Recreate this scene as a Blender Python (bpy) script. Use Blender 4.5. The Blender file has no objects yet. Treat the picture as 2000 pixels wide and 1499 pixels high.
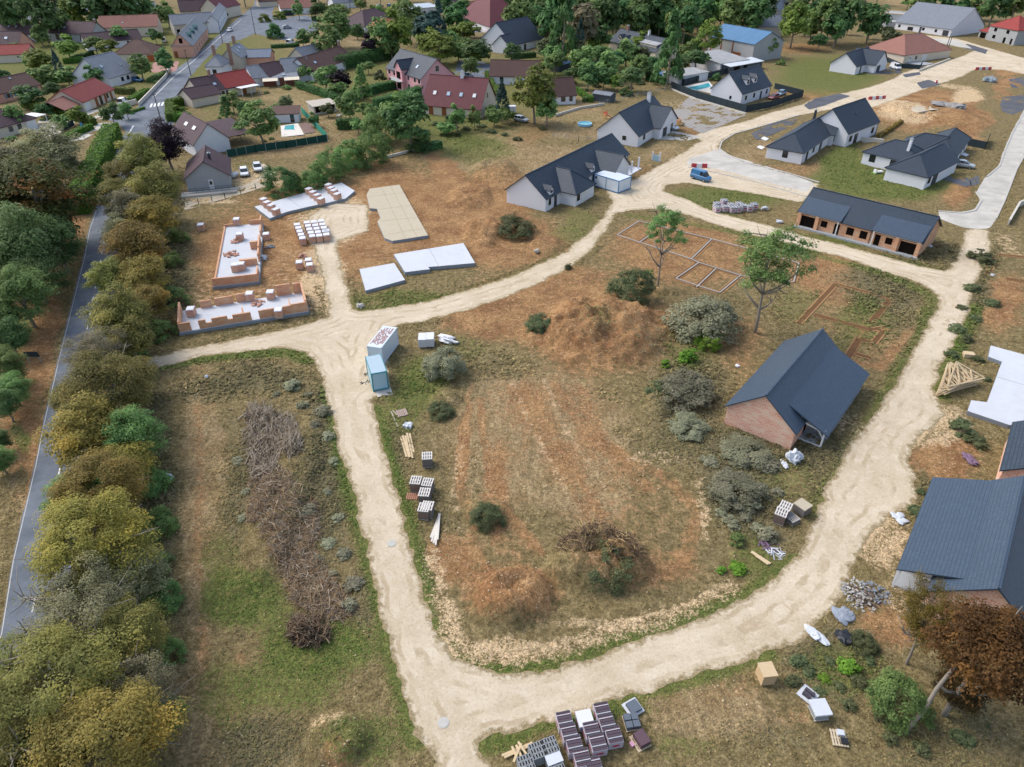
import bpy, math, random
import numpy as np
from mathutils import Vector, Matrix
from mathutils.geometry import delaunay_2d_cdt
random.seed(7); rng = np.random.default_rng(7)
SC = bpy.context.scene
COL = SC.collection
# ------------------------------------------------------------------ camera model (photo is 2000 x 1499)
F, TH, CH = 1350.0, math.radians(34.9), 48.0
CT, ST = math.cos(TH), math.sin(TH)
def G(p, z=0.0):
    """photo measurement -> world point at height z"""
    u = (p[0]-1000)/F; v = (p[1]-749.5)/F
    t = (CH-z)/(ST+v*CT)
    return Vector((u*t, (CT-v*ST)*t, z))
def pxm(p, z=0.0):
    """metres per photo pixel at that point"""
    w = G(p, z); return math.sqrt(w.x**2+w.y**2+(CH-z)**2)/math.sqrt(F*F+(p[0]-1000)**2+(p[1]-749.5)**2)
# ------------------------------------------------------------------ noise in numpy
def _h(ix, iy, s):
    n = (ix.astype(np.int64)*374761393 + iy.astype(np.int64)*668265263 + s*1442695) & 0x7fffffff
    n = ((n ^ (n >> 13))*1274126177) & 0x7fffffff
    return ((n ^ (n >> 16)) & 0xffff)/65535.0
def vn(x, y, s=0):
    xi = np.floor(x); yi = np.floor(y); fx = x-xi; fy = y-yi
    fx = fx*fx*(3-2*fx); fy = fy*fy*(3-2*fy)
    a = _h(xi, yi, s); b = _h(xi+1, yi, s); c = _h(xi, yi+1, s); d = _h(xi+1, yi+1, s)
    return (a+(b-a)*fx)*(1-fy)+(c+(d-c)*fx)*fy
def fbm(x, y, s=0, o=4):
    r = 0; a = .5
    for i in range(o):
        r = r+a*vn(x*2**i, y*2**i, s+i*17); a *= .5
    return r/(1-.5**o)
# ------------------------------------------------------------------ scene helpers
class MB:
    def __init__(s): s.v = []; s.f = []; s.m = []
    def poly(s, pts, m=0):
        b = len(s.v); s.v += [tuple(p) for p in pts]; s.f.append(tuple(range(b, b+len(pts)))); s.m.append(m)
    def box(s, x0, y0, z0, x1, y1, z1, m=0, tx=0, ty=0):
        b = len(s.v)
        s.v += [(x0,y0,z0),(x1,y0,z0),(x1,y1,z0),(x0,y1,z0),(x0+tx,y0+ty,z1),(x1-tx,y0+ty,z1),(x1-tx,y1-ty,z1),(x0+tx,y1-ty,z1)]
        for q in ((3,2,1,0),(4,5,6,7),(0,1,5,4),(1,2,6,5),(2,3,7,6),(3,0,4,7)):
            s.f.append(tuple(b+i for i in q)); s.m.append(m)
        return s
    def bar(s, a, c, w, h=None, m=0):
        """square bar from a to c"""
        a = Vector(a); c = Vector(c); d = (c-a).normalized(); h = h or w
        up = Vector((0,0,1)) if abs(d.z) < .9 else Vector((1,0,0))
        r = d.cross(up).normalized()*w/2; u = r.cross(d).normalized()*h/2
        b = len(s.v)
        for e in (a, c):
            s.v += [tuple(e-r-u), tuple(e+r-u), tuple(e+r+u), tuple(e-r+u)]
        for q in ((0,1,2,3),(7,6,5,4),(0,4,5,1),(1,5,6,2),(2,6,7,3),(3,7,4,0)):
            s.f.append(tuple(b+i for i in q)); s.m.append(m)
        return s
    def tube(s, pts, rad, n=6, m=0):
        rings = []
        for i, p in enumerate(pts):
            p = Vector(p); d = (Vector(pts[min(i+1, len(pts)-1)])-Vector(pts[max(i-1, 0)])).normalized()
            up = Vector((0,0,1)) if abs(d.z) < .9 else Vector((1,0,0))
            r = d.cross(up).normalized(); u = r.cross(d)
            b = len(s.v); rings.append(b)
            for k in range(n):
                a = 2*math.pi*k/n; s.v.append(tuple(p+(r*math.cos(a)+u*math.sin(a))*rad[i]))
        for i in range(len(rings)-1):
            for k in range(n):
                s.f.append((rings[i]+k, rings[i]+(k+1) % n, rings[i+1]+(k+1) % n, rings[i+1]+k)); s.m.append(m)
        for b, rv in ((rings[0], True), (rings[-1], False)):
            q = [b+k for k in range(n)]; s.f.append(tuple(q[::-1] if rv else q)); s.m.append(m)
        return s
    def cyl(s, x, y, z0, z1, r, n=14, m=0, r1=None):
        return s.tube([(x,y,z0),(x,y,z1)], [r, r1 if r1 is not None else r], n, m)
def mesh_from(name, V, Fc, mats, mi=None, smooth=False, uv=True):
    me = bpy.data.meshes.new(name)
    me.from_pydata([tuple(v) for v in V], [], [tuple(f) for f in Fc])
    for m in mats: me.materials.append(m)
    if mi is not None and len(mats) > 1: me.polygons.foreach_set('material_index', mi)
    if smooth: me.polygons.foreach_set('use_smooth', [True]*len(me.polygons))
    if uv and len(me.polygons):
        l = me.uv_layers.new(name='UVMap'); n = len(me.loops)
        out = np.zeros((n, 2))
        for p in me.polygons:
            nn = p.normal
            if abs(nn.z) > .98: ua, va = Vector((1,0,0)), Vector((0,1,0))
            else:
                ua = Vector((0,0,1)).cross(nn).normalized(); va = nn.cross(ua)
            for li in p.loop_indices:
                c = me.vertices[me.loops[li].vertex_index].co; out[li] = (c.dot(ua), c.dot(va))
        l.data.foreach_set('uv', out.ravel())
    return me
def link(name, me, parent=None):
    o = bpy.data.objects.new(name, me); COL.objects.link(o)
    if parent is not None: o.parent = parent
    return o
def obj(name, mb, mat, parent=None, smooth=False):
    mats = mat if isinstance(mat, (list, tuple)) else [mat]
    return link(name, mesh_from(name, mb.v, mb.f, mats, mb.m, smooth), parent)
def tag(o, label=None, cat=None, group=None, kind=None):
    if label: o['label'] = label
    if cat: o['category'] = cat
    if group: o['group'] = group
    if kind: o['kind'] = kind
    return o
def thing(name, label, cat, loc=(0,0,0), rz=0, group=None):
    o = bpy.data.objects.new(name, None); o.empty_display_size = .3; COL.objects.link(o)
    o.location = loc; o.rotation_euler = (0, 0, rz)
    return tag(o, label, cat, group)
def kids(o): return list(KID.get(o.name, [])) if False else [c for c in o.children]
def dup(root, loc, rz=0, label=None, group=None, scale=None):
    r = root.copy(); COL.objects.link(r); r.location = loc; r.rotation_euler = (0, 0, rz)
    if scale is not None: r.scale = scale
    if label: r['label'] = label
    if group: r['group'] = group
    for ch in list(root.children):
        c = ch.copy(); COL.objects.link(c); c.parent = r
        for g in list(ch.children):
            d = g.copy(); COL.objects.link(d); d.parent = c
    return r
def structure(name, me):
    o = link(name, me); o['kind'] = 'structure'; return o
# ------------------------------------------------------------------ materials
def lin(h):
    h = h.lstrip('#'); r = []
    for i in (0, 2, 4):
        c = int(h[i:i+2], 16)/255; r.append(c/12.92 if c <= .04045 else ((c+.055)/1.055)**2.4)
    return (*r, 1)
class NT:
    def __init__(s, name):
        s.mat = bpy.data.materials.new(name); s.mat.use_nodes = True
        s.t = s.mat.node_tree; s.t.nodes.clear()
        s.out = s.n('ShaderNodeOutputMaterial'); s.b = s.n('ShaderNodeBsdfPrincipled')
        s.l(s.b.outputs[0], s.out.inputs[0])
    def n(s, ty, **k):
        n = s.t.nodes.new(ty)
        for a, v in k.items(): setattr(n, a, v)
        return n
    def l(s, a, b): s.t.links.new(a, b)
    def val(s, sock, v):
        if hasattr(v, 'links'): s.l(v, sock)
        else: sock.default_value = v
    def mix(s, f, a, b, bt='MIX'):
        n = s.n('ShaderNodeMix', data_type='RGBA', blend_type=bt)
        s.val(n.inputs[0], f); s.val(n.inputs[6], a); s.val(n.inputs[7], b); return n.outputs[2]
    def math(s, op, a, b=0.0, clamp=False):
        n = s.n('ShaderNodeMath', operation=op, use_clamp=clamp); s.val(n.inputs[0], a); s.val(n.inputs[1], b); return n.outputs[0]
    def ramp(s, f, lo, hi):
        n = s.n('ShaderNodeMapRange', clamp=True, interpolation_type='SMOOTHSTEP')
        s.val(n.inputs[0], f); s.val(n.inputs[1], lo); s.val(n.inputs[2], hi); return n.outputs[0]
    def noise(s, vec, scale, detail=3, rough=.6):
        n = s.n('ShaderNodeTexNoise'); s.l(vec, n.inputs['Vector']); n.inputs['Scale'].default_value = scale
        n.inputs['Detail'].default_value = detail; n.inputs['Roughness'].default_value = rough; return n.outputs['Fac']
    def co(s, which='Object'): return s.n('ShaderNodeTexCoord').outputs[which]
    def mapv(s, vec, sc=(1,1,1), rot=(0,0,0)):
        n = s.n('ShaderNodeMapping'); s.l(vec, n.inputs[0]); n.inputs['Scale'].default_value = sc; n.inputs['Rotation'].default_value = rot
        return n.outputs[0]
    def attr(s, name): 
        n = s.n('ShaderNodeAttribute', attribute_name=name); return n
    def bump(s, h, st=.5, d=.05):
        n = s.n('ShaderNodeBump'); n.inputs['Strength'].default_value = st; n.inputs['Distance'].default_value = d
        s.l(h, n.inputs['Height']); s.l(n.outputs[0], s.b.inputs['Normal'])
    def fin(s, col=None, rough=.85, spec=.3):
        if col is not None: s.val(s.b.inputs['Base Color'], col)
        s.val(s.b.inputs['Roughness'], rough); s.b.inputs['Specular IOR Level'].default_value = spec
        return s.mat
def sc(c, k): return (c[0]*k, c[1]*k, c[2]*k, 1)
MATS = {}
def plain(name, hexc, rough=.8, spec=.3, var=.18, scale=1.2, k=1.0, bump=0):
    if name in MATS: return MATS[name]
    t = NT(name); c = sc(lin(hexc), k); v = t.co()
    nz = t.noise(v, scale, 5, .65)
    col = t.mix(nz, sc(c, 1-var), sc(c, 1+var))
    if bump: t.bump(t.noise(v, scale*9, 3), bump, .03)
    MATS[name] = t.fin(col, rough, spec); return MATS[name]
def metal(name, hexc, rough=.4, k=1.0):
    t = NT(name); t.b.inputs['Metallic'].default_value = .6
    MATS[name] = t.fin(sc(lin(hexc), k), rough, .5); return MATS[name]
def roofing(name, hexa, hexb, w=.3, h=.34, rough=.5, spec=.35, k=1.0, joint=.45, off=0.0, stain=.25):
    if name in MATS: return MATS[name]
    t = NT(name); uv = t.co('UV'); b = t.n('ShaderNodeTexBrick', offset=off)
    t.l(uv, b.inputs['Vector']); a = sc(lin(hexa), k); c = sc(lin(hexb), k)
    b.inputs['Color1'].default_value = a; b.inputs['Color2'].default_value = c; b.inputs['Mortar'].default_value = sc(a, joint)
    b.inputs['Scale'].default_value = 1; b.inputs['Mortar Size'].default_value = .035; b.inputs['Mortar Smooth'].default_value = .4
    b.inputs['Brick Width'].default_value = w; b.inputs['Row Height'].default_value = h; b.inputs['Bias'].default_value = -.2
    nz = t.noise(t.co(), .45, 6, .7); nz2 = t.noise(t.co(), 3.5, 4, .7)
    col = t.mix(t.math('MULTIPLY', nz, stain), b.outputs['Color'], sc(a, 1.9), 'MIX')
    col = t.mix(t.ramp(nz2, .55, .8), col, sc(a, .6)) if stain > .3 else col
    ro = t.math('ADD', t.math('MULTIPLY', nz2, .25), rough-.12)
    t.bump(b.outputs['Fac'], .6, -.03)
    MATS[name] = t.fin(col, ro, spec); return MATS[name]
def brickwork(name, a, b_, m, w=.5, h=.21, k=1.0, patch=None, mort=.02):
    t = NT(name); uv = t.co('UV'); b = t.n('ShaderNodeTexBrick', offset=.5)
    t.l(uv, b.inputs['Vector'])
    b.inputs['Color1'].default_value = sc(lin(a), k); b.inputs['Color2'].default_value = sc(lin(b_), k); b.inputs['Mortar'].default_value = sc(lin(m), k)
    b.inputs['Scale'].default_value = 1; b.inputs['Mortar Size'].default_value = mort; b.inputs['Brick Width'].default_value = w; b.inputs['Row Height'].default_value = h
    col = b.outputs['Color']
    if patch:
        nz = t.noise(t.mapv(uv, (.55, 1.5, 1)), 1.0, 3, .55)
        col = t.mix(t.math('MULTIPLY', t.ramp(nz, .5, .58), .75), col, sc(lin(patch), k))
    col = t.mix(t.math('MULTIPLY', t.noise(t.co(), 6, 4), .35), col, sc(lin(m), k))
    t.bump(b.outputs['Fac'], .5, -.02)
    MATS[name] = t.fin(col, .9, .2); return MATS[name]
def leafmat(name, a, b_, tip=None, k=1.0, trans=.35):
    t = NT(name); at = t.attr('tint'); oi = t.n('ShaderNodeObjectInfo')
    ca = sc(lin(a), k); cb = sc(lin(b_), k)
    col = t.mix(at.outputs['Fac'], ca, cb)
    if tip:
        nz = t.noise(t.co(), 1.6, 3)
        col = t.mix(t.math('MULTIPLY', t.ramp(nz, .48, .66), t.ramp(at.outputs['Fac'], .2, .7)), col, sc(lin(tip), k))
    hs = t.n('ShaderNodeHueSaturation'); t.l(col, hs.inputs['Color'])
    t.l(t.math('ADD', t.math('MULTIPLY', oi.outputs['Random'], .05), .475), hs.inputs['Hue'])
    t.l(t.math('ADD', t.math('MULTIPLY', oi.outputs['Random'], .45), .78), hs.inputs['Value'])
    col = hs.outputs[0]
    t.val(t.b.inputs['Base Color'], col); t.b.inputs['Roughness'].default_value = .65; t.b.inputs['Specular IOR Level'].default_value = .2
    tr = t.n('ShaderNodeBsdfTranslucent'); t.l(col, tr.inputs[0]); mx = t.n('ShaderNodeMixShader'); mx.inputs[0].default_value = trans
    t.l(t.b.outputs[0], mx.inputs[1]); t.l(tr.outputs[0], mx.inputs[2]); t.l(mx.outputs[0], t.out.inputs[0])
    MATS[name] = t.mat; return t.mat
SKY_STRENGTH, SUN_STRENGTH, EXPOSURE = .15, .95, 0.78
# ------------------------------------------------------------------ plan of the site (measured on the photo)
ISLE = [(1830,600),(1810,640),(1780,690),(1740,760),(1700,820),(1660,870),(1620,940),(1590,1010),(1560,1080),(1520,1122),(1480,1150),(1420,1185),(1330,1220),(1240,1255),(1150,1285),(1080,1303),(1010,1317),(960,1315),(915,1300),(880,1275),(855,1240),(835,1190),(820,1140),(808,1080),(795,1030),(775,960),(755,890),(735,820),(722,780),(764,764),(758,700),(765,645),(780,635),(840,625),(900,610),(960,590),(1040,560),(1100,530),(1150,495),(1185,450),(1200,420),(1225,412),(1290,408),(1340,420),(1400,440),(1470,460),(1560,482),(1650,505),(1740,535),(1800,556),(1830,578)]
ROAD_OUT = [(262,742),(275,705),(300,695),(400,675),(500,655),(600,632),(640,620),(641,600),(632,560),(622,520),(612,480),(585,462),(600,425),(640,395),(720,400),(722,450),(690,462),(664,470),(658,485),(664,505),(673,545),(682,580),(692,604),(705,608),(760,601),(830,590),(900,570),(960,553),(1030,526),(1100,494),(1150,455),(1180,420),(1196,395),(1183,374),(1222,356),(1250,345),(1290,322),(1335,297),(1368,276),(1352,266),(1378,254),(1400,250),(1460,236),(1500,221),(1560,206),(1592,193),(1650,181),(1700,170),(1742,155),(1762,143),(1800,130),(1850,119),(1882,109),(1902,99),(1860,90),(1800,75),(1800,68),(1870,76),(1935,95),(2030,122),(2030,152),(1960,137),(1905,136),(1880,150),(1830,166),(1760,191),(1690,216),(1640,212),(1560,226),(1490,246),(1432,262),(1408,277),(1402,290),(1415,303),(1460,322),(1540,342),(1600,360),(1580,390),(1560,396),(1480,380),(1400,367),(1340,358),(1300,362),(1296,373),(1345,391),(1385,410),(1440,425),(1500,440),(1560,458),(1650,480),(1740,505),(1800,520),(1848,530),(1868,505),(1880,470),(1886,448),(1930,448),(1938,480),(1918,520),(1906,560),(1890,610),(1872,650),(1852,690),(1838,720),(1822,762),(1850,812),(1800,850),(1770,900),(1790,940),(1790,980),(1740,1010),(1690,1060),(1662,1110),(1652,1150),(1640,1180),(1600,1205),(1570,1250),(1500,1280),(1420,1300),(1350,1325),(1280,1345),(1200,1370),(1120,1395),(1040,1420),(980,1432),(932,1452),(950,1475),(985,1560),(1020,1720),(860,1720),(845,1560),(850,1484),(812,1440),(800,1400),(785,1350),(770,1300),(752,1230),(740,1180),(720,1100),(702,1020),(686,950),(662,880),(646,810),(630,740),(612,702),(590,686),(565,680),(520,683),(460,688),(400,696),(330,713)]
CONC = [(2040,170),(2000,215),(1975,260),(1962,290),(1950,325),(1925,346),(1906,376),(1915,392),(1903,410),(1880,415),(1832,411),(1834,428),(1886,447),(1932,448),(1948,425),(1962,390),(1985,330),(2000,300),(2060,230)]
KERBST = [(1406,291),(1425,304),(1500,326),(1592,358),(1575,376),(1480,352),(1400,330),(1340,322),(1345,310)]
ASPH_L = [(-60,1490),(-25,1300),(0,1240),(23,1097),(67,910),(82,833),(113,700),(163,500),(172,450),(207,350),(222,300),(246,257),(228,240),(205,233),(252,222),(272,207),(295,185),(335,142),(370,117),(425,70),(470,32),(497,10),(497,-12),(545,-12),(540,5),(530,28),(545,36),(600,30),(622,45),(620,62),(560,80),(497,66),(470,78),(435,84),(397,121),(370,152),(346,190),(336,212),(340,245),(300,262),(285,285),(256,350),(232,500),(169,910),(141,1097),(111,1300),(60,1490)]
def gp(pts): return np.array([[G(p).x, G(p).y] for p in pts])
def densify(P, step, amp=0, sd=0, fq=.5):
    out = []
    for a, b in zip(P, np.roll(P, -1, 0)):
        n = max(1, int(np.hypot(*(b-a))/step))
        for i in range(n): out.append(a+(b-a)*i/n)
    out = np.array(out)
    for _ in range(3): out = (np.roll(out, 1, 0)+out*2+np.roll(out, -1, 0))/4
    if amp:
        nx = fbm(out[:,0]*fq, out[:,1]*fq, sd, 5)-.5; ny = fbm(out[:,0]*fq+31, out[:,1]*fq+7, sd+5, 5)-.5
        out = out+np.stack([nx, ny], 1)*2*amp
    return out
def sdpoly(X, Y, P):
    """signed distance, negative inside"""
    d = np.full(X.shape, 1e9); ins = np.zeros(X.shape, bool)
    for a, b in zip(P, np.roll(P, -1, 0)):
        ex, ey = b-a; wx = X-a[0]; wy = Y-a[1]
        t = np.clip((wx*ex+wy*ey)/(ex*ex+ey*ey+1e-12), 0, 1)
        d = np.minimum(d, np.hypot(wx-ex*t, wy-ey*t))
        c = ((a[1] > Y) != (b[1] > Y)) & (X < ex*(Y-a[1])/(ey if ey else 1e-9)+a[0]); ins ^= c
    return np.where(ins, -d, d)
def sdline(X, Y, P):
    d = np.full(X.shape, 1e9)
    for a, b in zip(P[:-1], P[1:]):
        ex, ey = b-a; wx = X-a[0]; wy = Y-a[1]
        t = np.clip((wx*ex+wy*ey)/(ex*ex+ey*ey+1e-12), 0, 1)
        d = np.minimum(d, np.hypot(wx-ex*t, wy-ey*t))
    return d
P_ISLE, P_OUT, P_CONC, P_ASPH = gp(ISLE), gp(ROAD_OUT), gp(CONC), gp(ASPH_L)
def roaddist(X, Y):
    d = np.maximum(sdpoly(X, Y, P_OUT), -sdpoly(X, Y, P_ISLE))
    return np.minimum(np.minimum(d, sdpoly(X, Y, P_CONC)), sdpoly(X, Y, P_ASPH))
# ground cover: (kind, cx, cy, rx, ry, strength) in photo measure; w weeds, g green, d dirt, s pale stone/sand, y dry straw
EL = [
 ('d',560,500,230,120,.75),('d',450,540,110,90,.6),('s',660,430,80,50,.9),('s',640,540,50,80,.8),('d',750,430,140,110,.85),('s',430,600,120,70,.15),('g',570,400,60,15,.6),('g',790,590,90,20,.6),('g',700,585,30,20,.5),('g',430,640,100,14,.35),
 ('d',900,430,140,100,.75),('d',1000,480,130,60,.7),('d',880,330,30,60,.8),('y',950,300,150,60,.6),('g',950,295,70,35,.55),('g',900,280,60,25,.5),('d',1000,370,80,50,.6),('g',1130,430,60,30,.5),('g',1100,465,60,20,.5),('d',800,330,90,30,.4),('y',1100,320,80,40,.6),('d',1250,340,50,30,.5),
 ('d',1180,650,180,90,.9),('d',960,620,130,60,.75),('d',1100,560,110,50,.7),('d',1000,560,100,30,.5),('d',1330,500,180,80,.7),('d',1620,540,90,60,.8),('d',1440,680,60,80,.5),('w',1180,650,120,40,.3),('g',1170,650,50,30,.35),('d',1300,450,100,30,.5),
 ('y',1050,860,230,170,.8),('d',1100,830,90,120,.3),('d',1000,1170,110,70,1.),('d',880,1100,70,60,.8),('d',1250,1120,140,60,.6),('d',1010,1060,60,60,.4),('s',880,1240,20,70,.6),('s',980,1275,90,22,.6),('s',1180,1235,160,18,.35),('s',1375,990,14,80,.5),('s',1280,895,80,20,.35),('d',1250,1000,120,90,.35),('d',1000,780,80,50,.35),('s',900,960,12,130,.35),('d',905,880,14,140,.8),('d',970,960,30,120,.6),
 ('w',780,870,40,110,.5),('g',775,800,50,60,.6),('g',815,740,60,50,.7),('w',850,1050,60,100,.3),('g',830,1180,14,110,.6),('g',1000,1318,120,12,.7),('g',1250,1262,180,12,.5),
 ('w',1440,960,80,90,.9),('w',1350,780,90,80,.8),('w',1480,870,110,50,.8),('g',1470,1090,60,60,.6),('w',1500,1010,60,90,.6),('g',1340,690,60,40,.4),('w',1600,870,60,40,.6),('s',1640,840,50,60,.4),('g',1690,640,60,70,.5),('w',1740,600,80,80,.5),('d',1720,670,60,70,.5),('d',1640,620,60,60,.4),('g',1560,600,60,50,.4),
 ('g',1430,385,130,30,.75),('g',1640,470,200,22,.7),('w',1800,495,80,40,.7),('d',1480,380,60,15,.3),('d',1700,490,60,20,.2),
 ('w',1900,560,50,110,.8),('d',1965,600,60,70,.8),('s',1960,480,50,30,.4),('w',1850,660,40,60,.7),('s',1720,1050,60,70,.8),('d',1840,900,80,60,.8),('s',1810,830,80,50,.9),('s',1760,1160,60,40,.5),('d',1730,1220,90,60,.7),('w',1800,980,30,80,.6),
 ('w',1640,1300,120,90,.7),('g',1650,1310,90,70,.5),('y',1380,1400,180,70,.7),('g',1130,1410,160,25,.7),('g',990,1450,60,40,.7),('w',1500,1440,120,50,.4),('g',1330,1470,80,30,.4),('w',1850,1450,150,80,.6),('d',1440,1340,90,40,.35),('d',1550,1400,50,40,.4),
 ('y',400,1000,50,330,.8),('y',385,850,20,160,.5),('g',470,1170,90,70,.9),('g',440,1080,50,60,.5),('g',630,1260,120,60,.9),('g',560,1330,120,60,.7),('g',700,1440,100,60,.6),('w',520,740,90,40,.7),('w',400,760,70,30,.6),('w',630,1000,70,140,.7),('w',640,800,50,70,.7),('d',655,925,16,60,.7),('d',570,1350,60,40,.4),('y',380,1400,60,120,.7),('w',480,1000,30,120,.5),('w',520,1430,100,60,.6),('d',660,1470,45,40,.7),('s',640,1400,60,30,.4),('w',700,1180,30,100,.6),('w',460,900,40,120,.45),
 ('d',60,780,60,300,.8),('y',50,950,60,150,.6),('g',50,850,20,40,.7),('d',90,610,40,40,.7),('d',150,420,25,120,.7),('g',20,650,40,60,.6),('w',300,1000,60,300,.9),('w',290,500,90,230,.9),('w',160,1250,180,250,.8),
 ('g',250,120,420,100,.68),('g',850,190,330,110,.6),('w',850,120,400,110,.35),('g',1180,120,180,80,.5),('w',1180,110,170,70,.5),('s',540,560,190,110,.2),('d',1050,800,70,60,.3),('d',1150,900,90,60,.4),('y',1180,980,90,60,.5),('d',1000,900,40,80,.3),
 ('g',440,1350,60,80,.5),('g',560,1250,70,60,.6),('w',460,1450,80,60,.5),('w',650,900,50,120,.5),('w',1380,870,150,60,.5),('w',1300,700,80,50,.4),('w',1590,900,50,90,.5),('g',1540,930,50,50,.4),('w',1880,1010,60,50,.4),('w',1700,560,120,50,.5),('w',950,720,90,30,.4),('g',900,680,60,40,.35),
 ('y',550,290,120,30,.6),('s',490,350,90,25,.6),('d',560,380,200,20,.4),('g',500,330,30,20,.4),('s',400,390,80,14,.7),
 ('g',1620,150,130,50,.8),('w',1600,140,100,30,.5),('d',1580,185,90,14,.8),('d',1790,215,130,50,.9),('s',1760,220,60,25,.7),('s',1880,190,40,25,.9),('d',1900,240,40,60,.8),('d',1960,150,30,60,.8),('s',1700,200,60,14,.8),('d',1650,165,80,20,.4),
 ('y',1480,300,60,30,.7),('d',1560,340,120,20,.5),('g',1660,320,60,40,.95),('g',1720,360,140,40,.95),('g',1650,280,30,20,.6),('d',1860,375,40,40,.8),('g',1850,350,60,20,.4),
 ('y',1140,240,90,40,.9),('d',1040,260,60,30,.5),('g',1180,240,90,25,.3),('d',1370,255,90,14,.6),('y',1300,300,80,20,.6),('s',1330,215,80,30,.3),
 ('y',620,230,80,60,.8),('y',560,185,60,25,.9),('y',560,75,60,14,.8),('y',580,90,60,14,.9),('y',800,230,80,40,.4),('y',700,80,40,14,.6),('y',50,128,40,8,.8),('y',245,175,20,12,.7),('y',1130,180,100,30,.6),('g',1150,130,120,40,.5),('y',1550,30,120,25,.8),('d',1560,95,80,14,.6),('y',1900,12,120,14,.8),('y',1760,5,60,12,.6),('w',1200,20,300,30,.9),('g',100,130,110,30,.5),('g',420,230,60,30,.4),('g',850,250,120,30,.5)]
LN = [('s',[(840,1085),(850,1150),(868,1215),(895,1255),(945,1288),(1010,1292),(1100,1270),(1220,1235),(1330,1200),(1430,1150)],.8,.55),('d',[(905,820),(905,930),(930,1060),(960,1130)],.5,.5),('w',[(1180,760),(1230,860),(1240,960)],1.2,.25),('d',[(1020,760),(1080,880),(1160,1000)],1.2,.5),('s',[(1000,740),(1050,860),(1110,960)],.35,.4),('s',[(1060,735),(1110,850),(1180,950)],.35,.35),('d',[(1130,760),(1180,870),(1260,950)],1.0,.45),('d',[(935,780),(950,900),(1000,1010),(1060,1080)],.5,.6),('d',[(385,760),(390,900),(392,1100),(400,1300)],.5,.5),('d',[(470,1280),(450,1400),(440,1500)],.6,.5),
 ('g',[(728,800),(750,860),(790,990),(815,1110),(830,1180),(850,1240),(880,1280),(930,1310),(1010,1322),(1150,1290),(1330,1225),(1480,1155),(1560,1090)],.8,.8),('g',[(640,760),(665,870),(700,1000),(730,1130),(760,1240),(795,1380),(815,1440)],.9,.8),('g',[(940,1450),(1040,1415),(1200,1367),(1350,1320),(1500,1275)],.9,.8),('g',[(300,715),(400,700),(560,685),(600,700)],1.2,.8),('g',[(700,610),(830,595),(960,558),(1100,500)],1.0,.5),('g',[(1300,378),(1400,415),(1560,462),(1740,508),(1850,535)],1.0,.7),('g',[(1230,420),(1400,445),(1560,487),(1740,540),(1825,580),(1800,660),(1700,820),(1600,1000)],1.1,.55),('g',[(1905,600),(1860,700),(1830,770)],1.2,.7),
 ('w',[(1000,730),(1060,850),(1130,960)],.6,.3),('d',[(1080,740),(1150,860),(1230,900)],.6,.4),('d',[(1690,640),(1660,700),(1720,720),(1780,640)],.5,.6),('d',[(1200,880),(1300,930),(1370,1000),(1330,1100)],.8,.5)]
_EL = []
for k, cx, cy, rx, ry, s in EL:
    c = G((cx, cy)); a = (G((cx+rx, cy))-G((cx-rx, cy)))/2
    top = max(cy-ry, -60); b = (G((cx, top))-G((cx, cy+ry)))/2; m = (G((cx, top))+G((cx, cy+ry)))/2
    _EL.append((k, m.x, m.y, a, b, s))
_LN = [(k, gp(p), w_, s) for k, p, w_, s in LN]
def fields(X, Y):
    W = {k: np.zeros(X.shape) for k in 'gdswy'}
    q = (fbm(X*.11, Y*.11, 3)-.5)*7; r = (fbm(X*.11+50, Y*.11, 9)-.5)*7
    sc_ = np.clip(Y/70, .6, 3)
    XX, YY = X+q*sc_*.6, Y+r*sc_*.6
    for k, mx, my, a, b, s in _EL:
        dt = a.x*b.y-a.y*b.x; dx = XX-mx; dy = YY-my
        u = (dx*b.y-dy*b.x)/dt; v = (-dx*a.y+dy*a.x)/dt
        e = np.clip(1.25-(u*u+v*v), 0, 1); W[k] = 1-(1-W[k])*(1-s*e)
    for k, P, w_, s in _LN:
        e = np.clip(1.6-sdline(X+q*.12, Y+r*.12, P)/w_, 0, 1); W[k] = 1-(1-W[k])*(1-s*np.minimum(e, 1))
    return W
# mounds: cx, cy, rx, ry, height
MOUND = [(1180,650,130,70,2.2),(1000,1175,85,60,2.0),(1170,1105,95,60,2.3),(945,455,45,26,1.5),(922,385,45,25,1.3),(1270,470,40,15,.5),(965,335,50,25,1.2),(1300,470,30,15,.5),(645,420,45,22,1.3),(660,1450,70,60,1.1),(1130,655,60,40,1.0),(1290,790,30,25,.9),(950,1000,45,30,.6),(1860,230,60,20,1.2),(1770,215,50,18,1.3),(560,1000,60,200,.9),(1060,650,40,20,.7),(870,780,30,20,.6),(1070,480,40,18,.8),(1300,560,60,20,.8)]
_M = []
for cx, cy, rx, ry, h in MOUND:
    a = (G((cx+rx, cy))-G((cx-rx, cy)))/2; t = G((cx, cy-ry)); b = G((cx, cy+ry)); _M.append(((t.x+b.x)/2, (t.y+b.y)/2, a.x, (t.y-b.y)/2, h))
FLAT = [gp(q) for q in ([(497,404),(527,430),(690,378),(667,352)],[(712,381),(725,362),(785,361),(840,462),(760,475)],[(700,526),(905,474),(932,516),(714,572)],[(1925,670),(2060,700),(2060,845),(1885,805)],[(408,432),(495,424),(515,562),(412,572)],[(345,595),(600,560),(610,622),(350,665)],[(1188,462),(1248,420),(1590,505),(1585,566),(1410,588),(1300,552)],[(1540,640),(1632,536),(1775,580),(1752,665),(1655,725)],[(1920,545),(1940,490),(2040,500),(2040,560)])]   # kept level under slabs, shells and footings
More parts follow.
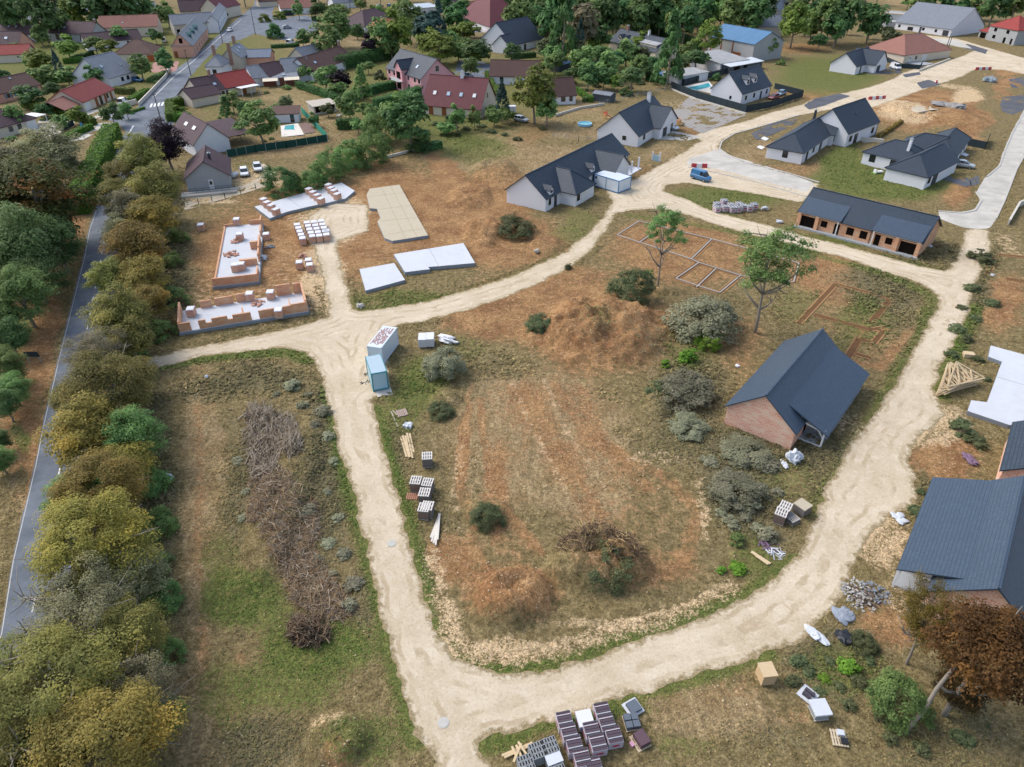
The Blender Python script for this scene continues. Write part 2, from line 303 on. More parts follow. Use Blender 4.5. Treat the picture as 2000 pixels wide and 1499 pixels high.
def height(X, Y, rd=None):
    H = (fbm(X*.35, Y*.35, 21, 4)-.5)*.34+(fbm(X*1.3, Y*1.3, 4, 3)-.5)*.16
    for mx, my, ax, by, h in _M:
        u = (X-mx)/ax; v = (Y-my)/by; n = 1+(fbm(X*.5, Y*.5, 33, 4)-.5)*.9
        e = np.clip(1.15-(u*u+v*v)*n, 0, 1); H = H+h*(e*e*(3-2*e))*(.5+.75*fbm(X*.8, Y*.8, 8, 3)+.45*np.abs(fbm(X*1.9, Y*1.9, 18, 3)-.5))
    if rd is None: rd = roaddist(X, Y)
    k = np.clip((rd-.3)/2.2, 0, 1)
    for P in FLAT:
        m = (X > P[:,0].min()-4) & (X < P[:,0].max()+4) & (Y > P[:,1].min()-4) & (Y < P[:,1].max()+4)
        if m.any(): k[m] = np.minimum(k[m], np.clip((sdpoly(X[m], Y[m], P)-.3)/2.5, 0, 1))
    H = H*k-.012
    return H
def hz(x, y): return float(height(np.array([float(x)]), np.array([float(y)]))[0])
def steps(spec):
    out = []
    for a, b, st in spec: out += list(np.arange(a, b, st))
    return np.array(out+[spec[-1][1]])
ys = steps([(8,60,.34),(60,135,.45),(135,260,.9),(260,520,2.5),(520,900,20),(900,2600,100)])
xp = steps([(0,90,.42),(90,200,1.2),(200,420,3),(420,900,30),(900,2400,150)])
xs = np.concatenate([-xp[:0:-1], xp])
X, Y = np.meshgrid(xs, ys); X = X.ravel(); Y = Y.ravel()
RD = roaddist(X, Y); Wt = fields(X, Y)
def grid_mesh(name, X, Y, Z, nx, ny, mats):
    me = bpy.data.meshes.new(name); n = nx*ny
    me.vertices.add(n); me.vertices.foreach_set('co', np.stack([X, Y, Z], 1).ravel())
    i = np.arange(n).reshape(ny, nx); q = np.stack([i[:-1,:-1], i[:-1,1:], i[1:,1:], i[1:,:-1]], -1).reshape(-1, 4)
    me.loops.add(q.size); me.loops.foreach_set('vertex_index', q.ravel())
    me.polygons.add(len(q)); me.polygons.foreach_set('loop_start', np.arange(len(q))*4); me.polygons.foreach_set('use_smooth', np.ones(len(q), bool))
    for m in mats: me.materials.append(m)
    me.update(); me.validate(); return me
def ground_mat():
    t = NT('earth_and_grass'); v = t.co()
    at = t.attr('cover'); sp = t.n('ShaderNodeSeparateColor'); t.l(at.outputs['Color'], sp.inputs[0])
    g, d, s = sp.outputs[0], sp.outputs[1], sp.outputs[2]
    at2 = t.attr('cover2'); sp2 = t.n('ShaderNodeSeparateColor'); t.l(at2.outputs['Color'], sp2.inputs[0])
    wd, st = sp2.outputs[0], sp2.outputs[1]
    n1 = t.noise(v, .22, 5, .65); n2 = t.noise(v, 1.1, 5, .7); n3 = t.noise(v, 5, 4, .7); n4 = t.noise(v, 12, 3, .7)
    streak = t.noise(t.mapv(v, (.9, .16, 1), (0,0,math.radians(24))), 2.2, 4, .7)
    L = lambda h, k=1.0: sc(lin(h), k)
    dry = t.mix(t.ramp(n2, .3, .7), L('6a5d3e'), L('93835e'))
    dry = t.mix(t.math('MULTIPLY', t.ramp(n3, .42, .7), .6), dry, L('4f4a30'))
    straw = t.mix(t.ramp(streak, .3, .7), L('877556'), L('a8936e')); straw = t.mix(t.math('MULTIPLY', t.ramp(n1, .45, .62), .7), straw, t.mix(t.ramp(n3, .35, .65), L('6c5539'), L('8f7853'))); straw = t.mix(t.math('MULTIPLY', t.ramp(n1, .5, .3), .6), straw, L('6c5a3f'))
    straw = t.mix(t.math('MULTIPLY', t.ramp(n3, .48, .72), .6), straw, L('60573c'))
    c = t.mix(t.ramp(t.math('ADD', st, t.math('MULTIPLY', t.math('SUBTRACT', n2, .5), .9)), .3, .6), dry, straw)
    gr = t.mix(t.ramp(n3, .3, .7), L('404a25'), L('6f7a40')); gr = t.mix(t.math('MULTIPLY', t.ramp(n2, .4, .7), .5), gr, L('86764c'))
    def lay(c, wgt, colr, amp=1.7, lo=.28, hi=.72, nn=None):
        nz = t.math('ADD', t.math('MULTIPLY', t.math('SUBTRACT', n2, .5), amp), t.math('MULTIPLY', t.math('SUBTRACT', n3, .5), amp*.9))
        f = t.ramp(t.math('ADD', wgt, nz), lo, hi)
        f = t.math('MULTIPLY', f, t.ramp(wgt, 0.02, .25))
        return t.mix(f, c, colr)
    dirt = t.mix(t.ramp(n1, .3, .7), L('835f40'), L('aa865c')); dirt = t.mix(t.math('MULTIPLY', t.ramp(n3, .4, .7), .55), dirt, L('644a34'))
    dirt = t.mix(t.math('MULTIPLY', t.ramp(n2, .5, .75), .5), dirt, L('c6a37c'))
    c = lay(c, d, dirt)
    wc = t.mix(t.ramp(n3, .35, .65), L('4c4830'), L('80765a')); c = lay(c, wd, wc, 1.7)
    c = lay(c, g, gr, 1.8)
    sand = t.mix(t.ramp(n4, .4, .62), L('a98c66'), L('dcc7a3')); c = lay(c, s, sand, 2.0)
    # scattered pebbles
    vo = t.n('ShaderNodeTexVoronoi'); t.l(v, vo.inputs['Vector']); vo.inputs['Scale'].default_value = 3.6; vo.inputs['Randomness'].default_value = 1
    peb = t.math('MULTIPLY', t.math('LESS_THAN', vo.outputs['Distance'], .17), t.math('GREATER_THAN', t.math('ADD', n2, t.math('MULTIPLY', t.math('ADD', d, s), .16)), .60))
    c = t.mix(t.math('MULTIPLY', peb, .7), c, L('d2bf9d'))
    dk = t.math('MULTIPLY', t.ramp(n4, .55, .75), .35); c = t.mix(dk, c, t.mix(.5, c, L('3c3524')))
    m1 = t.noise(v, 2.6, 5, .75); m2 = t.noise(v, 7.5, 3, .7)
    mm = t.math('ADD', t.math('MULTIPLY', t.ramp(m1, .34, .66), .62), t.math('MULTIPLY', t.ramp(m2, .34, .66), .5))
    mm = t.math('ADD', mm, .46); cc = t.n('ShaderNodeCombineColor'); [t.l(mm, cc.inputs[i]) for i in range(3)]
    c = t.mix(1.0, c, cc.outputs[0], 'MULTIPLY')
    h = t.math('ADD', t.math('MULTIPLY', n3, .6), t.math('ADD', t.math('MULTIPLY', n4, .3), t.math('MULTIPLY', n2, .5)))
    t.bump(h, .9, .22)
    return t.fin(c, .95, .1)
Hh = height(X, Y, RD)
me = grid_mesh('ground', X, Y, Hh, len(xs), len(ys), [ground_mat()])
def vcol(me, name, r, g, b):
    a = me.color_attributes.new(name, 'FLOAT_COLOR', 'POINT')
    a.data.foreach_set('color', np.stack([r, g, b, np.ones_like(r)], 1).astype(np.float32).ravel())
vcol(me, 'cover', Wt['g'], Wt['d'], Wt['s']); vcol(me, 'cover2', Wt['w'], Wt['y'], np.zeros_like(X))
GROUND = structure('ground', me)
# ------------------------------------------------------------------ roads
def flat_mesh(name, outer, holes, z, mat, cell=None):
    pts = []; edges = []; 
    for L in [outer]+holes:
        b = len(pts); pts += [Vector((p[0], p[1])) for p in L]; edges += [(b+i, b+(i+1) % len(L)) for i in range(len(L))]
    vs, _, fs, *_r = delaunay_2d_cdt(pts, edges, [], 2 if holes else 1, 1e-4)
    cen = np.array([[sum(vs[i].x for i in f)/len(f), sum(vs[i].y for i in f)/len(f)] for f in fs])
    keep = sdpoly(cen[:,0], cen[:,1], outer) < 0
    for hl in holes: keep &= sdpoly(cen[:,0], cen[:,1], hl) > 0
    fs = [f for f, k in zip(fs, keep) if k]
    m = mesh_from(name, [(v.x, v.y, z) for v in vs], fs, [mat], uv=False)
    if len(m.polygons) and m.polygons[0].normal.z < 0: m.flip_normals()
    return m
def gravel_mat():
    t = NT('crushed_limestone'); v = t.co(); L = lambda h, k=1.0: sc(lin(h), k)
    ed = t.attr('edge').outputs['Fac']
    n1 = t.noise(v, .12, 5, .65); n2 = t.noise(v, .7, 6, .75); n3 = t.noise(v, 4, 5, .8); n4 = t.noise(v, 15, 3, .8)
    c = t.mix(t.ramp(n1, .3, .7), L('bdad92'), L('cfc1a8')); c = t.mix(t.math('MULTIPLY', t.ramp(n2, .45, .7), .5), c, L('ddd2be'))
    c = t.mix(t.math('MULTIPLY', t.ramp(n2, .46, .3), .4), c, L('9c8a6f'))
    wob = t.math('ADD', ed, t.math('MULTIPLY', n1, 1.6))
    rut = t.math('SINE', t.math('MULTIPLY', wob, 5.2)); rut = t.math('MULTIPLY', t.ramp(rut, .1, .9), t.ramp(t.noise(v, .35, 4, .7), .42, .62))
    c = t.mix(t.math('MULTIPLY', rut, .8), c, L('ab987a'))
    c = t.mix(t.math('MULTIPLY', t.ramp(n3, .52, .7), .6), c, L('8c7e68')); c = t.mix(t.math('MULTIPLY', t.ramp(n3, .46, .32), .5), c, L('ded6c8')); c = t.mix(t.math('MULTIPLY', t.ramp(n4, .55, .68), .5), c, L('ece4d6')); c = t.mix(t.math('MULTIPLY', t.ramp(n4, .44, .33), .4), c, L('83755f'))
    f = t.ramp(t.math('ADD', ed, t.math('MULTIPLY', t.math('SUBTRACT', t.noise(v, 1.6, 5, .75), .5), 2.2)), .55, .1)
    c = t.mix(t.math('MULTIPLY', f, .85), c, t.mix(t.ramp(n3, .4, .6), L('6a5f40'), L('a08c66')))
    t.bump(t.math('ADD', n3, t.math('MULTIPLY', n4, .5)), .7, .07)
    return t.fin(c, .95, .1)
def asphalt_mat(name, a, b_):
    t = NT(name); v = t.co(); n1 = t.noise(v, .25, 5, .7); n4 = t.noise(v, 14, 3, .7); n2 = t.noise(v, 1.5, 4, .7)
    c = t.mix(t.ramp(n1, .3, .7), lin(a), lin(b_)); c = t.mix(t.math('MULTIPLY', t.ramp(n4, .5, .75), .3), c, sc(lin(b_), 1.3))
    c = t.mix(t.math('MULTIPLY', t.ramp(n2, .6, .8), .3), c, sc(lin(a), .7)); t.bump(n4, .3, .02); return t.fin(c, .85, .25)
M_GRAVEL = gravel_mat(); M_ASPH = asphalt_mat('asphalt', '565d66', '717983'); M_CONC = asphalt_mat('concrete', 'a9a59c', 'c4c0b6'); M_TAR = asphalt_mat('fresh_asphalt', '4c4f55', '5f6166')
M_WHITE = plain('white_paint', 'dcdcd8', .7, .2, .1, 3); M_KERB = plain('kerb_stone', 'b7b5ae', .85, .2, .15, 2)
outer = densify(P_OUT, .28, .55, 2, .9); hole = densify(P_ISLE, .28, .55, 5, .9)
def gravel_mesh():
    x0, y0 = P_OUT.min(0); x1, y1 = P_OUT.max(0); gx, gy = np.meshgrid(np.arange(x0, x1, .8), np.arange(max(y0, 12), y1, .8)); gx, gy = gx.ravel(), gy.ravel()
    gx = gx+(_h(np.floor(gx*9), np.floor(gy*9), 3)-.5)*.4
    dd = np.maximum(sdpoly(gx, gy, outer), -sdpoly(gx, gy, hole)); k = (dd < -.35) & ((gy < 150) | (dd > -6)); pts = [Vector((a, b)) for a, b in zip(gx[k], gy[k])]
    edges = []
    for Lp in (outer, hole):
        b = len(pts); pts += [Vector((q[0], q[1])) for q in Lp]; edges += [(b+i, b+(i+1) % len(Lp)) for i in range(len(Lp))]
    vs, _, fs, *_r = delaunay_2d_cdt(pts, edges, [], 0, 1e-4)
    V = np.array([(v.x, v.y) for v in vs]); cen = np.array([V[list(f)].mean(0) for f in fs])
    kd = np.maximum(sdpoly(cen[:,0], cen[:,1], outer), -sdpoly(cen[:,0], cen[:,1], hole)) < 0
    me = mesh_from('gravel_road', [(a, b, 0) for a, b in V], [f for f, k_ in zip(fs, kd) if k_], [M_GRAVEL], uv=False)
    if me.polygons[0].normal.z < 0: me.flip_normals()
    e = np.clip(-np.maximum(sdpoly(V[:,0], V[:,1], outer), -sdpoly(V[:,0], V[:,1], hole)), 0, 9); at = me.attributes.new('edge', 'FLOAT', 'POINT'); at.data.foreach_set('value', e.astype(np.float32))
    return me
structure('gravel_road', gravel_mesh())
structure('concrete_road', flat_mesh('concrete_road', densify(P_CONC, .8, .15, 1), [], .012, M_CONC))
structure('village_road', flat_mesh('village_road', densify(P_ASPH, .8, .12, 1), [], .006, M_ASPH))
structure('street_pavement', flat_mesh('street_pavement', densify(gp(KERBST), .6, .3, 3), [], .014, M_CONC))
def strip(name, px, w, z, mat, close=False, zt=None):
    P = gp(px); mb = MB(); n = len(P)
    nr = []
    for i in range(n):
        t_ = P[min(i+1, n-1)]-P[max(i-1, 0)]; t_ = t_/np.hypot(*t_); nr.append(np.array([-t_[1], t_[0]])*w/2)
    for i in range(n-1):
        a, b, c, d_ = P[i]-nr[i], P[i+1]-nr[i+1], P[i+1]+nr[i+1], P[i]+nr[i]
        if zt is None: mb.poly([(*a, z), (*b, z), (*c, z), (*d_, z)])
        else:
            mb.poly([(*a, zt), (*b, zt), (*c, zt), (*d_, zt)]); mb.poly([(*a, z), (*b, z), (*b, zt), (*a, zt)]); mb.poly([(*c, z), (*d_, z), (*d_, zt), (*c, zt)])
    m = mesh_from(name, mb.v, mb.f, [mat], uv=False)
    return m
KERBS = [[(1600,357),(1540,339),(1460,319),(1418,302),(1405,291),(1410,277),(1434,262),(1492,246),(1560,226)],[(2003,214),(1977,260),(1964,290),(1952,325),(1927,346)],[(1906,376),(1917,392),(1904,412),(1880,417),(1832,413)],[(1945,428),(1962,392),(1985,332),(2002,302)],[(1575,385),(1480,357),(1400,338),(1345,327)]]
for k in KERBS:
    structure('kerb', strip('kerb', k, .3, -.05, M_KERB, zt=.13))
for poly in ([(1570,206),(1592,193),(1640,183),(1662,188),(1610,207),(1580,215)],[(1790,162),(1815,156),(1838,166),(1800,174)],[(1763,146),(1795,141),(1800,146),(1768,152)],[(1868,90),(1890,86),(1930,98),(1925,106)],[(1970,155),(2010,150),(2030,175),(1975,172)],[(1958,190),(2010,185),(2000,215),(1975,225),(1950,215)],[(1893,352),(1910,342),(1915,360),(1898,365)],[(1835,338),(1880,352),(1890,346),(1900,362),(1885,366),(1830,348)]):
    structure('tar_patch', flat_mesh('tar_patch', densify(gp(poly), .5, .3, 4), [], .018, M_TAR))
# markings of the old road
def centre(y): return 195+(118-195)*(y-515)/395 if y < 910 else 118+(8-118)*(y-910)/573
Pc = [G((centre(y), y)) for y in range(400, 1520, 4)]
mb = MB(); acc = 0
for a, b in zip(Pc[:-1], Pc[1:]):
    seg = (b-a).length
    if acc % 4.5 < 1.6:
        n_ = Vector((-(b-a).y, (b-a).x, 0)).normalized()*.06
        mb.poly([a-n_, b-n_, b+n_, a+n_][::-1])
    acc += seg
for k in range(7):
    x = 292+k*7.3; y = 210-k*.9
    mb.poly([(*G((x, y))[:2], 0), (*G((x+4.2, y-.5))[:2], 0), (*G((x+7, y-7.5))[:2], 0), (*G((x+2.8, y-7))[:2], 0)])
mb.poly([(*G((250,262))[:2],0),(*G((253,262))[:2],0),(*G((262,246))[:2],0),(*G((259,246))[:2],0)])
mb.v = [(v[0], v[1], .012) for v in mb.v]
m_ = mesh_from('road_marking', mb.v, mb.f, [M_WHITE], uv=False)
structure('road_marking', m_)
structure('edge_line', strip('edge_line', [(-20,1290),(3,1240),(26,1097),(70,910),(85,833),(116,700),(166,500),(175,450),(209,350)], .08, .013, M_KERB))
structure('edge_line', strip('edge_line', [(300,190),(340,150),(375,122),(428,75),(472,38)], .2, .013, M_WHITE))
for cx, cy in ((765,1062),(866,1412)):
    p = G((cx, cy)); mb = MB(); mb.cyl(0, 0, -.02, .035, .42, 20).cyl(0, 0, .035, .05, .34, 20)
    o = obj('manhole_cover', mb, M_KERB); o.location = (p.x, p.y, 0)
    tag(o, 'round pale manhole cover set in the gravel '+('beside the lower junction' if cy > 1300 else 'track near the plank heap'), 'manhole cover')
for i, (poly, lab, mat_) in enumerate([([(1300,230),(1352,185),(1440,206),(1465,222),(1372,262)], 'paving_plot', None), ([(420,372),(480,362),(520,340),(500,322),(515,318),(535,345),(520,365),(360,412),(360,395)], 'parking_path', asphalt_mat('stony_path','a99c86','bdb19b')), ([(895,120),(920,112),(965,130),(950,158),(905,160),(885,140)], 'house_driveway', M_ASPH), ([(165,246),(200,240),(225,240),(160,275),(125,277)], 'house_driveway', M_CONC), ([(75,235),(150,238),(100,272),(60,270)], 'house_driveway', M_CONC),([(160,218),(205,213),(240,222),(205,234),(180,232)], 'house_driveway', M_CONC),([(1800,75),(1870,78),(1900,96),(1850,88),(1790,70)], 'house_driveway', M_CONC),([(1240,262),(1310,255),(1370,268),(1345,275),(1250,272)], 'house_driveway', M_CONC),([(1680,138),(1745,132),(1765,143),(1700,146)],'house_driveway',M_TAR),([(300,122),(350,120),(345,138),(318,148),(295,140)],'house_driveway',plain('red_paving','a07a70',.85,.2,.2,.5)),([(1680,270),(1720,268),(1725,276),(1685,280)],'house_terrace',M_CONC),([(1465,262),(1510,240),(1560,232),(1540,250),(1480,275)],'house_driveway',M_TAR)]):
    if mat_ is None:
        t = NT('furrowed_gravel'); v = t.co(); L = lin
        rot = t.mapv(v, (1,1,1), (0,0,math.radians(-30)))
        w_ = t.n('ShaderNodeTexWave'); t.l(rot, w_.inputs[0]); w_.inputs['Scale'].default_value = .28; w_.inputs['Distortion'].default_value = 4; w_.inputs['Detail'].default_value = 3
        c = t.mix(w_.outputs['Fac'], L('8f8a85'), L('aaa7a2')); c = t.mix(t.math('MULTIPLY', t.noise(v, 5, 4), .5), c, L('7b756d')); mat_ = t.fin(c, .95, .1)
    structure(lab, flat_mesh(lab, densify(gp(poly), .7, .25, i), [], .02+.001*i, mat_))
# ------------------------------------------------------------------ building kit
R_SLATE = roofing('slate_tiles', '303b48', '3a4754', .25, .30, .55, .3, 1.0, .5)
R_FLAT = roofing('anthracite_interlocking_tiles', '2e3b48', '394755', .30, .36, .5, .35, 1.0, .35)
R_STEEL = roofing('anthracite_pan_tiles', '374758', '415365', .24, .3, .42, .5, 1.0, .68, 0, .2)
R_BROWN = roofing('brown_clay_tiles', '58443f', '6a514a', .25, .33, .75, .2, 1, .55, 0, .4)
R_MAROON = roofing('maroon_clay_tiles', '602e34', '743a40', .25, .33, .6, .3, 1, .55)
R_RED = roofing('red_clay_tiles', '8a3a36', '9c4a44', .25, .33, .7, .25, 1, .55, 0, .35)
R_SALMON = roofing('salmon_clay_tiles', '8c6459', '9c7568', .25, .33, .8, .2, 1, .6, 0, .4)
R_PURPLE = roofing('plum_clay_tiles', '4a3a40', '58454a', .25, .33, .7, .25, 1, .55, 0, .35)
R_ZINC = roofing('weathered_slates', '6a7078', '7b8189', .5, .6, .6, .35, 1, .7, 0, .45)
R_BLUE = roofing('blue_sheet_roof', '3f6a8d', '47749a', 1.0, 6, .45, .5, 1, .7)
R_NAVY = roofing('navy_sheet_roof', '2c4560', '33506e', 1.0, 6, .4, .5, 1, .7)
R_FIBRO = roofing('fibre_cement_sheets', '8d8f90', 'a3a4a3', .9, 1.5, .85, .2, 1, .7, 0, .45)
W_WHITE = plain('white_render', 'dbdce0', .9, .15, .05, .7, 1.0); W_CREAM = plain('cream_render', 'cfc4b3', .9, .15, .08, .7)
W_GREY = plain('grey_render', 'a3a5a6', .9, .15, .12, .8); W_PINK = plain('pink_render', 'd9a3a8', .9, .15, .05, .7)
W_STONE = plain('pale_stone', 'bdb7ab', .9, .15, .18, 1.5); W_BLOCK = brickwork('concrete_blocks', 'a3a6a8', 'b1b3b3', '8f9192', .5, .25); W_SALM = plain('salmon_render', 'd2a08b', .9, .15, .08, .7)
W_BRICK = brickwork('hollow_clay_bricks', 'c07c58', 'd09874', 'c2a88c', .5, .22, 1.1, 'c9a78a')
W_BRICK2 = brickwork('clay_blocks_and_mortar', 'c4765a', 'd49c82', 'ccb8a6', .5, .22, 1.2, 'd0b7a0', .03)
W_DKGREY = plain('dark_cladding', '4a5058', .7, .3, .1)
M_GLASS = plain('window_glass', '1d232b', .12, .8, .1, .5); M_PVC = plain('white_joinery', 'd6d8d8', .5, .4, .04); M_DARKJ = plain('anthracite_joinery', '3a3f46', .5, .4, .06)
M_PAINTED_SHADE = plain('painted_interior_shade', '1a1512', .95, .05, .2, 1); M_WOODSH = plain('wood_shutters', '8a5230', .7, .3, .15, 2); M_BLUESH = plain('blue_grey_shutters', '6d7f92', .7, .3, .1)  # first one: near-black colour standing in for shade inside openings and hollows
M_SKYL = plain('skylight_glass', '9fb4c4', .08, .9, .1, .5); M_CHIM = brickwork('chimney_bricks', '8d4a3a', 'a05c48', '9a8a7c', .22, .08); M_GUT = plain('gutter_metal', '3c4046', .5, .4, .05); M_FOUND = plain('foundation_concrete', '9fa3a6', .9, .2, .15, 1.5)
M_ORANGE = plain('orange_garage_door', 'a85a32', .7, .3, .1); M_TEAL = plain('teal_paint', '3f6a6c', .6, .3, .1); M_WOODN = plain('new_timber', 'c9b491', .8, .2, .15, 2); M_WOODW = plain('weathered_timber', 'b3aa9b', .85, .2, .2, 3)
def roof_mb(x0, y0, x1, y1, z, rise, kind='gable', axis='x', o=.35, th=.14, k=.5, hips=(1, 1)):
    """roof slab over a rectangle; gable/hip/mono/pyramid, ridge along axis"""
    def tr(u, v, h): return (u, v, h) if axis == 'x' else (v, u, h)
    if axis == 'x': a0, a1, b0, b1 = x0, x1, y0, y1
    else: a0, a1, b0, b1 = y0, y1, x0, x1
    D = b1-b0; bm = b0+D*k; mb = MB(); tops = []
    s0 = rise/(D*k) if k > 0 else 0; s1 = rise/(D*(1-k)) if k < 1 else 0
    if kind == 'mono':
        s = rise/D; tops = [[(a0-o, b0-o, z-s*o), (a1+o, b0-o, z-s*o), (a1+o, b1+o*.3, z+rise+s*o*.3), (a0-o, b1+o*.3, z+rise+s*o*.3)]]
        rim = tops[0]
    elif kind == 'gable':
        e0, e1 = z-s0*o, z-s1*o; zr = z+rise
        A, B, C, Dd, R0, R1 = (a0-o, b0-o, e0), (a1+o, b0-o, e0), (a1+o, b1+o, e1), (a0-o, b1+o, e1), (a0-o, bm, zr), (a1+o, bm, zr)
        tops = [[A, B, R1, R0], [R0, R1, C, Dd]]; rim = [A, B, R1, C, Dd, R0]
    else:
        e = z-s0*o; zr = z+rise; h = D/2
        r0 = a0+h if hips[0] else a0-o; r1 = a1-h if hips[1] else a1+o
        if kind == 'pyramid' or r1 < r0: r0 = r1 = (a0+a1)/2
        A, B, C, Dd, R0, R1 = (a0-o, b0-o, e), (a1+o, b0-o, e), (a1+o, b1+o, e), (a0-o, b1+o, e), (r0, bm, zr), (r1, bm, zr)
        if r1-r0 < .05: tops = [[A, B, R0], [B, C, R0], [C, Dd, R0], [Dd, A, R0]]; rim = [A, B, C, Dd]
        else:
            tops = [[A, B, R1, R0], [R0, R1, C, Dd]]; rim = [A, B]
            if hips[1]: tops.append([B, C, R1])
            else: rim.append(R1)
            rim += [C, Dd]
            if hips[0]: tops.append([Dd, A, R0])
            else: rim.append(R0)
    fl = axis != 'x'
    for t_ in tops:
        p = [tr(*q) for q in t_]; mb.poly(p[::-1] if fl else p)
        q = [(a, b, c-th) for a, b, c in p]; mb.poly(q if fl else q[::-1])
    n = len(rim); rm = [tr(*q) for q in rim]
    for i in range(n):
        a, b = rm[i], rm[(i+1) % n]; f = [(a[0], a[1], a[2]-th), (b[0], b[1], b[2]-th), b, a]; mb.poly(f[::-1] if fl else f)
    # ridge and hip cappings
    def cap(p, q): mb.bar(tr(p[0], p[1], p[2]+.02), tr(q[0], q[1], q[2]+.02), .2, .1, 0)
    if kind != 'mono':
        if kind == 'gable' or r1-r0 >= .05: cap(R0, R1)
        if kind != 'gable':
            if hips[0] or r1-r0 < .05: cap(A, R0); cap(Dd, R0)
            if hips[1] or r1-r0 < .05: cap(B, R1); cap(C, R1)
    return mb
def wall_mb(x0, y0, x1, y1, z0, z, rise=0, kind='flat', axis='x', k=.5):
    mb = MB()
    if kind == 'gable':
        if axis == 'x':
            ym = y0+(y1-y0)*k
            mb.poly([(x0,y0,z0),(x1,y0,z0),(x1,y0,z),(x0,y0,z)]); mb.poly([(x1,y1,z0),(x0,y1,z0),(x0,y1,z),(x1,y1,z)])
            mb.poly([(x1,y0,z0),(x1,y1,z0),(x1,y1,z),(x1,ym,z+rise-.08),(x1,y0,z)]); mb.poly([(x0,y1,z0),(x0,y0,z0),(x0,y0,z),(x0,ym,z+rise-.08),(x0,y1,z)])
        else:
            xm = x0+(x1-x0)*k
            mb.poly([(x1,y0,z0),(x1,y1,z0),(x1,y1,z),(x1,y0,z)]); mb.poly([(x0,y1,z0),(x0,y0,z0),(x0,y0,z),(x0,y1,z)])
            mb.poly([(x0,y0,z0),(x1,y0,z0),(x1,y0,z),(xm,y0,z+rise-.08),(x0,y0,z)]); mb.poly([(x1,y1,z0),(x0,y1,z0),(x0,y1,z),(xm,y1,z+rise-.08),(x1,y1,z)])
    elif kind == 'mono':
        mb.poly([(x0,y0,z0),(x1,y0,z0),(x1,y0,z),(x0,y0,z)]); mb.poly([(x1,y1,z0),(x0,y1,z0),(x0,y1,z+rise-.1),(x1,y1,z+rise-.1)])
        mb.poly([(x1,y0,z0),(x1,y1,z0),(x1,y1,z+rise-.1),(x1,y0,z)]); mb.poly([(x0,y1,z0),(x0,y0,z0),(x0,y0,z),(x0,y1,z+rise-.1)])
    else:
        mb.box(x0, y0, z0, x1, y1, z-.04)
    return mb
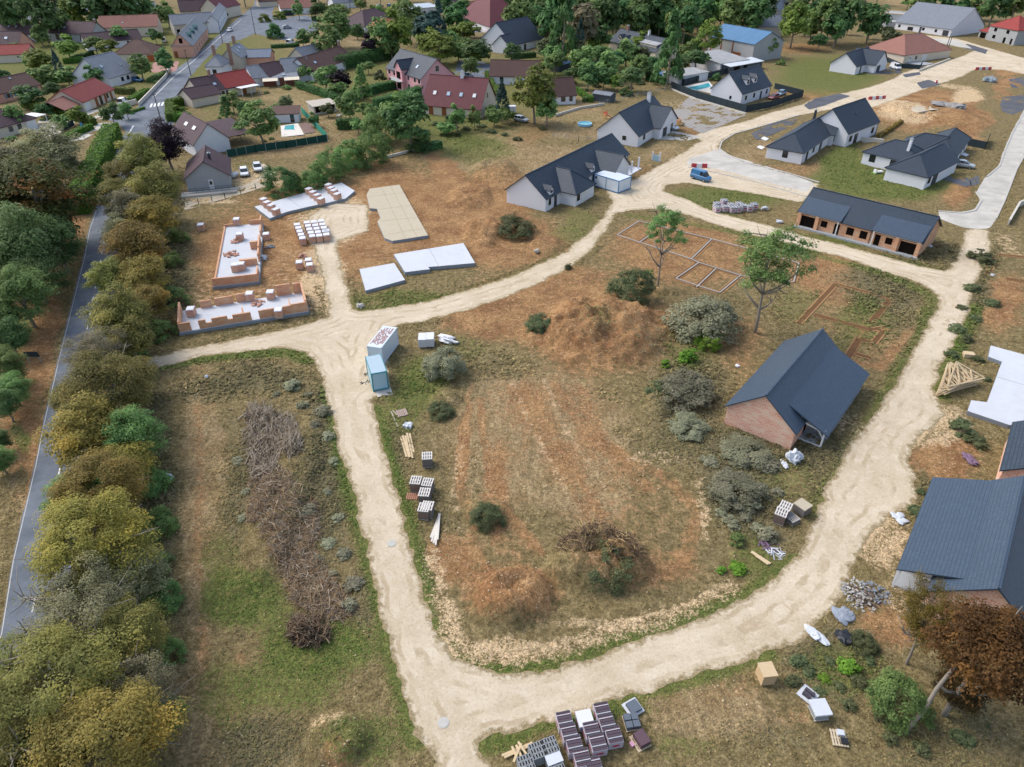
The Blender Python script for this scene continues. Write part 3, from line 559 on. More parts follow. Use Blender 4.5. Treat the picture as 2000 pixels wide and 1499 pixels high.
class House:
    def __init__(s, name, label, P0, P1, P2=None, D=8, z=2.7, rise=None, pitch=36, kind='gable', axis='x', roof=None, wall=None, o=.35, cat='house', k=.5, group=None, hips=(1,1), th=.16, base=-.3):
        A, B = G(P0, z), G(P1, z); e = (B-A); s.L = math.hypot(e.x, e.y); rz = math.atan2(e.y, e.x)
        if P2 is not None:     # settle the angle between the two measured sides, by their lengths
            f = G(P2, z)-B; r2 = math.atan2(-f.x, f.y); dl = (r2-rz+math.pi) % (2*math.pi)-math.pi; rz += dl*f.length/(f.length+s.L)
            ex = Vector((math.cos(rz), math.sin(rz), 0)); s.L = e.dot(ex); A = B-ex*s.L
        ey = Vector((-math.sin(rz), math.cos(rz), 0))
        if P2 is not None: D = max(3, (G(P2, z)-B).dot(ey))
        s.D = D; s.z = z; s.pitch = pitch; s.kind = kind; s.axis = axis; s.k = k
        span = D if axis == 'x' else s.L
        s.rise = rise if rise is not None else span*max(k, 1-k)*math.tan(math.radians(pitch))*(1 if kind != 'mono' else 1)
        s.root = thing(name, label, cat, (A.x, A.y, 0), rz, group)
        s.roofm, s.wallm, s.o = roof, wall, o
        obj('wall', wall_mb(0, 0, s.L, D, base, z, s.rise, kind if kind in ('gable', 'mono') else 'flat', axis, k), wall, s.root)
        if roof is not None:
            s.roof = obj('roof', roof_mb(0, 0, s.L, D, z, s.rise, kind, axis, o, th, k, hips), roof, s.root)
    def wing(s, x0, y0, x1, y1, z=None, pitch=None, rise=None, kind='gable', axis='y', wall=None, roof=None, hips=(1,1), o=None, k=.5, nowall=False):
        z = s.z if z is None else z; pitch = pitch or s.pitch; span = (y1-y0) if axis == 'x' else (x1-x0)
        rise = rise if rise is not None else span/2*math.tan(math.radians(pitch))
        if not nowall: obj('wall', wall_mb(x0, y0, x1, y1, -.3, z, rise, kind if kind in ('gable', 'mono') else 'flat', axis, k), wall or s.wallm, s.root)
        obj('roof', roof_mb(x0, y0, x1, y1, z, rise, kind, axis, s.o if o is None else o, .16, k, hips), roof or s.roofm, s.root)
    def local(s, p, z):
        w = G(p, z)-s.root.location; c, n = math.cos(s.root.rotation_euler.z), math.sin(s.root.rotation_euler.z); return (w.x*c+w.y*n, -w.x*n+w.y*c)
    def wing_px(s, P0, P1, P2, z=None, back=0, **k):
        z = s.z if z is None else z; q = [s.local(p, z) for p in (P0, P1, P2)]
        x0, x1, y0, y1 = min(q[0][0], q[1][0]), max(q[1][0], q[2][0]), min(q[0][1], q[1][1]), q[2][1]+back
        s.wing(x0, y0, x1, y1, z=z, **k); return x0, y0, x1, y1
    def plc(s, face, u, v, d=0):
        """point on a facade: u along it (seen from outside, left to right), v height, d proud"""
        if face == 'f': return Vector((u, -d, v)), Vector((1,0,0)), Vector((0,-1,0))
        if face == 'r': return Vector((s.L+d, u, v)), Vector((0,1,0)), Vector((1,0,0))
        if face == 'l': return Vector((-d, s.D-u, v)), Vector((0,-1,0)), Vector((-1,0,0))
        return Vector((s.L-u, s.D+d, v)), Vector((-1,0,0)), Vector((0,1,0))
    def slab(s, face, u, v, w, h, d0, d1, at=None):
        p, e, n = s.plc(face, u, v); 
        if at is not None: p = p+Vector(at)
        mb = MB(); pts = []
        for dd in (d0, d1):
            for a, b in ((0,0),(w,0),(w,h),(0,h)): pts.append(tuple(p+e*a+n*dd+Vector((0,0,b))))
        mb.v = pts; mb.f = [(4,5,6,7),(3,2,1,0),(0,1,5,4),(1,2,6,5),(2,3,7,6),(3,0,4,7)]; mb.m = [0]*6
        return mb
    def feat(s, face, kind, u, v=.9, w=1.2, h=1.25, at=None):
        if kind in ('win', 'dwin', 'shut', 'wshut'):
            fr = obj('window', s.slab(face, u-.07, v-.07, w+.14, h+.14, -.04, .035, at), M_DARKJ if kind == 'dwin' else M_PVC, s.root)
            obj('pane', s.slab(face, u, v, w, h, .0, .05, at), M_GLASS, fr)
            if kind in ('shut', 'wshut'):
                for du in (-w*.5-.1, w+.1): obj('shutter', s.slab(face, u+du, v-.05, w*.5, h+.1, -.02, .07, at), M_WOODSH if kind == 'wshut' else M_BLUESH, s.root)
        elif kind == 'painted_void':
            obj('painted_opening', s.slab(face, u, v, w, h, -.04, .025, at), M_PAINTED_SHADE, s.root)  # no hole is cut: a proud dark panel paints the indoor shade
        elif kind == 'door':
            d = obj('door', s.slab(face, u, .05, w if w != 1.2 else .95, 2.1, -.04, .05, at), M_DARKJ, s.root)
        elif kind == 'wdoor':
            d = obj('door', s.slab(face, u, .05, w if w != 1.2 else .95, 2.15, -.04, .05, at), M_PVC, s.root); obj('pane', s.slab(face, u+.2, 1.2, .5, .7, 0, .07, at), M_GLASS, d)
        elif kind == 'garage':
            d = obj('garage_door', s.slab(face, u, .03, w if w != 1.2 else 2.5, 2.1, -.04, .05, at), M_PVC, s.root)
            mb = MB()
            for i in range(4): mb.v; 
        elif kind == 'dgarage': obj('garage_door', s.slab(face, u, .03, w if w != 1.2 else 2.5, 2.1, -.04, .05, at), M_DARKJ, s.root)
        elif kind == 'ogarage': obj('garage_door', s.slab(face, u, .03, w if w != 1.2 else 2.5, 2.1, -.04, .05, at), M_ORANGE, s.root)
        elif kind == 'wood': obj('door', s.slab(face, u, .05, w, 2.15, -.04, .06, at), M_WOODSH, s.root)
        return s
    def skylight(s, side, u, t, w=.8, h=1.0, mat=None):
        """side f/b (axis x) or l/r (axis y); u along the ridge, t fraction up the slope"""
        span = s.D if s.axis == 'x' else s.L; rise = s.rise; hw = span/2
        n_l = math.hypot(hw, rise); du = hw/n_l; dz = rise/n_l
        mb = MB(); mb2 = MB()
        def P(a, b, c):   # a along, b up-slope from eave, c normal offset
            hor = b*du-c*dz; zz = s.z+b*dz+c*du
            if side == 'f': return (a, hor, zz)
            if side == 'b': return (a, s.D-hor, zz)
            if side == 'l': return (hor, a, zz)
            return (s.L-hor, a, zz)
        def bx(a0, a1, b0, b1, c0, c1):
            m = MB(); m.v = [P(a0,b0,c0),P(a1,b0,c0),P(a1,b1,c0),P(a0,b1,c0),P(a0,b0,c1),P(a1,b0,c1),P(a1,b1,c1),P(a0,b1,c1)]
            m.f = [(4,5,6,7),(3,2,1,0),(0,1,5,4),(1,2,6,5),(2,3,7,6),(3,0,4,7)]; m.m = [0]*6; return m
        b0 = t*n_l
        f = obj('skylight', bx(u-w/2-.08, u+w/2+.08, b0-.08, b0+h+.08, 0, .09), M_DARKJ, s.root)
        obj('pane', bx(u-w/2, u+w/2, b0, b0+h, .05, .12), mat or M_SKYL, f)
        return s
    def chimney(s, x, y, top, w=.7, mat=None):
        mb = MB(); mb.box(x-w/2, y-w/2, s.z*.6, x+w/2, y+w/2, top)
        c = obj('chimney', mb, mat or M_CHIM, s.root)
        m2 = MB(); m2.box(x-w/2-.08, y-w/2-.08, top, x+w/2+.08, y+w/2+.08, top+.12); m2.cyl(x, y, top+.12, top+.4, w*.22, 8)
        obj('chimney_cap', m2, M_FOUND, c); return s
    def gutter(s, face='f', x0=0, x1=None, z=None):
        z = (s.z if z is None else z); x1 = x1 if x1 is not None else (s.L if face in 'fb' else s.D)
        p, e, n = s.plc(face, x0, z-.28, s.o+.05); q = p+e*(x1-x0)
        mb = MB(); mb.bar(p, q, .12, .12); a = q-n*(s.o+.0); mb.bar(a-e*.1, (a.x-e.x*.1, a.y-e.y*.1, 0), .09)
        obj('gutter', mb, M_GUT, s.root); return s
    def dormer(s, side, u, w=1.5, h=1.5, setb=1.2, pitch=45, wall=None, roof=None, glass=True):
        span = s.D if s.axis == 'x' else s.L; hw = span/2; sl = s.rise/hw
        b = setb; z0 = s.z+b*sl; dep = (h+.8)/sl+.3; r = w/2*math.tan(math.radians(pitch))
        def T(a, c, zz):
            if side == 'f': return (u+a, c, zz)
            if side == 'b': return (u-a, s.D-c, zz)
            if side == 'r': return (s.L-c, u+a, zz)
            return (c, u-a, zz)
        mb = MB(); W2 = w/2
        mb.poly([T(-W2,b,z0-.2),T(W2,b,z0-.2),T(W2,b,z0+h),T(0,b,z0+h+r),T(-W2,b,z0+h)])
        mb.poly([T(W2,b,z0-.2),T(W2,b+dep,z0-.2),T(W2,b+dep,z0+h),T(W2,b,z0+h)]); mb.poly([T(-W2,b+dep,z0-.2),T(-W2,b,z0-.2),T(-W2,b,z0+h),T(-W2,b+dep,z0+h)])
        d = obj('dormer', mb, wall or s.wallm, s.root)
        m2 = MB(); q = W2+.15; zq = z0+h-.15*math.tan(math.radians(pitch)); e_ = b-.15; dd = dep+r/sl
        for sg in (1, -1):
            f = [T(sg*q,e_,zq+.08),T(sg*q,b+dd,zq+.08),T(0,b+dd,z0+h+r+.08),T(0,e_,z0+h+r+.08)]; f2 = [(a,c,zz-.12) for a,c,zz in f]
            m2.poly(f if sg > 0 else f[::-1]); m2.poly(f2[::-1] if sg > 0 else f2); m2.poly([f[3], f2[3], f2[0], f[0]])
        obj('dormer_roof', m2, roof or s.roofm, d)
        m3 = MB(); c = b-.04; m3.poly([T(-w*.3,c,z0+.25),T(w*.3,c,z0+.25),T(w*.3,c,z0+h-.1),T(-w*.3,c,z0+h-.1)]); obj('dormer_pane', m3, M_GLASS, d)
        return s
# ------------------------------------------------------------------ new houses of the estate
H = House('bungalow', 'long white bungalow with dark tiled roof beside the blue framed cabin', (994,366), (1066,386), (1221,298), z=2.8, kind='gable', axis='y', roof=R_FLAT, wall=W_WHITE, pitch=38)
L, D = H.L, H.D
H.wing(L-3.5, D*.16, L+3.3, D*.16+7.2, kind='hip', axis='x', hips=(0,1)); H.wing(L-3.5, D*.62, L+3.4, D*.62+6.5, kind='gable', axis='x', pitch=38)
H.feat('r','win',D*.03,.9,.9,1.3).feat('r','door',D*.09).feat('r','garage',D*.16+2.2,at=(3.3,0,0)).feat('r','win',D*.16+.5,at=(3.3,0,0)).feat('r','win',D*.45).feat('r','door',D*.53).feat('r','win',D*.57,.2,.9,2).gutter('r').feat('r','garage',D*.62+1,at=(3.4,0,0))
mb = MB(); 
for yy in (D*.87, D*.97): mb.box(L+3.0, yy, 0, L+3.3, yy+.3, 2.6)
mb.box(L, D*.83, -.1, L+3.6, D, .12); obj('porch', mb, W_WHITE, H.root); H.wing(L-2, D*.83, L+3.4, D, kind='mono', axis='x', z=2.5, rise=.01, nowall=True) if False else None
for yy in (.06, .58): H.dormer('r', D*yy+ (0 if yy < .1 else -1.5), 1.3, .9, .02)
H = House('bungalow', 'white gabled house with white chimney above the bungalow and blue pool', (1170,250), (1247,264), (1305,228), z=2.8, axis='y', roof=R_FLAT, wall=W_WHITE, pitch=40)
L, D = H.L, H.D; H.wing(L-3, D*.45, L+1.8, D, kind='gable', axis='x', hips=(0,1), pitch=34)
H.feat('f','win',L*.62,1.1,1,1).chimney(L*.55, D*.8, 8.6, .8, W_WHITE).feat('r','dgarage',D*.55,at=(1.8,0,0)).feat('r','win',D*.8,.1,1.6,2.1,at=(1.8,0,0)).feat('r','win',D*.15).gutter('r')
H = House('detached_house', 'large white house with twin dormers inside the dark screen fence', (1386,172), (1450,182), (1512,166), z=3.3, axis='y', roof=R_FLAT, wall=W_WHITE, pitch=43)
L, D = H.L, H.D
for u in (.3, .55): H.dormer('r', D*u, 1.7, 1.5, 1.4, 42, W_WHITE)
for u in (.12,.4,.85): H.feat('r','win',D*u,1.0,1.1,1.2)
H.feat('r','door',D*.65).feat('f','win',L*.62,1.1,.7,.9).gutter('r')
H = House('bungalow', 'white hipped bungalow inside the street bend, with grey terrace', (1502,283), (1569,297), (1629,250), z=2.8, kind='hip', axis='y', roof=R_SLATE, wall=W_WHITE, pitch=33)
L, D = H.L, H.D; H.wing(L*.35, D-5.6, L+.9, D, kind='gable', axis='x', pitch=36); H.wing(L*.1, D-1, L*.55, D+4, kind='gable', axis='y', pitch=36)
H.feat('f','dwin',L*.46,.9,1.1,1.4).feat('r','dwin',D*.12,.1,1.2,2.1).feat('r','dwin',D*.3).feat('r','door',D*.5,w=1.6).feat('r','dwin',D-4.6,.8,1.1,1.5,at=(.9,0,0)).feat('r','dwin',D-2.4,.8,1.1,1.5,at=(.9,0,0)).chimney(L*.33, D*.92, 6.6, .5, M_DARKJ).gutter('r')
H = House('detached_house', 'tall white steep gabled house behind the hipped bungalow', (1594,238), (1657,259), (1691,231), z=3.4, axis='y', roof=R_SLATE, wall=W_WHITE, pitch=42)
H.feat('r','dwin',1.5).feat('r','dwin',4,.1,1.6,2.1).feat('r','dwin',H.D-3).skylight('r', H.D*.5, .5, .5, .5, M_DARKJ).gutter('r')
H = House('bungalow', 'white L-shaped bungalow with hipped front wing on the bright green lawn', (1688,295), (1790,318), D=8.5, z=2.8, kind='hip', axis='x', roof=R_SLATE, wall=W_WHITE, pitch=31)
L, D = H.L, H.D
x0, y0, x1, y1 = H.wing_px((1734,325), (1812,344), (1842,306), kind='hip', axis='y', hips=(1,0), pitch=33)
H.feat('f','dwin',L*.14,.9,1.2,1.4).feat('f','dwin',x0-2.2,.1,1.6,2.1).chimney(L*.72, 2.4, 6.6, .55, W_WHITE).feat('r','dwin',1.2,.9,1.2,1.2,at=(x1-L,y0,0)).feat('r','dgarage',3.4,at=(x1-L,y0,0))
H = House('bungalow', 'white bungalow with tall hipped roof beside the little walled garden', (1806,290), (1867,303), (1883,266), z=2.8, kind='hip', axis='y', roof=R_SLATE, wall=W_WHITE, pitch=35)
H.wing(-5, H.D*.1, 3.5, H.D*.1+7, kind='hip', axis='x', hips=(1,0), pitch=33); H.feat('r','dgarage',H.D*.15).feat('r','door',H.D*.5).feat('r','dwin',H.D*.7)
# brick terrace under the east street
H = House('brick_terrace', 'unfinished brick terrace with long dark roof and two porch roofs', (1563,411), (1802,472), D=9.5, z=2.9, axis='x', roof=R_FLAT, wall=W_BRICK, pitch=31, cat='house')
L, D = H.L, H.D
for x0, x1 in ((0, L*.36), (L*.625, L)):
    mb = roof_mb(x0+.05, -.45, x1-.05, 2.7, 2.98, 1.62, 'mono', 'x', .15, .12); obj('porch_roof', mb, R_STEEL, H.root)
    for x in ((x0+.25, x0+3.4) if x0 == 0 else (x1-.25, x1-3.6)): m2 = MB(); m2.box(x-.3, -.45, -.2, x+.3, -.06, 2.85); obj('pier', m2, W_BRICK, H.root)
    m3 = MB(); xx = x1-.3 if x0 == 0 else x0+.3; m3.bar((xx, -.5, 0), (xx, -.5, 2.85), .16); m3.bar((xx, -.5, 2.8), (xx, -.05, 2.85), .16); m3.bar((x0+.1,-.52,2.78),(x1-.1,-.52,2.78),.12,.12); obj('porch_frame', m3, M_PVC, H.root)
for u, k_, w_, h_, v in ((.025,'painted_void',2.7,2.1,.05),(.2,'painted_void',1.1,1.1,1.0),(.315,'painted_void',.9,2.1,.05),(.42,'painted_void',1.2,1.3,.8),(.53,'painted_void',1.2,1.3,.8),(.65,'painted_void',.9,2.1,.05),(.735,'painted_void',1.1,1.1,1.0),(.85,'painted_void',3.1,2.1,.05)): H.feat('f', k_, u*L, v, w_, h_)
mb = MB(); mb.box(-.15, -.9, -.3, L+.15, -.02, .3); obj('plinth', mb, M_FOUND, H.root); H.gutter('f', L*.37, L*.62)
# brick house in the middle of the field
H = House('brick_house', 'unfinished brick house with steep anthracite roof in the weeds', (1422,790), (1554,842), (1655,706), z=2.7, axis='y', roof=R_STEEL, wall=W_BRICK2, pitch=39, o=.28)
L, D = H.L, H.D
mb = roof_mb(-3.6, 0, 1.8, D-2, 2.2, 2.15, 'mono', 'x', .2, .15)
def rot_r(mb, L, D, y0): mb.v = [(L-(v[1])*1.0+0, v[0], v[2]) for v in mb.v]; return mb
mb = roof_mb(2.2, -2.6, D-.3, 3.1, 2.2, 2.55, 'mono', 'x', .2, .15); mb.v = [(L-y, x, z) for x, y, z in mb.v]; obj('porch_roof', mb, R_STEEL, H.root)
m3 = MB(); xo = L+2.35
for y in (2.5, D*.5, D-.8): m3.bar((xo, y, 0), (xo, y, 2.05), .18)
m3.bar((xo, 2.5, 2.1), (xo, D-.8, 2.1), .2, .24); m3.bar((xo, 2.5, 2.0), (L, 2.5, 2.4), .16); m3.bar((xo-.9, 2.5, 2.35), (xo, 2.5, 1.2), .1); m3.bar((xo,2.5,2.15),(L-.3,2.5,3.15),.16,.3); m3.bar((xo,2.5,.12),(L,2.5,.12),.14); obj('porch_frame', m3, M_PVC, H.root)
mb = MB(); mb.box(L+.01, 2.4, -.2, L+2.5, D-.6, .1); obj('porch_slab', mb, M_FOUND, H.root)
H.feat('r','painted_void',3.5,.05,1.1,2.1).feat('r','painted_void',7,.8,1.4,1.3).feat('r','painted_void',11,.05,2.2,2.1)
# big house cut by the right edge
H = House('brick_house', 'big dark pan-tiled house with brick gable behind the brown tree', (1787,1155), (2040,1232), D=18, z=2.7, axis='y', roof=R_STEEL, wall=W_BRICK2, pitch=40, k=.5, o=.3) if False else None
def local_house(name, label, E0, E1, width, z, pitch, side, wall, roof, **k):
    """house given by one long eave line E0 (near) to E1 (far), lying on its left side"""
    A, B = G(E0, z), G(E1, z); d = (B-A); d.z = 0; n = Vector((d.y, -d.x, 0)).normalized()
    C = A+n*width
    def inv(P): # back to photo measure for the constructor
        x, y, zz = P.x, P.y, P.z-CH; den = y*CT-zz*ST; u = x/den; v = (-y*ST-zz*CT)/den
        return (1000+F*u, 749.5+F*v)
    return House(name, label, inv(A), inv(C), D=d.length, z=z, pitch=pitch, axis='y', wall=wall, roof=roof, **k)
H = local_house('brick_house', 'big dark pan-tiled house with brick gable behind the rusty brown tree', (1822,1150), (1888,948), 7.2, 2.9, 40, 'l', W_BRICK2, R_STEEL, o=.3)
L, D = H.L, H.D
mb = roof_mb(0, -2.6, D-1.2, 2.4, 2.35, 2.3, 'mono', 'x', .15, .15)
mb.v = [(y, D-x, z) for x, y, z in mb.v]; obj('porch_roof', mb, R_STEEL, H.root)
m3 = MB(); 
for y in (1.3, D*.5, D-.4): m3.bar((-2.45, y, 0), (-2.45, y, 2.2), .18)
m3.bar((-2.45, 1.2, 2.2), (-2.45, D-.3, 2.2), .18, .24); m3.bar((-2.45, 1.35, 2.2), (0, 1.35, 2.5), .16); m3.bar((-2.4,1.35,2.2),(0,1.35,3.3),.12,.24); obj('porch_frame', m3, M_PVC, H.root)
mb = MB(); mb.box(-2.6, 1.5, -.2, -.02, D-.3, .09); obj('porch_slab', mb, M_FOUND, H.root); H.feat('l','painted_void',2,.05,1.2,2.1).feat('l','painted_void',6,.9,1.4,1.2)
H = local_house('brick_house', 'small anthracite roof behind the big pan-tiled house by the white slab', (1962,915), (1985,826), 8.5, 2.9, 36, 'l', W_BRICK2, R_FLAT, o=.3)
# north-east corner
H = House('bungalow', 'white L-shaped bungalow with slate roof beside the white van', (1626,121), (1673,129), (1710,116), z=2.8, axis='y', roof=R_SLATE, wall=W_WHITE, pitch=38)
H.wing(H.L*.3, H.D*.45, H.L+3.2, H.D, kind='gable', axis='x', pitch=38, hips=(0,1)); H.feat('r','door',H.D*.2).feat('r','dgarage',H.D*.55,at=(3.2,0,0))
H = House('villa', 'cream villa with salmon hipped roof behind the white van', (1717,90), (1768,107), (1824,90), z=3, kind='hip', axis='y', roof=R_SALMON, wall=W_CREAM, pitch=30)
H.feat('f','win',2).feat('f','win',6,.1,2,2.1).feat('r','wdoor',3).feat('r','win',6).feat('r','garage',10).chimney(H.L*.5,H.D*.6,7.6,.8,W_CREAM)
mb = MB(); mb.box(H.L+.02, 2, -.1, H.L+6, 9, .2); obj('terrace', mb, M_FOUND, H.root)
H = House('bungalow', 'long white bungalow with pale slate roof near the top right corner', (1771,40), (1860,57), (1889,44), z=3, axis='x', roof=R_ZINC, wall=W_WHITE, pitch=30)
for u in (.06,.5,.72): H.feat('f','dwin',H.L*u,1,1,1)
H.feat('f','dwin',H.L*.24,.3,2.5,1.3).feat('f','door',H.L*.45).feat('f','dgarage',H.L*.86,w=2.6)
H = House('villa', 'two-storey grey block villa with red pyramid roof at right edge', (1935,49), (1990,59), D=11, z=5.6, kind='hip', axis='y', roof=R_RED, wall=W_BLOCK, pitch=30)
for u, v in ((.18,3.6),(.62,3.6),(.2,1.0)): H.feat('f','painted_void',H.L*u,v,1.5,1.3)
H.feat('f','painted_void',H.L*.6,.05,1.2,2.1).feat('f','painted_void',H.L*.85,.05,1.0,2.1)
H.wing(-6.5, 2, -.02, 9, z=2.8, kind='hip', axis='y', pitch=28); H.feat('f','painted_void',-5.6,.05,3,2,at=(0,2,0)).feat('f','painted_void',-1.7,.05,1.2,2.1,at=(0,2,0))
H = House('block_building', 'roofless grey block building under construction behind the trees', (1722,26), (1772,30), D=12, z=5, kind='flat', axis='x', roof=None, wall=W_BLOCK, rise=0)
H.feat('f','painted_void',2,1,1.4,1.2).feat('f','painted_void',8,1,1.4,1.2).wing(3,-9,H.L-2,-1,z=2.6,kind='flat',axis='x',roof=W_BLOCK,rise=.01) if False else H.feat('f','painted_void',2,1,1.4,1.2)
m2 = MB(); m2.box(0,-.1,5.0,H.L,.3,5.3); m2.box(0,11.7,5.0,H.L,12,5.3); m2.box(-.1,0,5,.3,12,5.3); obj('parapet', m2, M_WOODN, H.root)
H = House('block_wall', 'grey block garage shell in front of the roofless block building', (1732,44), (1790,40), D=8, z=2.6, kind='flat', axis='x', roof=None, wall=W_BLOCK, rise=0, cat='garage'); H.feat('f','painted_void',H.L*.3,1,1,.8)
H = House('barn', 'tall grey barn with bright blue sheet roof', (1410,66), (1474,86), (1503,74), z=6, axis='x', roof=R_BLUE, wall=W_GREY, pitch=24)
mb = MB()
for u in (.08,.3,.55): mb.box(H.L*u,-.12,0,H.L*u+.5,-.02,5.8)
obj('timber_post', mb, M_WOODSH, H.root); H.feat('f','wood',H.L*.58,.05,4,3)
H = House('outbuilding', 'low grey outbuilding with flat sheet roof below the blue barn', (1408,124), (1462,116), D=14, z=3, kind='mono', axis='x', rise=1.2, roof=R_FIBRO, wall=W_WHITE)
H = House('shed', 'white topped lean-to shed in front of the grey outbuilding', (1427,130), (1490,119), D=5, z=2.5, kind='mono', axis='x', rise=.5, roof=plain('white_sheet','c9cfd2',.5,.4), wall=W_DKGREY, cat='shed'); H.feat('f','painted_void',2,.1,3,2).feat('f','painted_void',7,.1,2,2)
H = House('long_house', 'long low slate-roofed house with light dormer below the wood', (1190,79), (1281,101), D=11, z=3.2, axis='x', roof=R_SLATE, wall=W_CREAM, pitch=34)
for u in (.2,.35,.6,.8): H.feat('f','win',H.L*u)
H.chimney(H.L*.15,5.5,8.5,.8).chimney(H.L*.6,5.5,8.2,.7,W_WHITE).dormer('f',H.L*.18,1.6,1.0,1.2).dormer('f',H.L*.3,1.6,1.0,1.2).wing(H.L*.62,1.2,H.L*.95,6,z=5.0,kind='mono',axis='x',rise=1.2,roof=R_FIBRO)
H = House('garage_block', 'pale flat-topped garage beside the dark fence and pool', (1325,150), (1384,140), D=7, z=2.6, kind='mono', axis='x', rise=.3, roof=R_FIBRO, wall=W_WHITE, cat='garage')
H = House('stone_hall', 'long grey stone hall half hidden behind tall trees', (1470,52), (1530,50), D=10, z=4.5, axis='x', roof=R_ZINC, wall=W_STONE, pitch=35)
H = House('gabled_hall', 'tall grey gabled building cut by the top edge behind trees', (1496,18), (1520,20), D=16, z=6, axis='y', roof=R_ZINC, wall=W_GREY, pitch=48)
# ------------------------------------------------------------------ the old village
H = House('village_house', 'white gabled house with dark roof half hidden in the top left trees', (46,27), (80,27), D=9, z=3, axis='x', roof=R_PURPLE, wall=W_WHITE, pitch=45)
H = House('village_house', 'brown-roofed house with two skylights and white gable at far left', (-12,63), (60,67), D=9, z=3, axis='x', roof=R_PURPLE, wall=W_WHITE, pitch=38); H.skylight('f',H.L*.32,.5).skylight('f',H.L*.52,.5).feat('r','painted_void',3,.05,1.2,2.1).feat('f','painted_void',H.L*.8,.05,2.4,2.1)
H = House('village_house', 'small brown-roofed house with round skylight at the left edge', (-30,87), (34,88), D=9, z=3, axis='x', roof=R_PURPLE, wall=W_SALM, pitch=42); H.skylight('f',H.L*.6,.4,1.2,1.0)
H = House('village_house', 'cream house under a plain red roof at the left edge', (-25,107), (55,104), D=7.5, z=3, axis='x', roof=R_RED, wall=W_CREAM, pitch=34); H.feat('f','painted_void',H.L*.7,1.6,.7,.5)
H = House('village_house', 'grey-fronted cottage with plum roof and one white skylight', (95,63), (178,66), D=9, z=3.6, axis='x', roof=R_PURPLE, wall=W_GREY, pitch=40); H.feat('f','dwin',H.L*.14,.9,1.5,1.9).feat('f','dwin',H.L*.42,.9,1.8,1.9).feat('f','door',H.L*.8,w=1.4).skylight('f',H.L*.33,.35).chimney(H.L*.98,4.5,8.2,.8)
H = House('village_barn', 'low plum-roofed barn with white wall below the salmon-roofed barn', (167,84), (276,74), D=8.5, z=2.8, axis='x', roof=R_PURPLE, wall=W_WHITE, pitch=33); H.feat('f','door',H.L*.72)
H.skylight('f',H.L*.28,.5,.5,.5,M_DARKJ)
H = House('village_barn', 'long salmon-roofed barn with cream end wall', (194,54), (307,50), D=11, z=4, axis='x', roof=R_SALMON, wall=W_CREAM, pitch=34); H.skylight('f',H.L*.4,.3,.6,.6).feat('f','garage',H.L*.8,w=3)
H = House('village_house', 'grey slate-roofed town house across the street end', (338,48), (420,42), D=9, z=4.5, axis='x', roof=R_ZINC, wall=W_STONE, pitch=36); H.feat('f','painted_void',H.L*.05,.05,1.4,2.4)
H = House('pink_house', 'pink town house with grey roof and teal dormers on the street', (332,92), (375,88), (417,52), z=4.2, axis='y', roof=R_ZINC, wall=W_SALM, pitch=47)
for u in (.2,.4,.6): H.dormer('r', H.D*u, 1.7, 1.3, 1.0, 40, M_TEAL, M_TEAL)
for u in (.05,.2,.35,.5,.65,.8): H.feat('r','win',H.D*u,.9,1.1,1.7)
H.feat('f','painted_void',H.L*.42,4.8,1.2,1.7).feat('f','wood',H.L*.05,.05,1.2); mb = MB(); mb.box(-.2,-.3,3.9,H.L+.2,-.02,4.1); obj('cornice', mb, M_FOUND, H.root)
H = House('street_terrace', 'white terraced houses with grey roofs along the upper street', (402,42), (424,40), (452,8), z=5, axis='y', roof=R_ZINC, wall=W_WHITE, pitch=40)
for u in (.1,.25,.4,.55,.7,.85): H.feat('r','win',H.D*u,1,1,1.5)
H = House('village_house', 'wide plum-roofed house at the top edge left of the street', (352,22), (418,19), D=10, z=3.6, axis='x', roof=R_PURPLE, wall=W_CREAM, pitch=40); H.feat('f','win',3).feat('f','door',H.L*.15)
H = House('village_house', 'red-roofed end house at the top of the street', (427,17), (468,8), D=10, z=5, axis='x', roof=R_MAROON, wall=W_CREAM, pitch=40); H.feat('f','win',2,1).feat('f','win',6,1)
H = House('village_house', 'white dark-roofed house just right of the street at the top edge', (548,16), (612,13), D=9, z=3.2, axis='x', roof=R_SALMON, wall=W_WHITE, pitch=36); H.feat('f','painted_void',H.L*.1,.05,1.4,2.1)
H = House('hipped_house', 'brown hipped house with orange garage doors behind the round tree', (221,105), (299,104), D=12, z=2.8, kind='hip', axis='x', roof=R_BROWN, wall=W_CREAM, pitch=32); H.feat('f','ogarage',H.L*.82).feat('f','win',H.L*.6).feat('r','ogarage',2).feat('r','ogarage',6)
H = House('village_house', 'white house with worn slate roof and gable facing left', (152,144), (212,152), (250,136), z=3, axis='y', roof=R_ZINC, wall=W_WHITE, pitch=37); H.skylight('r',H.D*.18,.45).skylight('r',H.D*.75,.35,.5,.5).feat('r','garage',1.2).feat('r','win',H.D*.4).feat('r','win',H.D*.6)
H = House('red_roofed_house', 'long house under the bright red roof with wooden shutters', (160,199), (221,173), D=10, z=2.7, axis='x', roof=roofing('vivid_red_tiles','7d302c','8f3c36',.25,.33,.6,.3), wall=W_CREAM, pitch=30); L = H.L
H.feat('f','garage',.8).feat('f','wood',L*.36,.05,1.3).feat('f','dwin',L*.5,.1,1.2,2.1).feat('f','wood',L*.65,.05,1).feat('f','win',L*.72).feat('f','wood',L*.85,.05,.9).wing(-7,1,-.2,8.5,z=2.3,kind='gable',axis='x',pitch=26,roof=R_SALMON,nowall=True)
mb = MB()
for x, y in ((-6.8,1.1),(-6.8,8.2),(-3.4,1.1)): mb.box(x,y,-.1,x+.25,y+.25,2.2)
obj('carport_post', mb, M_WOODW, H.root)
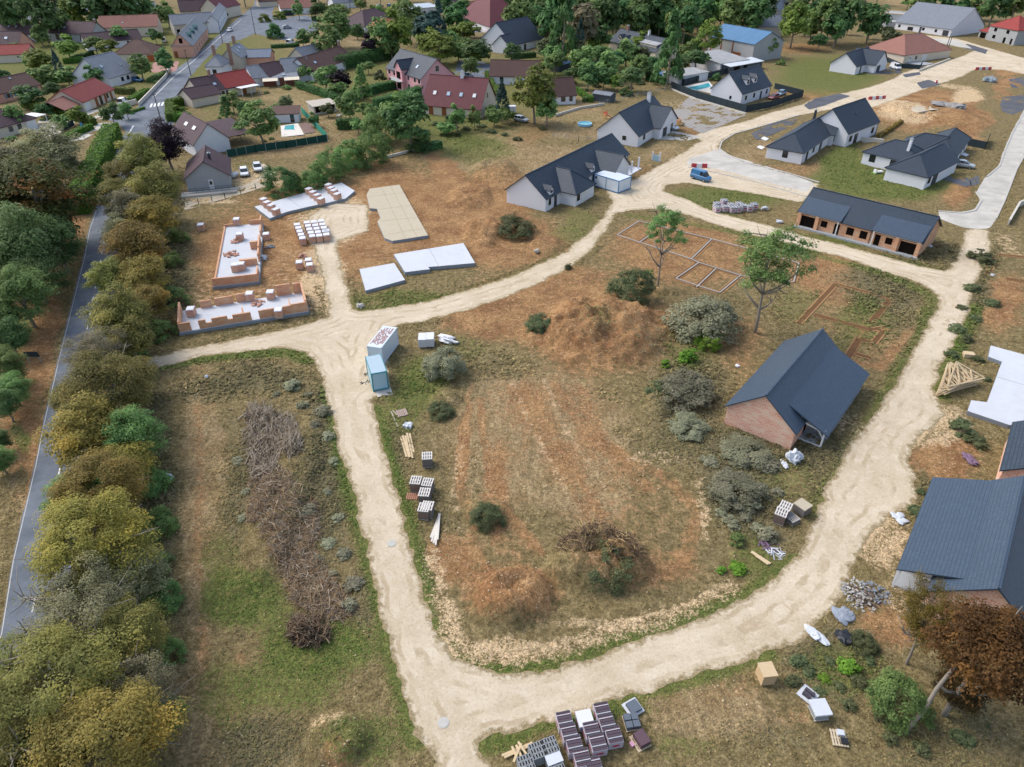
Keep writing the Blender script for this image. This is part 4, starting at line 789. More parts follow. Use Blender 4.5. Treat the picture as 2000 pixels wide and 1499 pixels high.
H = House('bungalow', 'pinkish bungalow with brown roof and blue shutters at left edge', (-14,185), (77,164), D=9.5, z=2.7, axis='x', roof=R_BROWN, wall=W_SALM, pitch=31); 
for u in (.25,.45,.62,.82): H.feat('f','shut',H.L*u,.5 if u > .7 else .9,1.1,1.6 if u > .7 else 1.2)
H.skylight('f',H.L*.62,.75,.5,.5)
H = House('bungalow', 'cream bungalow with plum hipped roof and white garage door', (-35,257), (68,229), D=10, z=2.7, kind='hip', axis='x', roof=R_PURPLE, wall=W_CREAM, pitch=30); H.feat('f','garage',H.L*.8,w=2.6).feat('f','win',H.L*.62).feat('f','win',H.L*.45)
mb = MB(); mb.box(H.L+.3,1,2.3,H.L+4,6,2.42); mb.box(H.L+3.8,1.1,0,H.L+3.95,1.25,2.3); mb.box(H.L+3.8,5.7,0,H.L+3.95,5.85,2.3); obj('carport', mb, W_WHITE, H.root)
H = House('farmhouse', 'long farmhouse with half plum and half red roof by the crossing', (392,181), (497,161), D=9, z=2.8, axis='x', roof=R_PURPLE, wall=W_CREAM, pitch=35); L = H.L
obj('roof', roof_mb(L*.46, 0, L, 9, 2.86, H.rise, 'gable', 'x', .3, .12), R_RED, H.root); H.wing(-5, -3.5, L*.22, 3.5, kind='gable', axis='x', z=2.6, pitch=30)
for u in (.28,.36,.44): H.feat('f','win',L*u,.1,1,2)
H.skylight('f',L*.32,.3,1.1,.8).feat('f','wood',L*.75,.05,1.2).chimney(L*.35,4.5,7.4,.7)
mb = MB(); mb.box(L*.62,-3.2,2.4,L*.98,-.2,2.5); 
for x in (.63,.8,.97): mb.box(L*x-.06,-3.1,0,L*x+.06,-2.98,2.4)
obj('veranda', mb, W_WHITE, H.root)
H = House('street_house', 'small white house with pyramid roof and brick chimneys by the street', (401,128), (432,128), D=9, z=3.5, kind='hip', axis='y', roof=R_ZINC, wall=W_WHITE, pitch=42); H.chimney(1.5,6,8.6,.9).chimney(6,8,9,.9).feat('f','dwin',2)
H = House('street_house', 'slate house with two white skylights beside the navy roof', (431,112), (470,112), D=11, z=3.8, axis='y', roof=R_ZINC, wall=W_STONE, pitch=40); H.skylight('r',H.D*.3,.4).skylight('r',H.D*.6,.55).chimney(H.L*.3,H.D*.9,9,.9)
H = House('navy_roofed_shop', 'pinkish building with plain navy sheet roof', (470,112), (526,111), D=9, z=3, axis='x', roof=R_NAVY, wall=W_SALM, pitch=22)
H = House('terrace_cottage', 'grey-roofed terrace cottage left of the brown-roofed one', (494,152), (526,148), D=8, z=2.8, axis='x', roof=R_ZINC, wall=W_WHITE, pitch=35)
H = House('terrace_cottage', 'narrow dark-roofed terrace cottage between two grey roofs', (526,148), (560,142), D=8.5, z=2.9, axis='x', roof=R_PURPLE, wall=W_WHITE, pitch=35)
H = House('terrace_cottage', 'grey slate terrace cottage against the long brown roof', (560,143), (608,138), D=10, z=3, axis='x', roof=R_ZINC, wall=W_WHITE, pitch=35)
H = House('village_house', 'long brown-roofed house with blue skylight below the tall trees', (608,139), (689,112), D=9.5, z=3.1, axis='x', roof=R_BROWN, wall=W_WHITE, pitch=36); H.skylight('f',H.L*.22,.35,1.1,.9).chimney(H.L*.98,4.7,8,.7).feat('f','win',H.L*.3,.1,1.4,2)
H = House('lean_to_house', 'low house with pale grey lean-to roof and two cream awnings', (512,153), (580,149), D=7, z=2.4, kind='mono', axis='x', rise=1.4, roof=R_ZINC, wall=plain('red_wall','8a5a50',.9,.15), pitch=12); L = H.L
H.feat('f','wdoor',L*.38).skylight('f',L*.62,.2,.8,.7)
for u in (0, .62):
    mb = MB(); mb.poly([(L*u,-.05,2.35),(L*u,-3.2,1.95),(L*u+4.6,-3.2,1.95),(L*u+4.6,-.05,2.35)]); mb.poly([(L*u,-.05,2.3),(L*u+4.6,-.05,2.3),(L*u+4.6,-3.2,1.9),(L*u,-3.2,1.9)]); mb.bar((L*u+.1,-3.1,0),(L*u+.1,-3.1,1.9),.08); mb.bar((L*u+4.5,-3.1,0),(L*u+4.5,-3.1,1.9),.08); obj('awning', mb, plain('cream_canvas','d8cdb8',.9,.1), H.root)
H = House('pink_apartments', 'large pink apartment house with dark slate roof and dormer bay', (755,131), (822,153), D=11.5, z=5.2, axis='x', roof=R_SLATE, wall=W_PINK, pitch=39); L, D = H.L, H.D
for u in (.05,.2,.62,.8,.92):
    for v in (.9,3.5): H.feat('f','win',L*u,v,1.1,1.4)
H.wing(L*.36,-1.2,L*.56,5,z=6.6,kind='gable',axis='y',pitch=45); H.feat('f','painted_void',L*.4,3.4,2.4,2,at=(0,-1.2,0)).feat('f','painted_void',L*.4,.5,2.4,2,at=(0,-1.2,0)).feat('r','win',D*.45,6.4,1.2,1.6).feat('r','win',D*.7,1,1.1,1.3).skylight('f',L*.72,.35,.9,1.1)
mb = MB(); mb.box(L*.34,-2.6,2.9,L*.58,-1.25,3.05); mb.box(L*.34,-2.6,3.05,L*.58,-2.52,3.9); obj('balcony', mb, M_PVC, H.root)
H = House('maroon_roofed_house', 'cream house under a maroon roof with four bright skylights', (829,201), (938,212), (962,191), z=2.7, axis='x', roof=R_MAROON, wall=W_CREAM, pitch=45); L = H.L
for u in (.16,.4,.62,.85): H.skylight('f',L*u,.33,.9,1.1, M_PVC if u in (.16,.85) else None)
for u in (.1,.33,.62,.86): H.feat('f','wood',L*u,.05,1.3)
H.chimney(L*.56,H.D*.5,10.2,.9,W_WHITE).feat('r','win',H.D*.4,4.2,1,1.3)
H = House('village_house', 'house with plain brown roof behind the big green tree', (957,147), (1052,149), D=9, z=2.7, axis='x', roof=R_BROWN, wall=W_WHITE, pitch=40); H.feat('f','win',H.L*.2)
H = House('cottage', 'small white cottage with brown roof beside the big green tree', (1076,187), (1125,184), D=8, z=2.7, axis='x', roof=R_BROWN, wall=W_WHITE, pitch=44); H.feat('f','dwin',H.L*.42).feat('f','dwin',H.L*.75,.9,.9,1.2)
H = House('bungalow', 'white bungalow with plum roof and orange hipped end', (674,43), (712,52), (768,37), z=2.8, axis='y', roof=R_PURPLE, wall=W_WHITE, pitch=30, kind='hip'); H.feat('f','win',2).feat('f','win',5)
obj('wing_wall', wall_mb(H.L-.5,2,H.L+4,H.D-2,-.3,2.6), W_SALM, H.root); obj('roof', roof_mb(H.L-3,2,H.L+4,H.D-2,2.6,2.4,'hip','x',.3,.14,.5,(0,1)), roofing('orange_clay_tiles','a3624c','b3735c',.25,.33,.75,.2), H.root)
H = House('flat_roofed_house', 'white house with pale flat metal roof at the top edge', (797,18), (856,13), D=10, z=4, kind='mono', axis='x', rise=.8, roof=plain('pale_metal','a9b4bd',.45,.5,.08), wall=W_WHITE)
for u in (.2,.5,.75): H.feat('f','win',H.L*u,1.2)
H = House('village_house', 'white house with big hipped maroon roof near the top edge', (930,29), (958,52), (1010,42), z=3, kind='hip', axis='y', roof=R_MAROON, wall=W_WHITE, pitch=35); H.feat('f','painted_void',3,.05,1.2,2).feat('f','painted_void',7,.05,1.2,2)
H = House('village_house', 'salmon-roofed white house at the top edge beside the maroon one', (905,22), (972,16), D=9, z=3, axis='x', roof=R_SALMON, wall=W_WHITE, pitch=38)
for a, b, lab, rf, wl in (((506,3),(543,1),'brown-roofed house at the head of the street, cut by the top edge',R_BROWN,W_CREAM),((652,6),(694,3),'white cottage with slate roof at the top edge above the orange hip',R_ZINC,W_WHITE),((866,9),(898,6),'plum-roofed house at the top edge left of the maroon roof',R_PURPLE,W_WHITE),((270,22),(306,20),'grey-roofed house between the salmon barn and the top edge',R_ZINC,W_CREAM),((150,8),(190,6),'brown roof glimpsed among the trees of the top edge left',R_BROWN,W_WHITE),((600,118),(640,108),'low slate outbuilding behind the long brown roof',R_ZINC,W_STONE),((20,160),(0,0),'',None,None)):
    if rf: House('village_house', lab, a, b, D=9, z=3, axis='x', roof=rf, wall=wl, pitch=38)
H = House('slate_house', 'large slate-roofed house with white gable by the party tent', (950,76), (1003,87), (1043,71), z=3, axis='y', roof=R_SLATE, wall=W_WHITE, pitch=40); H.wing(H.L*.55,-3.5,H.L+.3,3,kind='gable',axis='y',pitch=40); H.feat('r','win',3,.1,1.6,2).feat('r','win',7,.1,1.6,2)
H = House('village_house', 'white house with maroon shutters cut by the top edge', (996,12), (1058,11), D=9, z=4, axis='x', roof=R_BROWN, wall=W_WHITE, pitch=40); H.feat('f','wshut',H.L*.3,2.2,.9,1.2).feat('f','wshut',H.L*.75,2.2,.9,1.2)
H = House('grey_cottage', 'small grey cottage with dark roof and white door by parked cars', (361,347), (446,340), (444,309), z=3, axis='y', roof=R_PURPLE, wall=W_GREY, pitch=36); L = H.L
H.feat('f','wdoor',L*.5).chimney(L*.62,H.D*.35,6.3,.5,M_DARKJ)
mb = MB(); mb.box(-1.2,-3.2,-.1,L+1,-.05,.3); mb.box(-1.2,-3.2,.3,L+1,-3.1,.42); obj('ramp', mb, M_CONC, H.root)
mb = MB()
for zz in (.8,1.2): mb.bar((-.8,-1.6,zz),(L+.8,-1.6,zz),.05); mb.bar((-.8,-3.1,zz),(L+.8,-3.1,zz),.05)
for i in range(9): mb.bar((-.8+i*(L+1.6)/8,-1.6,.3),(-.8+i*(L+1.6)/8,-1.6,1.2),.05)
obj('railing', mb, M_GUT, H.root)
H = House('village_house', 'white-gabled house with plum roof and lean-to in front of the green fence', (378,281), (446,268), D=14, z=3, axis='y', roof=R_PURPLE, wall=W_WHITE, pitch=43); H.skylight('l',H.D*.3,.5,1.6,.9,M_PVC).skylight('l',H.D*.65,.5,1.6,.9,M_PVC).skylight('r',H.D*.5,.6,1.6,.9,M_PVC)
H.wing(H.L-.5,H.D*.2,H.L+6,H.D*.9,kind='mono',axis='x',z=2.4,rise=1.6,nowall=True)
H = House('cottage', 'small red-roofed cottage hidden behind the dusty tree and hedge', (118,318), (148,312), D=7, z=2.6, axis='y', roof=R_SALMON, wall=W_WHITE, pitch=38)
H = House('pool_house', 'low white pool house with brown roof beside the swimming pool', (527,223), (582,221), D=4.5, z=2.3, kind='mono', axis='x', rise=.9, roof=R_BROWN, wall=W_WHITE, cat='pool house'); H.feat('f','dwin',H.L*.7,.1,.9,2)
H = House('garden_pavilion', 'open garden pavilion with pale slatted roof on the dry lawn', (612,208), (655,202), D=5, z=2.3, kind='mono', axis='x', rise=.4, roof=plain('pale_slats','b9b0a2',.8,.2,.2,3), wall=W_STONE, cat='pavilion'); H.feat('f','painted_void',.4,.5,H.L-.8,1.6)
for a, b, lab, rf in (((1158,182),(1192,187),'grey metal garden shed by the lane fence',R_ZINC),((1092,128),(1116,122),'blue-grey roofed hut among the garden trees',R_NAVY),((1282,144),(1311,147),'blue-roofed garden hut at the foot of the tall conifer',R_BLUE),((1165,110),(1196,112),'grey round-topped hut among the fruit trees',R_FIBRO)):
    House('garden_shed', lab, a, b, D=3.5, z=2.1, axis='x', roof=rf, wall=W_DKGREY, pitch=16, o=.2, cat='shed')
# ------------------------------------------------------------------ vegetation kit
L_OLIVE = leafmat('olive_autumn_leaves', '636636', '9c9a54', 'b2a85a'); L_OLIVE2 = leafmat('ochre_leaves', '6a6436', 'a8954e', 'ba9c4c'); L_DUST = leafmat('dusty_leaves', '75755a', 'a5a078')
L_DARK = leafmat('dark_green_leaves', '3c5a34', '6e8e54'); L_MID = leafmat('green_leaves', '547040', '8ea862'); L_LIGHT = leafmat('pale_green_leaves', '5a6f2e', '8fa24e'); L_BLUE = leafmat('blue_green_needles', '36504c', '5a746a')
L_CHEST = leafmat('chestnut_leaves', '3f5228', '67723a', 'a27a38'); L_PURP = leafmat('purple_leaves', '1e1720', '3a2b38'); L_RUST = leafmat('rusty_leaves', '46331c', '76562e', '8a6636'); L_SAGE = leafmat('sage_leaves', '72745a', 'a3a284', None, 1, .25)
L_HEDGE = leafmat('bright_hedge_leaves', '486828', '76983c'); L_DHEDGE = leafmat('dark_hedge_leaves', '3e5e36', '6a8c52'); L_WEED = leafmat('fresh_weed_leaves', '4a7a2c', '86b040'); L_BUSH = leafmat('bush_leaves', '4a5638', '7d845c'); L_WILLOW = leafmat('grey_green_leaves', '4c6238', '80965e')
M_BARK = plain('bark', '8d857a', .95, .1, .3, 3); M_TWIG = plain('dry_twigs', '8e7e68', .95, .1, .3, 2)
def leaf_mesh(name, C, N, S, tint, asp=.62):
    """quads at C, facing N, size S"""
    n = len(C); t = rng.normal(size=(n, 3)); t -= (t*N).sum(1, keepdims=True)*N; t /= np.linalg.norm(t, axis=1, keepdims=True)+1e-9
    b = np.cross(N, t); S = S[:, None]; A = t*S; B = b*S*asp
    V = np.stack([C-A, C-B*.9, C+A, C+B], 1).reshape(-1, 3)
    me = bpy.data.meshes.new(name); me.vertices.add(4*n); me.vertices.foreach_set('co', V.astype(np.float32).ravel())
    me.loops.add(4*n); me.loops.foreach_set('vertex_index', np.arange(4*n)); me.polygons.add(n); me.polygons.foreach_set('loop_start', np.arange(n)*4)
    me.update(); a = me.attributes.new('tint', 'FLOAT', 'FACE'); a.data.foreach_set('value', tint.astype(np.float32)); return me
def unit(v): return v/(np.linalg.norm(v, axis=-1, keepdims=True)+1e-9)
def crown(name, n, leaf, seed, nc=60, shape='round', clump=.3, sparse=0):
    global rng
    rng = np.random.default_rng(seed)
    d = unit(rng.normal(size=(nc, 3)))
    if shape == 'round':
        d[:,2] = np.where(d[:,2] < -.75, -d[:,2]*.6, d[:,2]); d = unit(d)
        lump = .52+.72*vn(d[:,0]*1.8+seed, d[:,1]*1.8+d[:,2]*1.7, seed); rad = lump*(1-.42*rng.random(nc)**2)
        cc = d*rad[:,None]; cc *= (1-clump*.55)
        cr = clump*(.6+.7*rng.random(nc))
    elif shape == 'dome':
        d[:,2] = np.abs(d[:,2]); lump = .75+.4*vn(d[:,0]*1.6+seed, d[:,1]*1.6+d[:,2], seed); cc = d*(lump*(1-.35*rng.random(nc)**2))[:,None]*(1-clump*.5)
        cc[:,2] = cc[:,2]*1.5-.65; cr = clump*(.6+.7*rng.random(nc))
    elif shape == 'cone':
        h = rng.random(nc)**.75; an = rng.random(nc)*6.283; rr = (1-h)*(.75+.25*rng.random(nc))+.05
        cc = np.stack([rr*np.cos(an), rr*np.sin(an), h*2.1-1.0], 1); cr = clump*(.35+.6*(1-h))
    else:   # column
        h = rng.random(nc); an = rng.random(nc)*6.283; rr = .62*np.sqrt(np.clip(1-(2*h-1)**4, 0, 1))
        cc = np.stack([rr*np.cos(an), rr*np.sin(an), h*2-1], 1); cr = clump*(.5+.6*rng.random(nc))
    ci = rng.integers(0, nc, n); q = unit(rng.normal(size=(n, 3))); rr = rng.random(n)**.45
    q[:,2] = np.where(q[:,2] < -.25, -q[:,2], q[:,2])
    C = cc[ci]+q*(cr[ci]*rr)[:,None]*np.array([1,1,.8])
    if sparse: C += rng.normal(size=C.shape)*.03
    out = unit(C+np.array([0,0,.15]))
    N = unit(q*.7+out*.5+np.array([0,0,.55])+rng.normal(size=(n,3))*.45)
    ct = rng.random(nc); tint = np.clip(ct[ci]*.65+rng.random(n)*.45-.05, 0, 1)
    return leaf_mesh(name, C, N, leaf*(.55+.9*rng.random(n)), tint)
def trunk_mesh(name, seed, limbs=7, rad=.06, spread=.6, twigs=0, top=1.25):
    r = random.Random(seed); mb = MB()
    pts = [(0,0,-.06)]; x = y = 0
    for i in range(1, 6):
        x += r.uniform(-.05,.05); y += r.uniform(-.05,.05); pts.append((x,y,top*.9*i/5))
    mb.tube(pts, [rad*(1-.14*i) for i in range(6)], 7)
    for k in range(limbs):
        h = r.uniform(.4,.95); a = 6.283*k/limbs+r.uniform(-.4,.4); i = min(4, int(h/(top*.9)*5)); b = Vector(pts[i])*.5+Vector(pts[i+1])*.5
        e = b+Vector((math.cos(a)*spread*r.uniform(.6,1.2), math.sin(a)*spread*r.uniform(.6,1.2), r.uniform(.1,.5))); m = (b+e)/2+Vector((0,0,-.04))
        mb.tube([b, m, e], [rad*.5, rad*.33, rad*.1], 5)
        for j in range(twigs):
            f = m.lerp(e, r.random()); g = f+Vector((r.gauss(0,.22), r.gauss(0,.22), r.uniform(-.05,.3))); hh = f.lerp(g,.5)+Vector((r.gauss(0,.03),r.gauss(0,.03),0)); mb.tube([f, hh, g], [rad*.22, rad*.16, rad*.06], 3)
    return mesh_from(name, mb.v, mb.f, [M_BARK], uv=False, smooth=True)
CR = {'airy': [crown('crown', 8500, .03, s, 95, 'round', .17, 1) for s in (14,15)], 'huge': [crown('crown', 34000, .0175, s, 150, 'round', .24) for s in (4,5)], 'near': [crown('crown', 15000, .03, s, 85) for s in (1,2,3)], 'sparse': [crown('crown', 20000, .017, s, 130, 'round', .19, 1) for s in (11,12)],
      'mid': [crown('crown', 3200, .085, s, 48) for s in (21,22,23)], 'far': [crown('crown', 1500, .125, s, 30, 'round', .36) for s in (31,32,33,34)],
      'cone': [crown('crown', 1600, .1, s, 70, 'cone', .3) for s in (41,42)], 'column': [crown('crown', 1500, .12, s, 40, 'column', .36) for s in (51,)],
      'bush': [crown('foliage', 9000, .034, s, 80, 'dome', .24) for s in (61,62,63)], 'fbush': [crown('foliage', 1200, .12, s, 26, 'dome', .34) for s in (71,72)], 'weed': [crown('foliage', 700, .13, s, 18, 'dome', .4) for s in (81,82)]}
TK = {'airy': [trunk_mesh('trunk', 10, 8, .045, .7, 3)], 'huge': [trunk_mesh('trunk', 9, 9, .05, .7, 6)], 'near': [trunk_mesh('trunk', s) for s in (1,2)], 'sparse': [trunk_mesh('trunk', s, 13, .045, .8, 14) for s in (3,4)], 'mid': [trunk_mesh('trunk', s, 5) for s in (5,)], 'far': [trunk_mesh('trunk', 6, 4)], 'cone': [trunk_mesh('trunk', 7, 0, .08)], 'column': [trunk_mesh('trunk', 8, 0, .08)]}
_vi = [0]
def veg(name, label, cx, cy, rw, kind, mat, asp=.9, stem=.5, group=None, cat=None, rot=None):
    _vi[0] += 1; r_ = random.Random(_vi[0]*13+5)
    z = 3
    for _ in range(5): r = rw*pxm((cx, cy), z); z = r*(asp+stem) if kind not in ('bush','fbush','weed') else r*asp*.7
    w = G((cx, cy), z); rz = rot if rot is not None else r_.uniform(0, 6.28)
    g0 = hz(w.x, w.y)-.04 if w.y < 140 else -.04
    t = thing(name, label, cat or name.replace('_', ' ').split()[-1], (w.x, w.y, g0), rz, group)
    me = r_.choice(CR[kind]); c = link('foliage' if kind in ('bush','fbush','weed') else 'crown', me, t)
    if not me.materials: me.materials.append(mat)
    c.material_slots[0].link = 'OBJECT'; c.material_slots[0].material = mat
    c.location = (0, 0, z-g0); c.scale = (r, r, r*asp)
    if kind in TK:
        k = link('trunk', r_.choice(TK[kind]), t); k.scale = (r, r, z-g0)
    return t
def hedge(label, pts, w, h, mat, leaf=.16, dens=16, name='hedge', cat='hedge', group=None):
    global rng
    P = [G(p) for p in pts]; o = P[0].copy(); V = []; Fc = []; Cs = []; Ns = []
    rng = np.random.default_rng(int(abs(o.x*7+o.y*3)))
    for a, b in zip(P[:-1], P[1:]):
        d = (b-a); L = d.length; d.normalize(); n = Vector((-d.y, d.x, 0)); a = a-o; 
        q = MB(); k = w/2*.8
        c0, c1 = a-d*.1, a+d*(L+.1); b0 = len(V)
        V += [tuple(c0-n*k), tuple(c1-n*k), tuple(c1+n*k), tuple(c0+n*k)]; V += [(v[0], v[1], h*.88) for v in V[b0:b0+4]]
        Fc += [tuple(b0+i for i in f) for f in ((4,5,6,7),(0,1,5,4),(1,2,6,5),(2,3,7,6),(3,0,4,7))]
        for (area, fn, nn) in ((L*w, lambda u, v: a+d*u+n*(v-.5)*w+Vector((0,0,h)), (0,0,1)), (L*h, lambda u, v: a+d*u-n*w/2+Vector((0,0,v*h)), tuple(-n)), (L*h, lambda u, v: a+d*u+n*w/2+Vector((0,0,v*h)), tuple(n)), (w*h, lambda u, v: a+n*(u/L-.5)*w+Vector((0,0,v*h)), tuple(-d)), (w*h, lambda u, v: a+d*L+n*(u/L-.5)*w+Vector((0,0,v*h)), tuple(d))):
            m = int(area*dens)+3
            for _ in range(m):
                p = fn(random.random()*L, random.random()); Cs.append(tuple(p)); Ns.append(nn)
    C = np.array(Cs); N = np.array(Ns); wob = (fbm(C[:,0]*.8+C[:,2], C[:,1]*.8+C[:,2]*.7, 5)-.5)*.4*min(w, h)
    C = C+N*wob[:,None]; N = unit(N+np.array([0,0,.3])+rng.normal(size=N.shape)*.5)
    lm = leaf_mesh('hedge', C, N, leaf*(.6+.8*rng.random(len(C))), rng.random(len(C)))
    # join core and leaves in one mesh
    nv = len(lm.vertices); co = np.zeros(nv*3); lm.vertices.foreach_get('co', co); tn = np.zeros(len(lm.polygons)); lm.attributes['tint'].data.foreach_get('value', tn)
    me = bpy.data.meshes.new(name); AV = np.concatenate([co.reshape(-1,3), np.array(V)]); me.from_pydata(AV.tolist(), [], [tuple(range(i*4, i*4+4)) for i in range(len(tn))]+[tuple(nv+i for i in f) for f in Fc])
    at = me.attributes.new('tint', 'FLOAT', 'FACE'); at.data.foreach_set('value', np.concatenate([tn, np.zeros(len(Fc))]).astype(np.float32)); me.materials.append(mat); bpy.data.meshes.remove(lm)
    ob = link(name, me); ob.location = (o.x, o.y, 0); tag(ob, label, cat, group); return ob
# ------------------------------------------------------------------ trees along the old road, top of the row to the bottom
ROW = 'trees along the old road'
for cx, cy, rw, k, m, asp, lab in (
 (275,312,52,'near',L_OLIVE,.9,'olive roadside tree at the top of the row below the purple tree'),(235,345,38,'near',L_OLIVE,.9,'small olive tree leaning over the road at the top of the row'),
 (305,372,55,'near',L_OLIVE,.85,'round olive tree opposite the grey cottage'),(250,412,46,'near',L_DUST,.85,'dusty olive tree below the round one opposite the grey cottage'),
 (300,425,52,'near',L_OLIVE2,.85,'ochre roadside tree level with the top concrete slab'),(262,482,62,'near',L_OLIVE2,.8,'broad brownish tree over the road level with the upper brick shell'),
 (215,545,42,'near',L_OLIVE,.9,'olive tree on the road side level with the upper brick shell'),(282,540,50,'near',L_OLIVE2,.85,'ochre tree facing the upper brick shell'),
 (232,618,64,'near',L_OLIVE,.85,'bright olive tree level with the lower brick shell'),(190,690,62,'sparse',L_DUST,.8,'thin half bare tree at the west end of the gravel track'),
 (208,762,88,'near',L_OLIVE,.8,'big olive tree just below the west end of the gravel track'),(172,850,82,'near',L_OLIVE2,.85,'ochre tree in the middle of the row beside the dark green one'),
 (255,850,62,'near',L_MID,.95,'fresh green tree in the middle of the olive row'),(150,965,60,'near',L_MID,.8,'green-edged tree overhanging the old road'),
 (190,960,92,'near',L_OLIVE2,.8,'golden topped tree above the ochre giant'),(170,1068,118,'near',L_OLIVE2,.8,'ochre giant reaching far over the old road'),
 (150,1210,110,'sparse',L_DUST,.85,'greyish thin-leaved tree below the ochre giant'),(110,1330,150,'sparse',L_OLIVE,.8,'half bare tree with pale twigs near the lower left corner'),
 (60,1420,130,'sparse',L_OLIVE,.8,'yellowing tree at the lower left corner over the road'),(190,1470,150,'near',L_OLIVE2,.8,'golden tree cut by the bottom edge left of the grass strip'),
 (230,380,40,'near',L_OLIVE,.8,'small olive tree between road and top of the row'),(235,455,40,'near',L_DUST,.8,'small dusty tree on the road side above the broad brownish one'),(290,590,44,'near',L_OLIVE2,.8,'filler olive tree right behind the bright olive one'),(255,665,50,'near',L_OLIVE,.8,'olive tree filling the row above the half bare one'),(265,735,44,'near',L_OLIVE,.8,'olive tree nearest the west end of the gravel track'),(140,780,44,'near',L_OLIVE,.8,'olive tree on the road side above the ochre middle tree'),(240,910,60,'near',L_OLIVE2,.8,'ochre tree behind the fresh green tree'),(240,1120,80,'near',L_DUST,.8,'dusty tree right of the greyish thin-leaved one'),(235,1250,90,'near',L_OLIVE,.8,'olive tree at the strip side below the dusty one'),(245,1370,95,'sparse',L_DUST,.8,'pale-twigged thin tree at the strip side near the bottom'),(0,1330,90,'sparse',L_OLIVE,.8,'yellow-tipped thin tree cut by the left edge at the bottom')):
    if k == 'near' and rw > 84: k = 'huge'
    veg('roadside_tree', lab, cx, cy, rw*1.08, k, m, asp, .3, ROW, 'tree')
for cx, cy, rw, lab in ((335,505,24,'green shrub beside the upper brick shell under the tree row'),(330,575,34,'big green shrub at the left end of the lower brick shell'),(305,640,34,'dark green shrub just above the west end of the gravel track'),(352,460,20,'low shrub beside the single brick pallet'),(318,455,26,'green shrub under the ochre tree at the top of the row'),(285,935,46,'green bush beside the small white sack on the grass strip'),(305,1020,40,'green bush at the strip edge beside the ochre giant'),(312,1165,42,'bright green bush at the edge of the grass strip'),(318,1270,40,'dull green bush below the bright green one at the strip edge'),(325,1390,36,'dark bush by the golden tree at the bottom of the strip'),(300,1100,34,'small dark bush between the ochre giant and the strip'),(262,690,24,'low dark shrub at the west end of the gravel track')):
    veg('roadside_shrub', lab, cx, cy, rw, 'bush', L_MID, .9, 0, 'green shrubs under the road trees', 'shrub')
# left of the old road
for cx, cy, rw, k, m, asp, stem, lab in (
 (95,300,62,'near',L_DUST,.75,.4,'dusty grey-green tree in front of the small red cottage'),(60,385,92,'near',L_CHEST,.8,.4,'chestnut with orange tinged leaves left of the bright hedge'),(48,480,62,'near',L_WILLOW,1.05,.4,'grey-green willow-like tree at the left edge'),
 (112,475,48,'near',L_DARK,1.1,.3,'very dark tree at the lower end of the bright hedge'),(40,575,52,'near',L_MID,1.0,.3,'green tree at the left edge above the drive'),(-8,520,36,'near',L_DARK,1.1,.3,'dark tree cut by the left edge beside the willow'),(5,620,36,'near',L_DARK,.9,.3,'dark tree at the left edge by the dirt drive'),
 (12,715,38,'near',L_MID,1.0,.2,'green tree at the left edge below the small dark sign'),(70,540,46,'near',L_DARK,.9,.1,'dark tree between the willow and the dirt drive'),(85,430,50,'near',L_CHEST,.8,.1,'second orange tinged chestnut below the first'),(10,330,50,'near',L_DUST,.8,.1,'dusty tree at the left edge above the chestnut'),(130,330,34,'near',L_DUST,.7,.1,'low dusty tree beside the top of the bright hedge'),(20,660,40,'near',L_DARK,.9,.1,'dark tree at the left edge level with the small sign'),(25,760,34,'near',L_MID,.9,.1,'green tree beside the verge under the sign'),(0,900,30,'near',L_MID,.9,.1,'last green bushy tree at the left edge of the verge'),(8,790,34,'near',L_WILLOW,1.0,.2,'grey leaved tree at the left edge below the sign'),(-4,860,26,'near',L_DARK,1.0,.2,'lowest dark tree at the left edge of the verge'),(-20,400,60,'near',L_DARK,1.0,.3,'dark tree behind the chestnut at the left edge'),(322,285,44,'near',L_PURP,1.05,.3,'purple-leaved tree at the top of the road row')):
    veg('broadleaf_tree', lab, cx, cy, rw*(1.12 if cx > 90 or cy > 600 else 1.28), k, m, asp, min(stem, .12), None, 'tree')
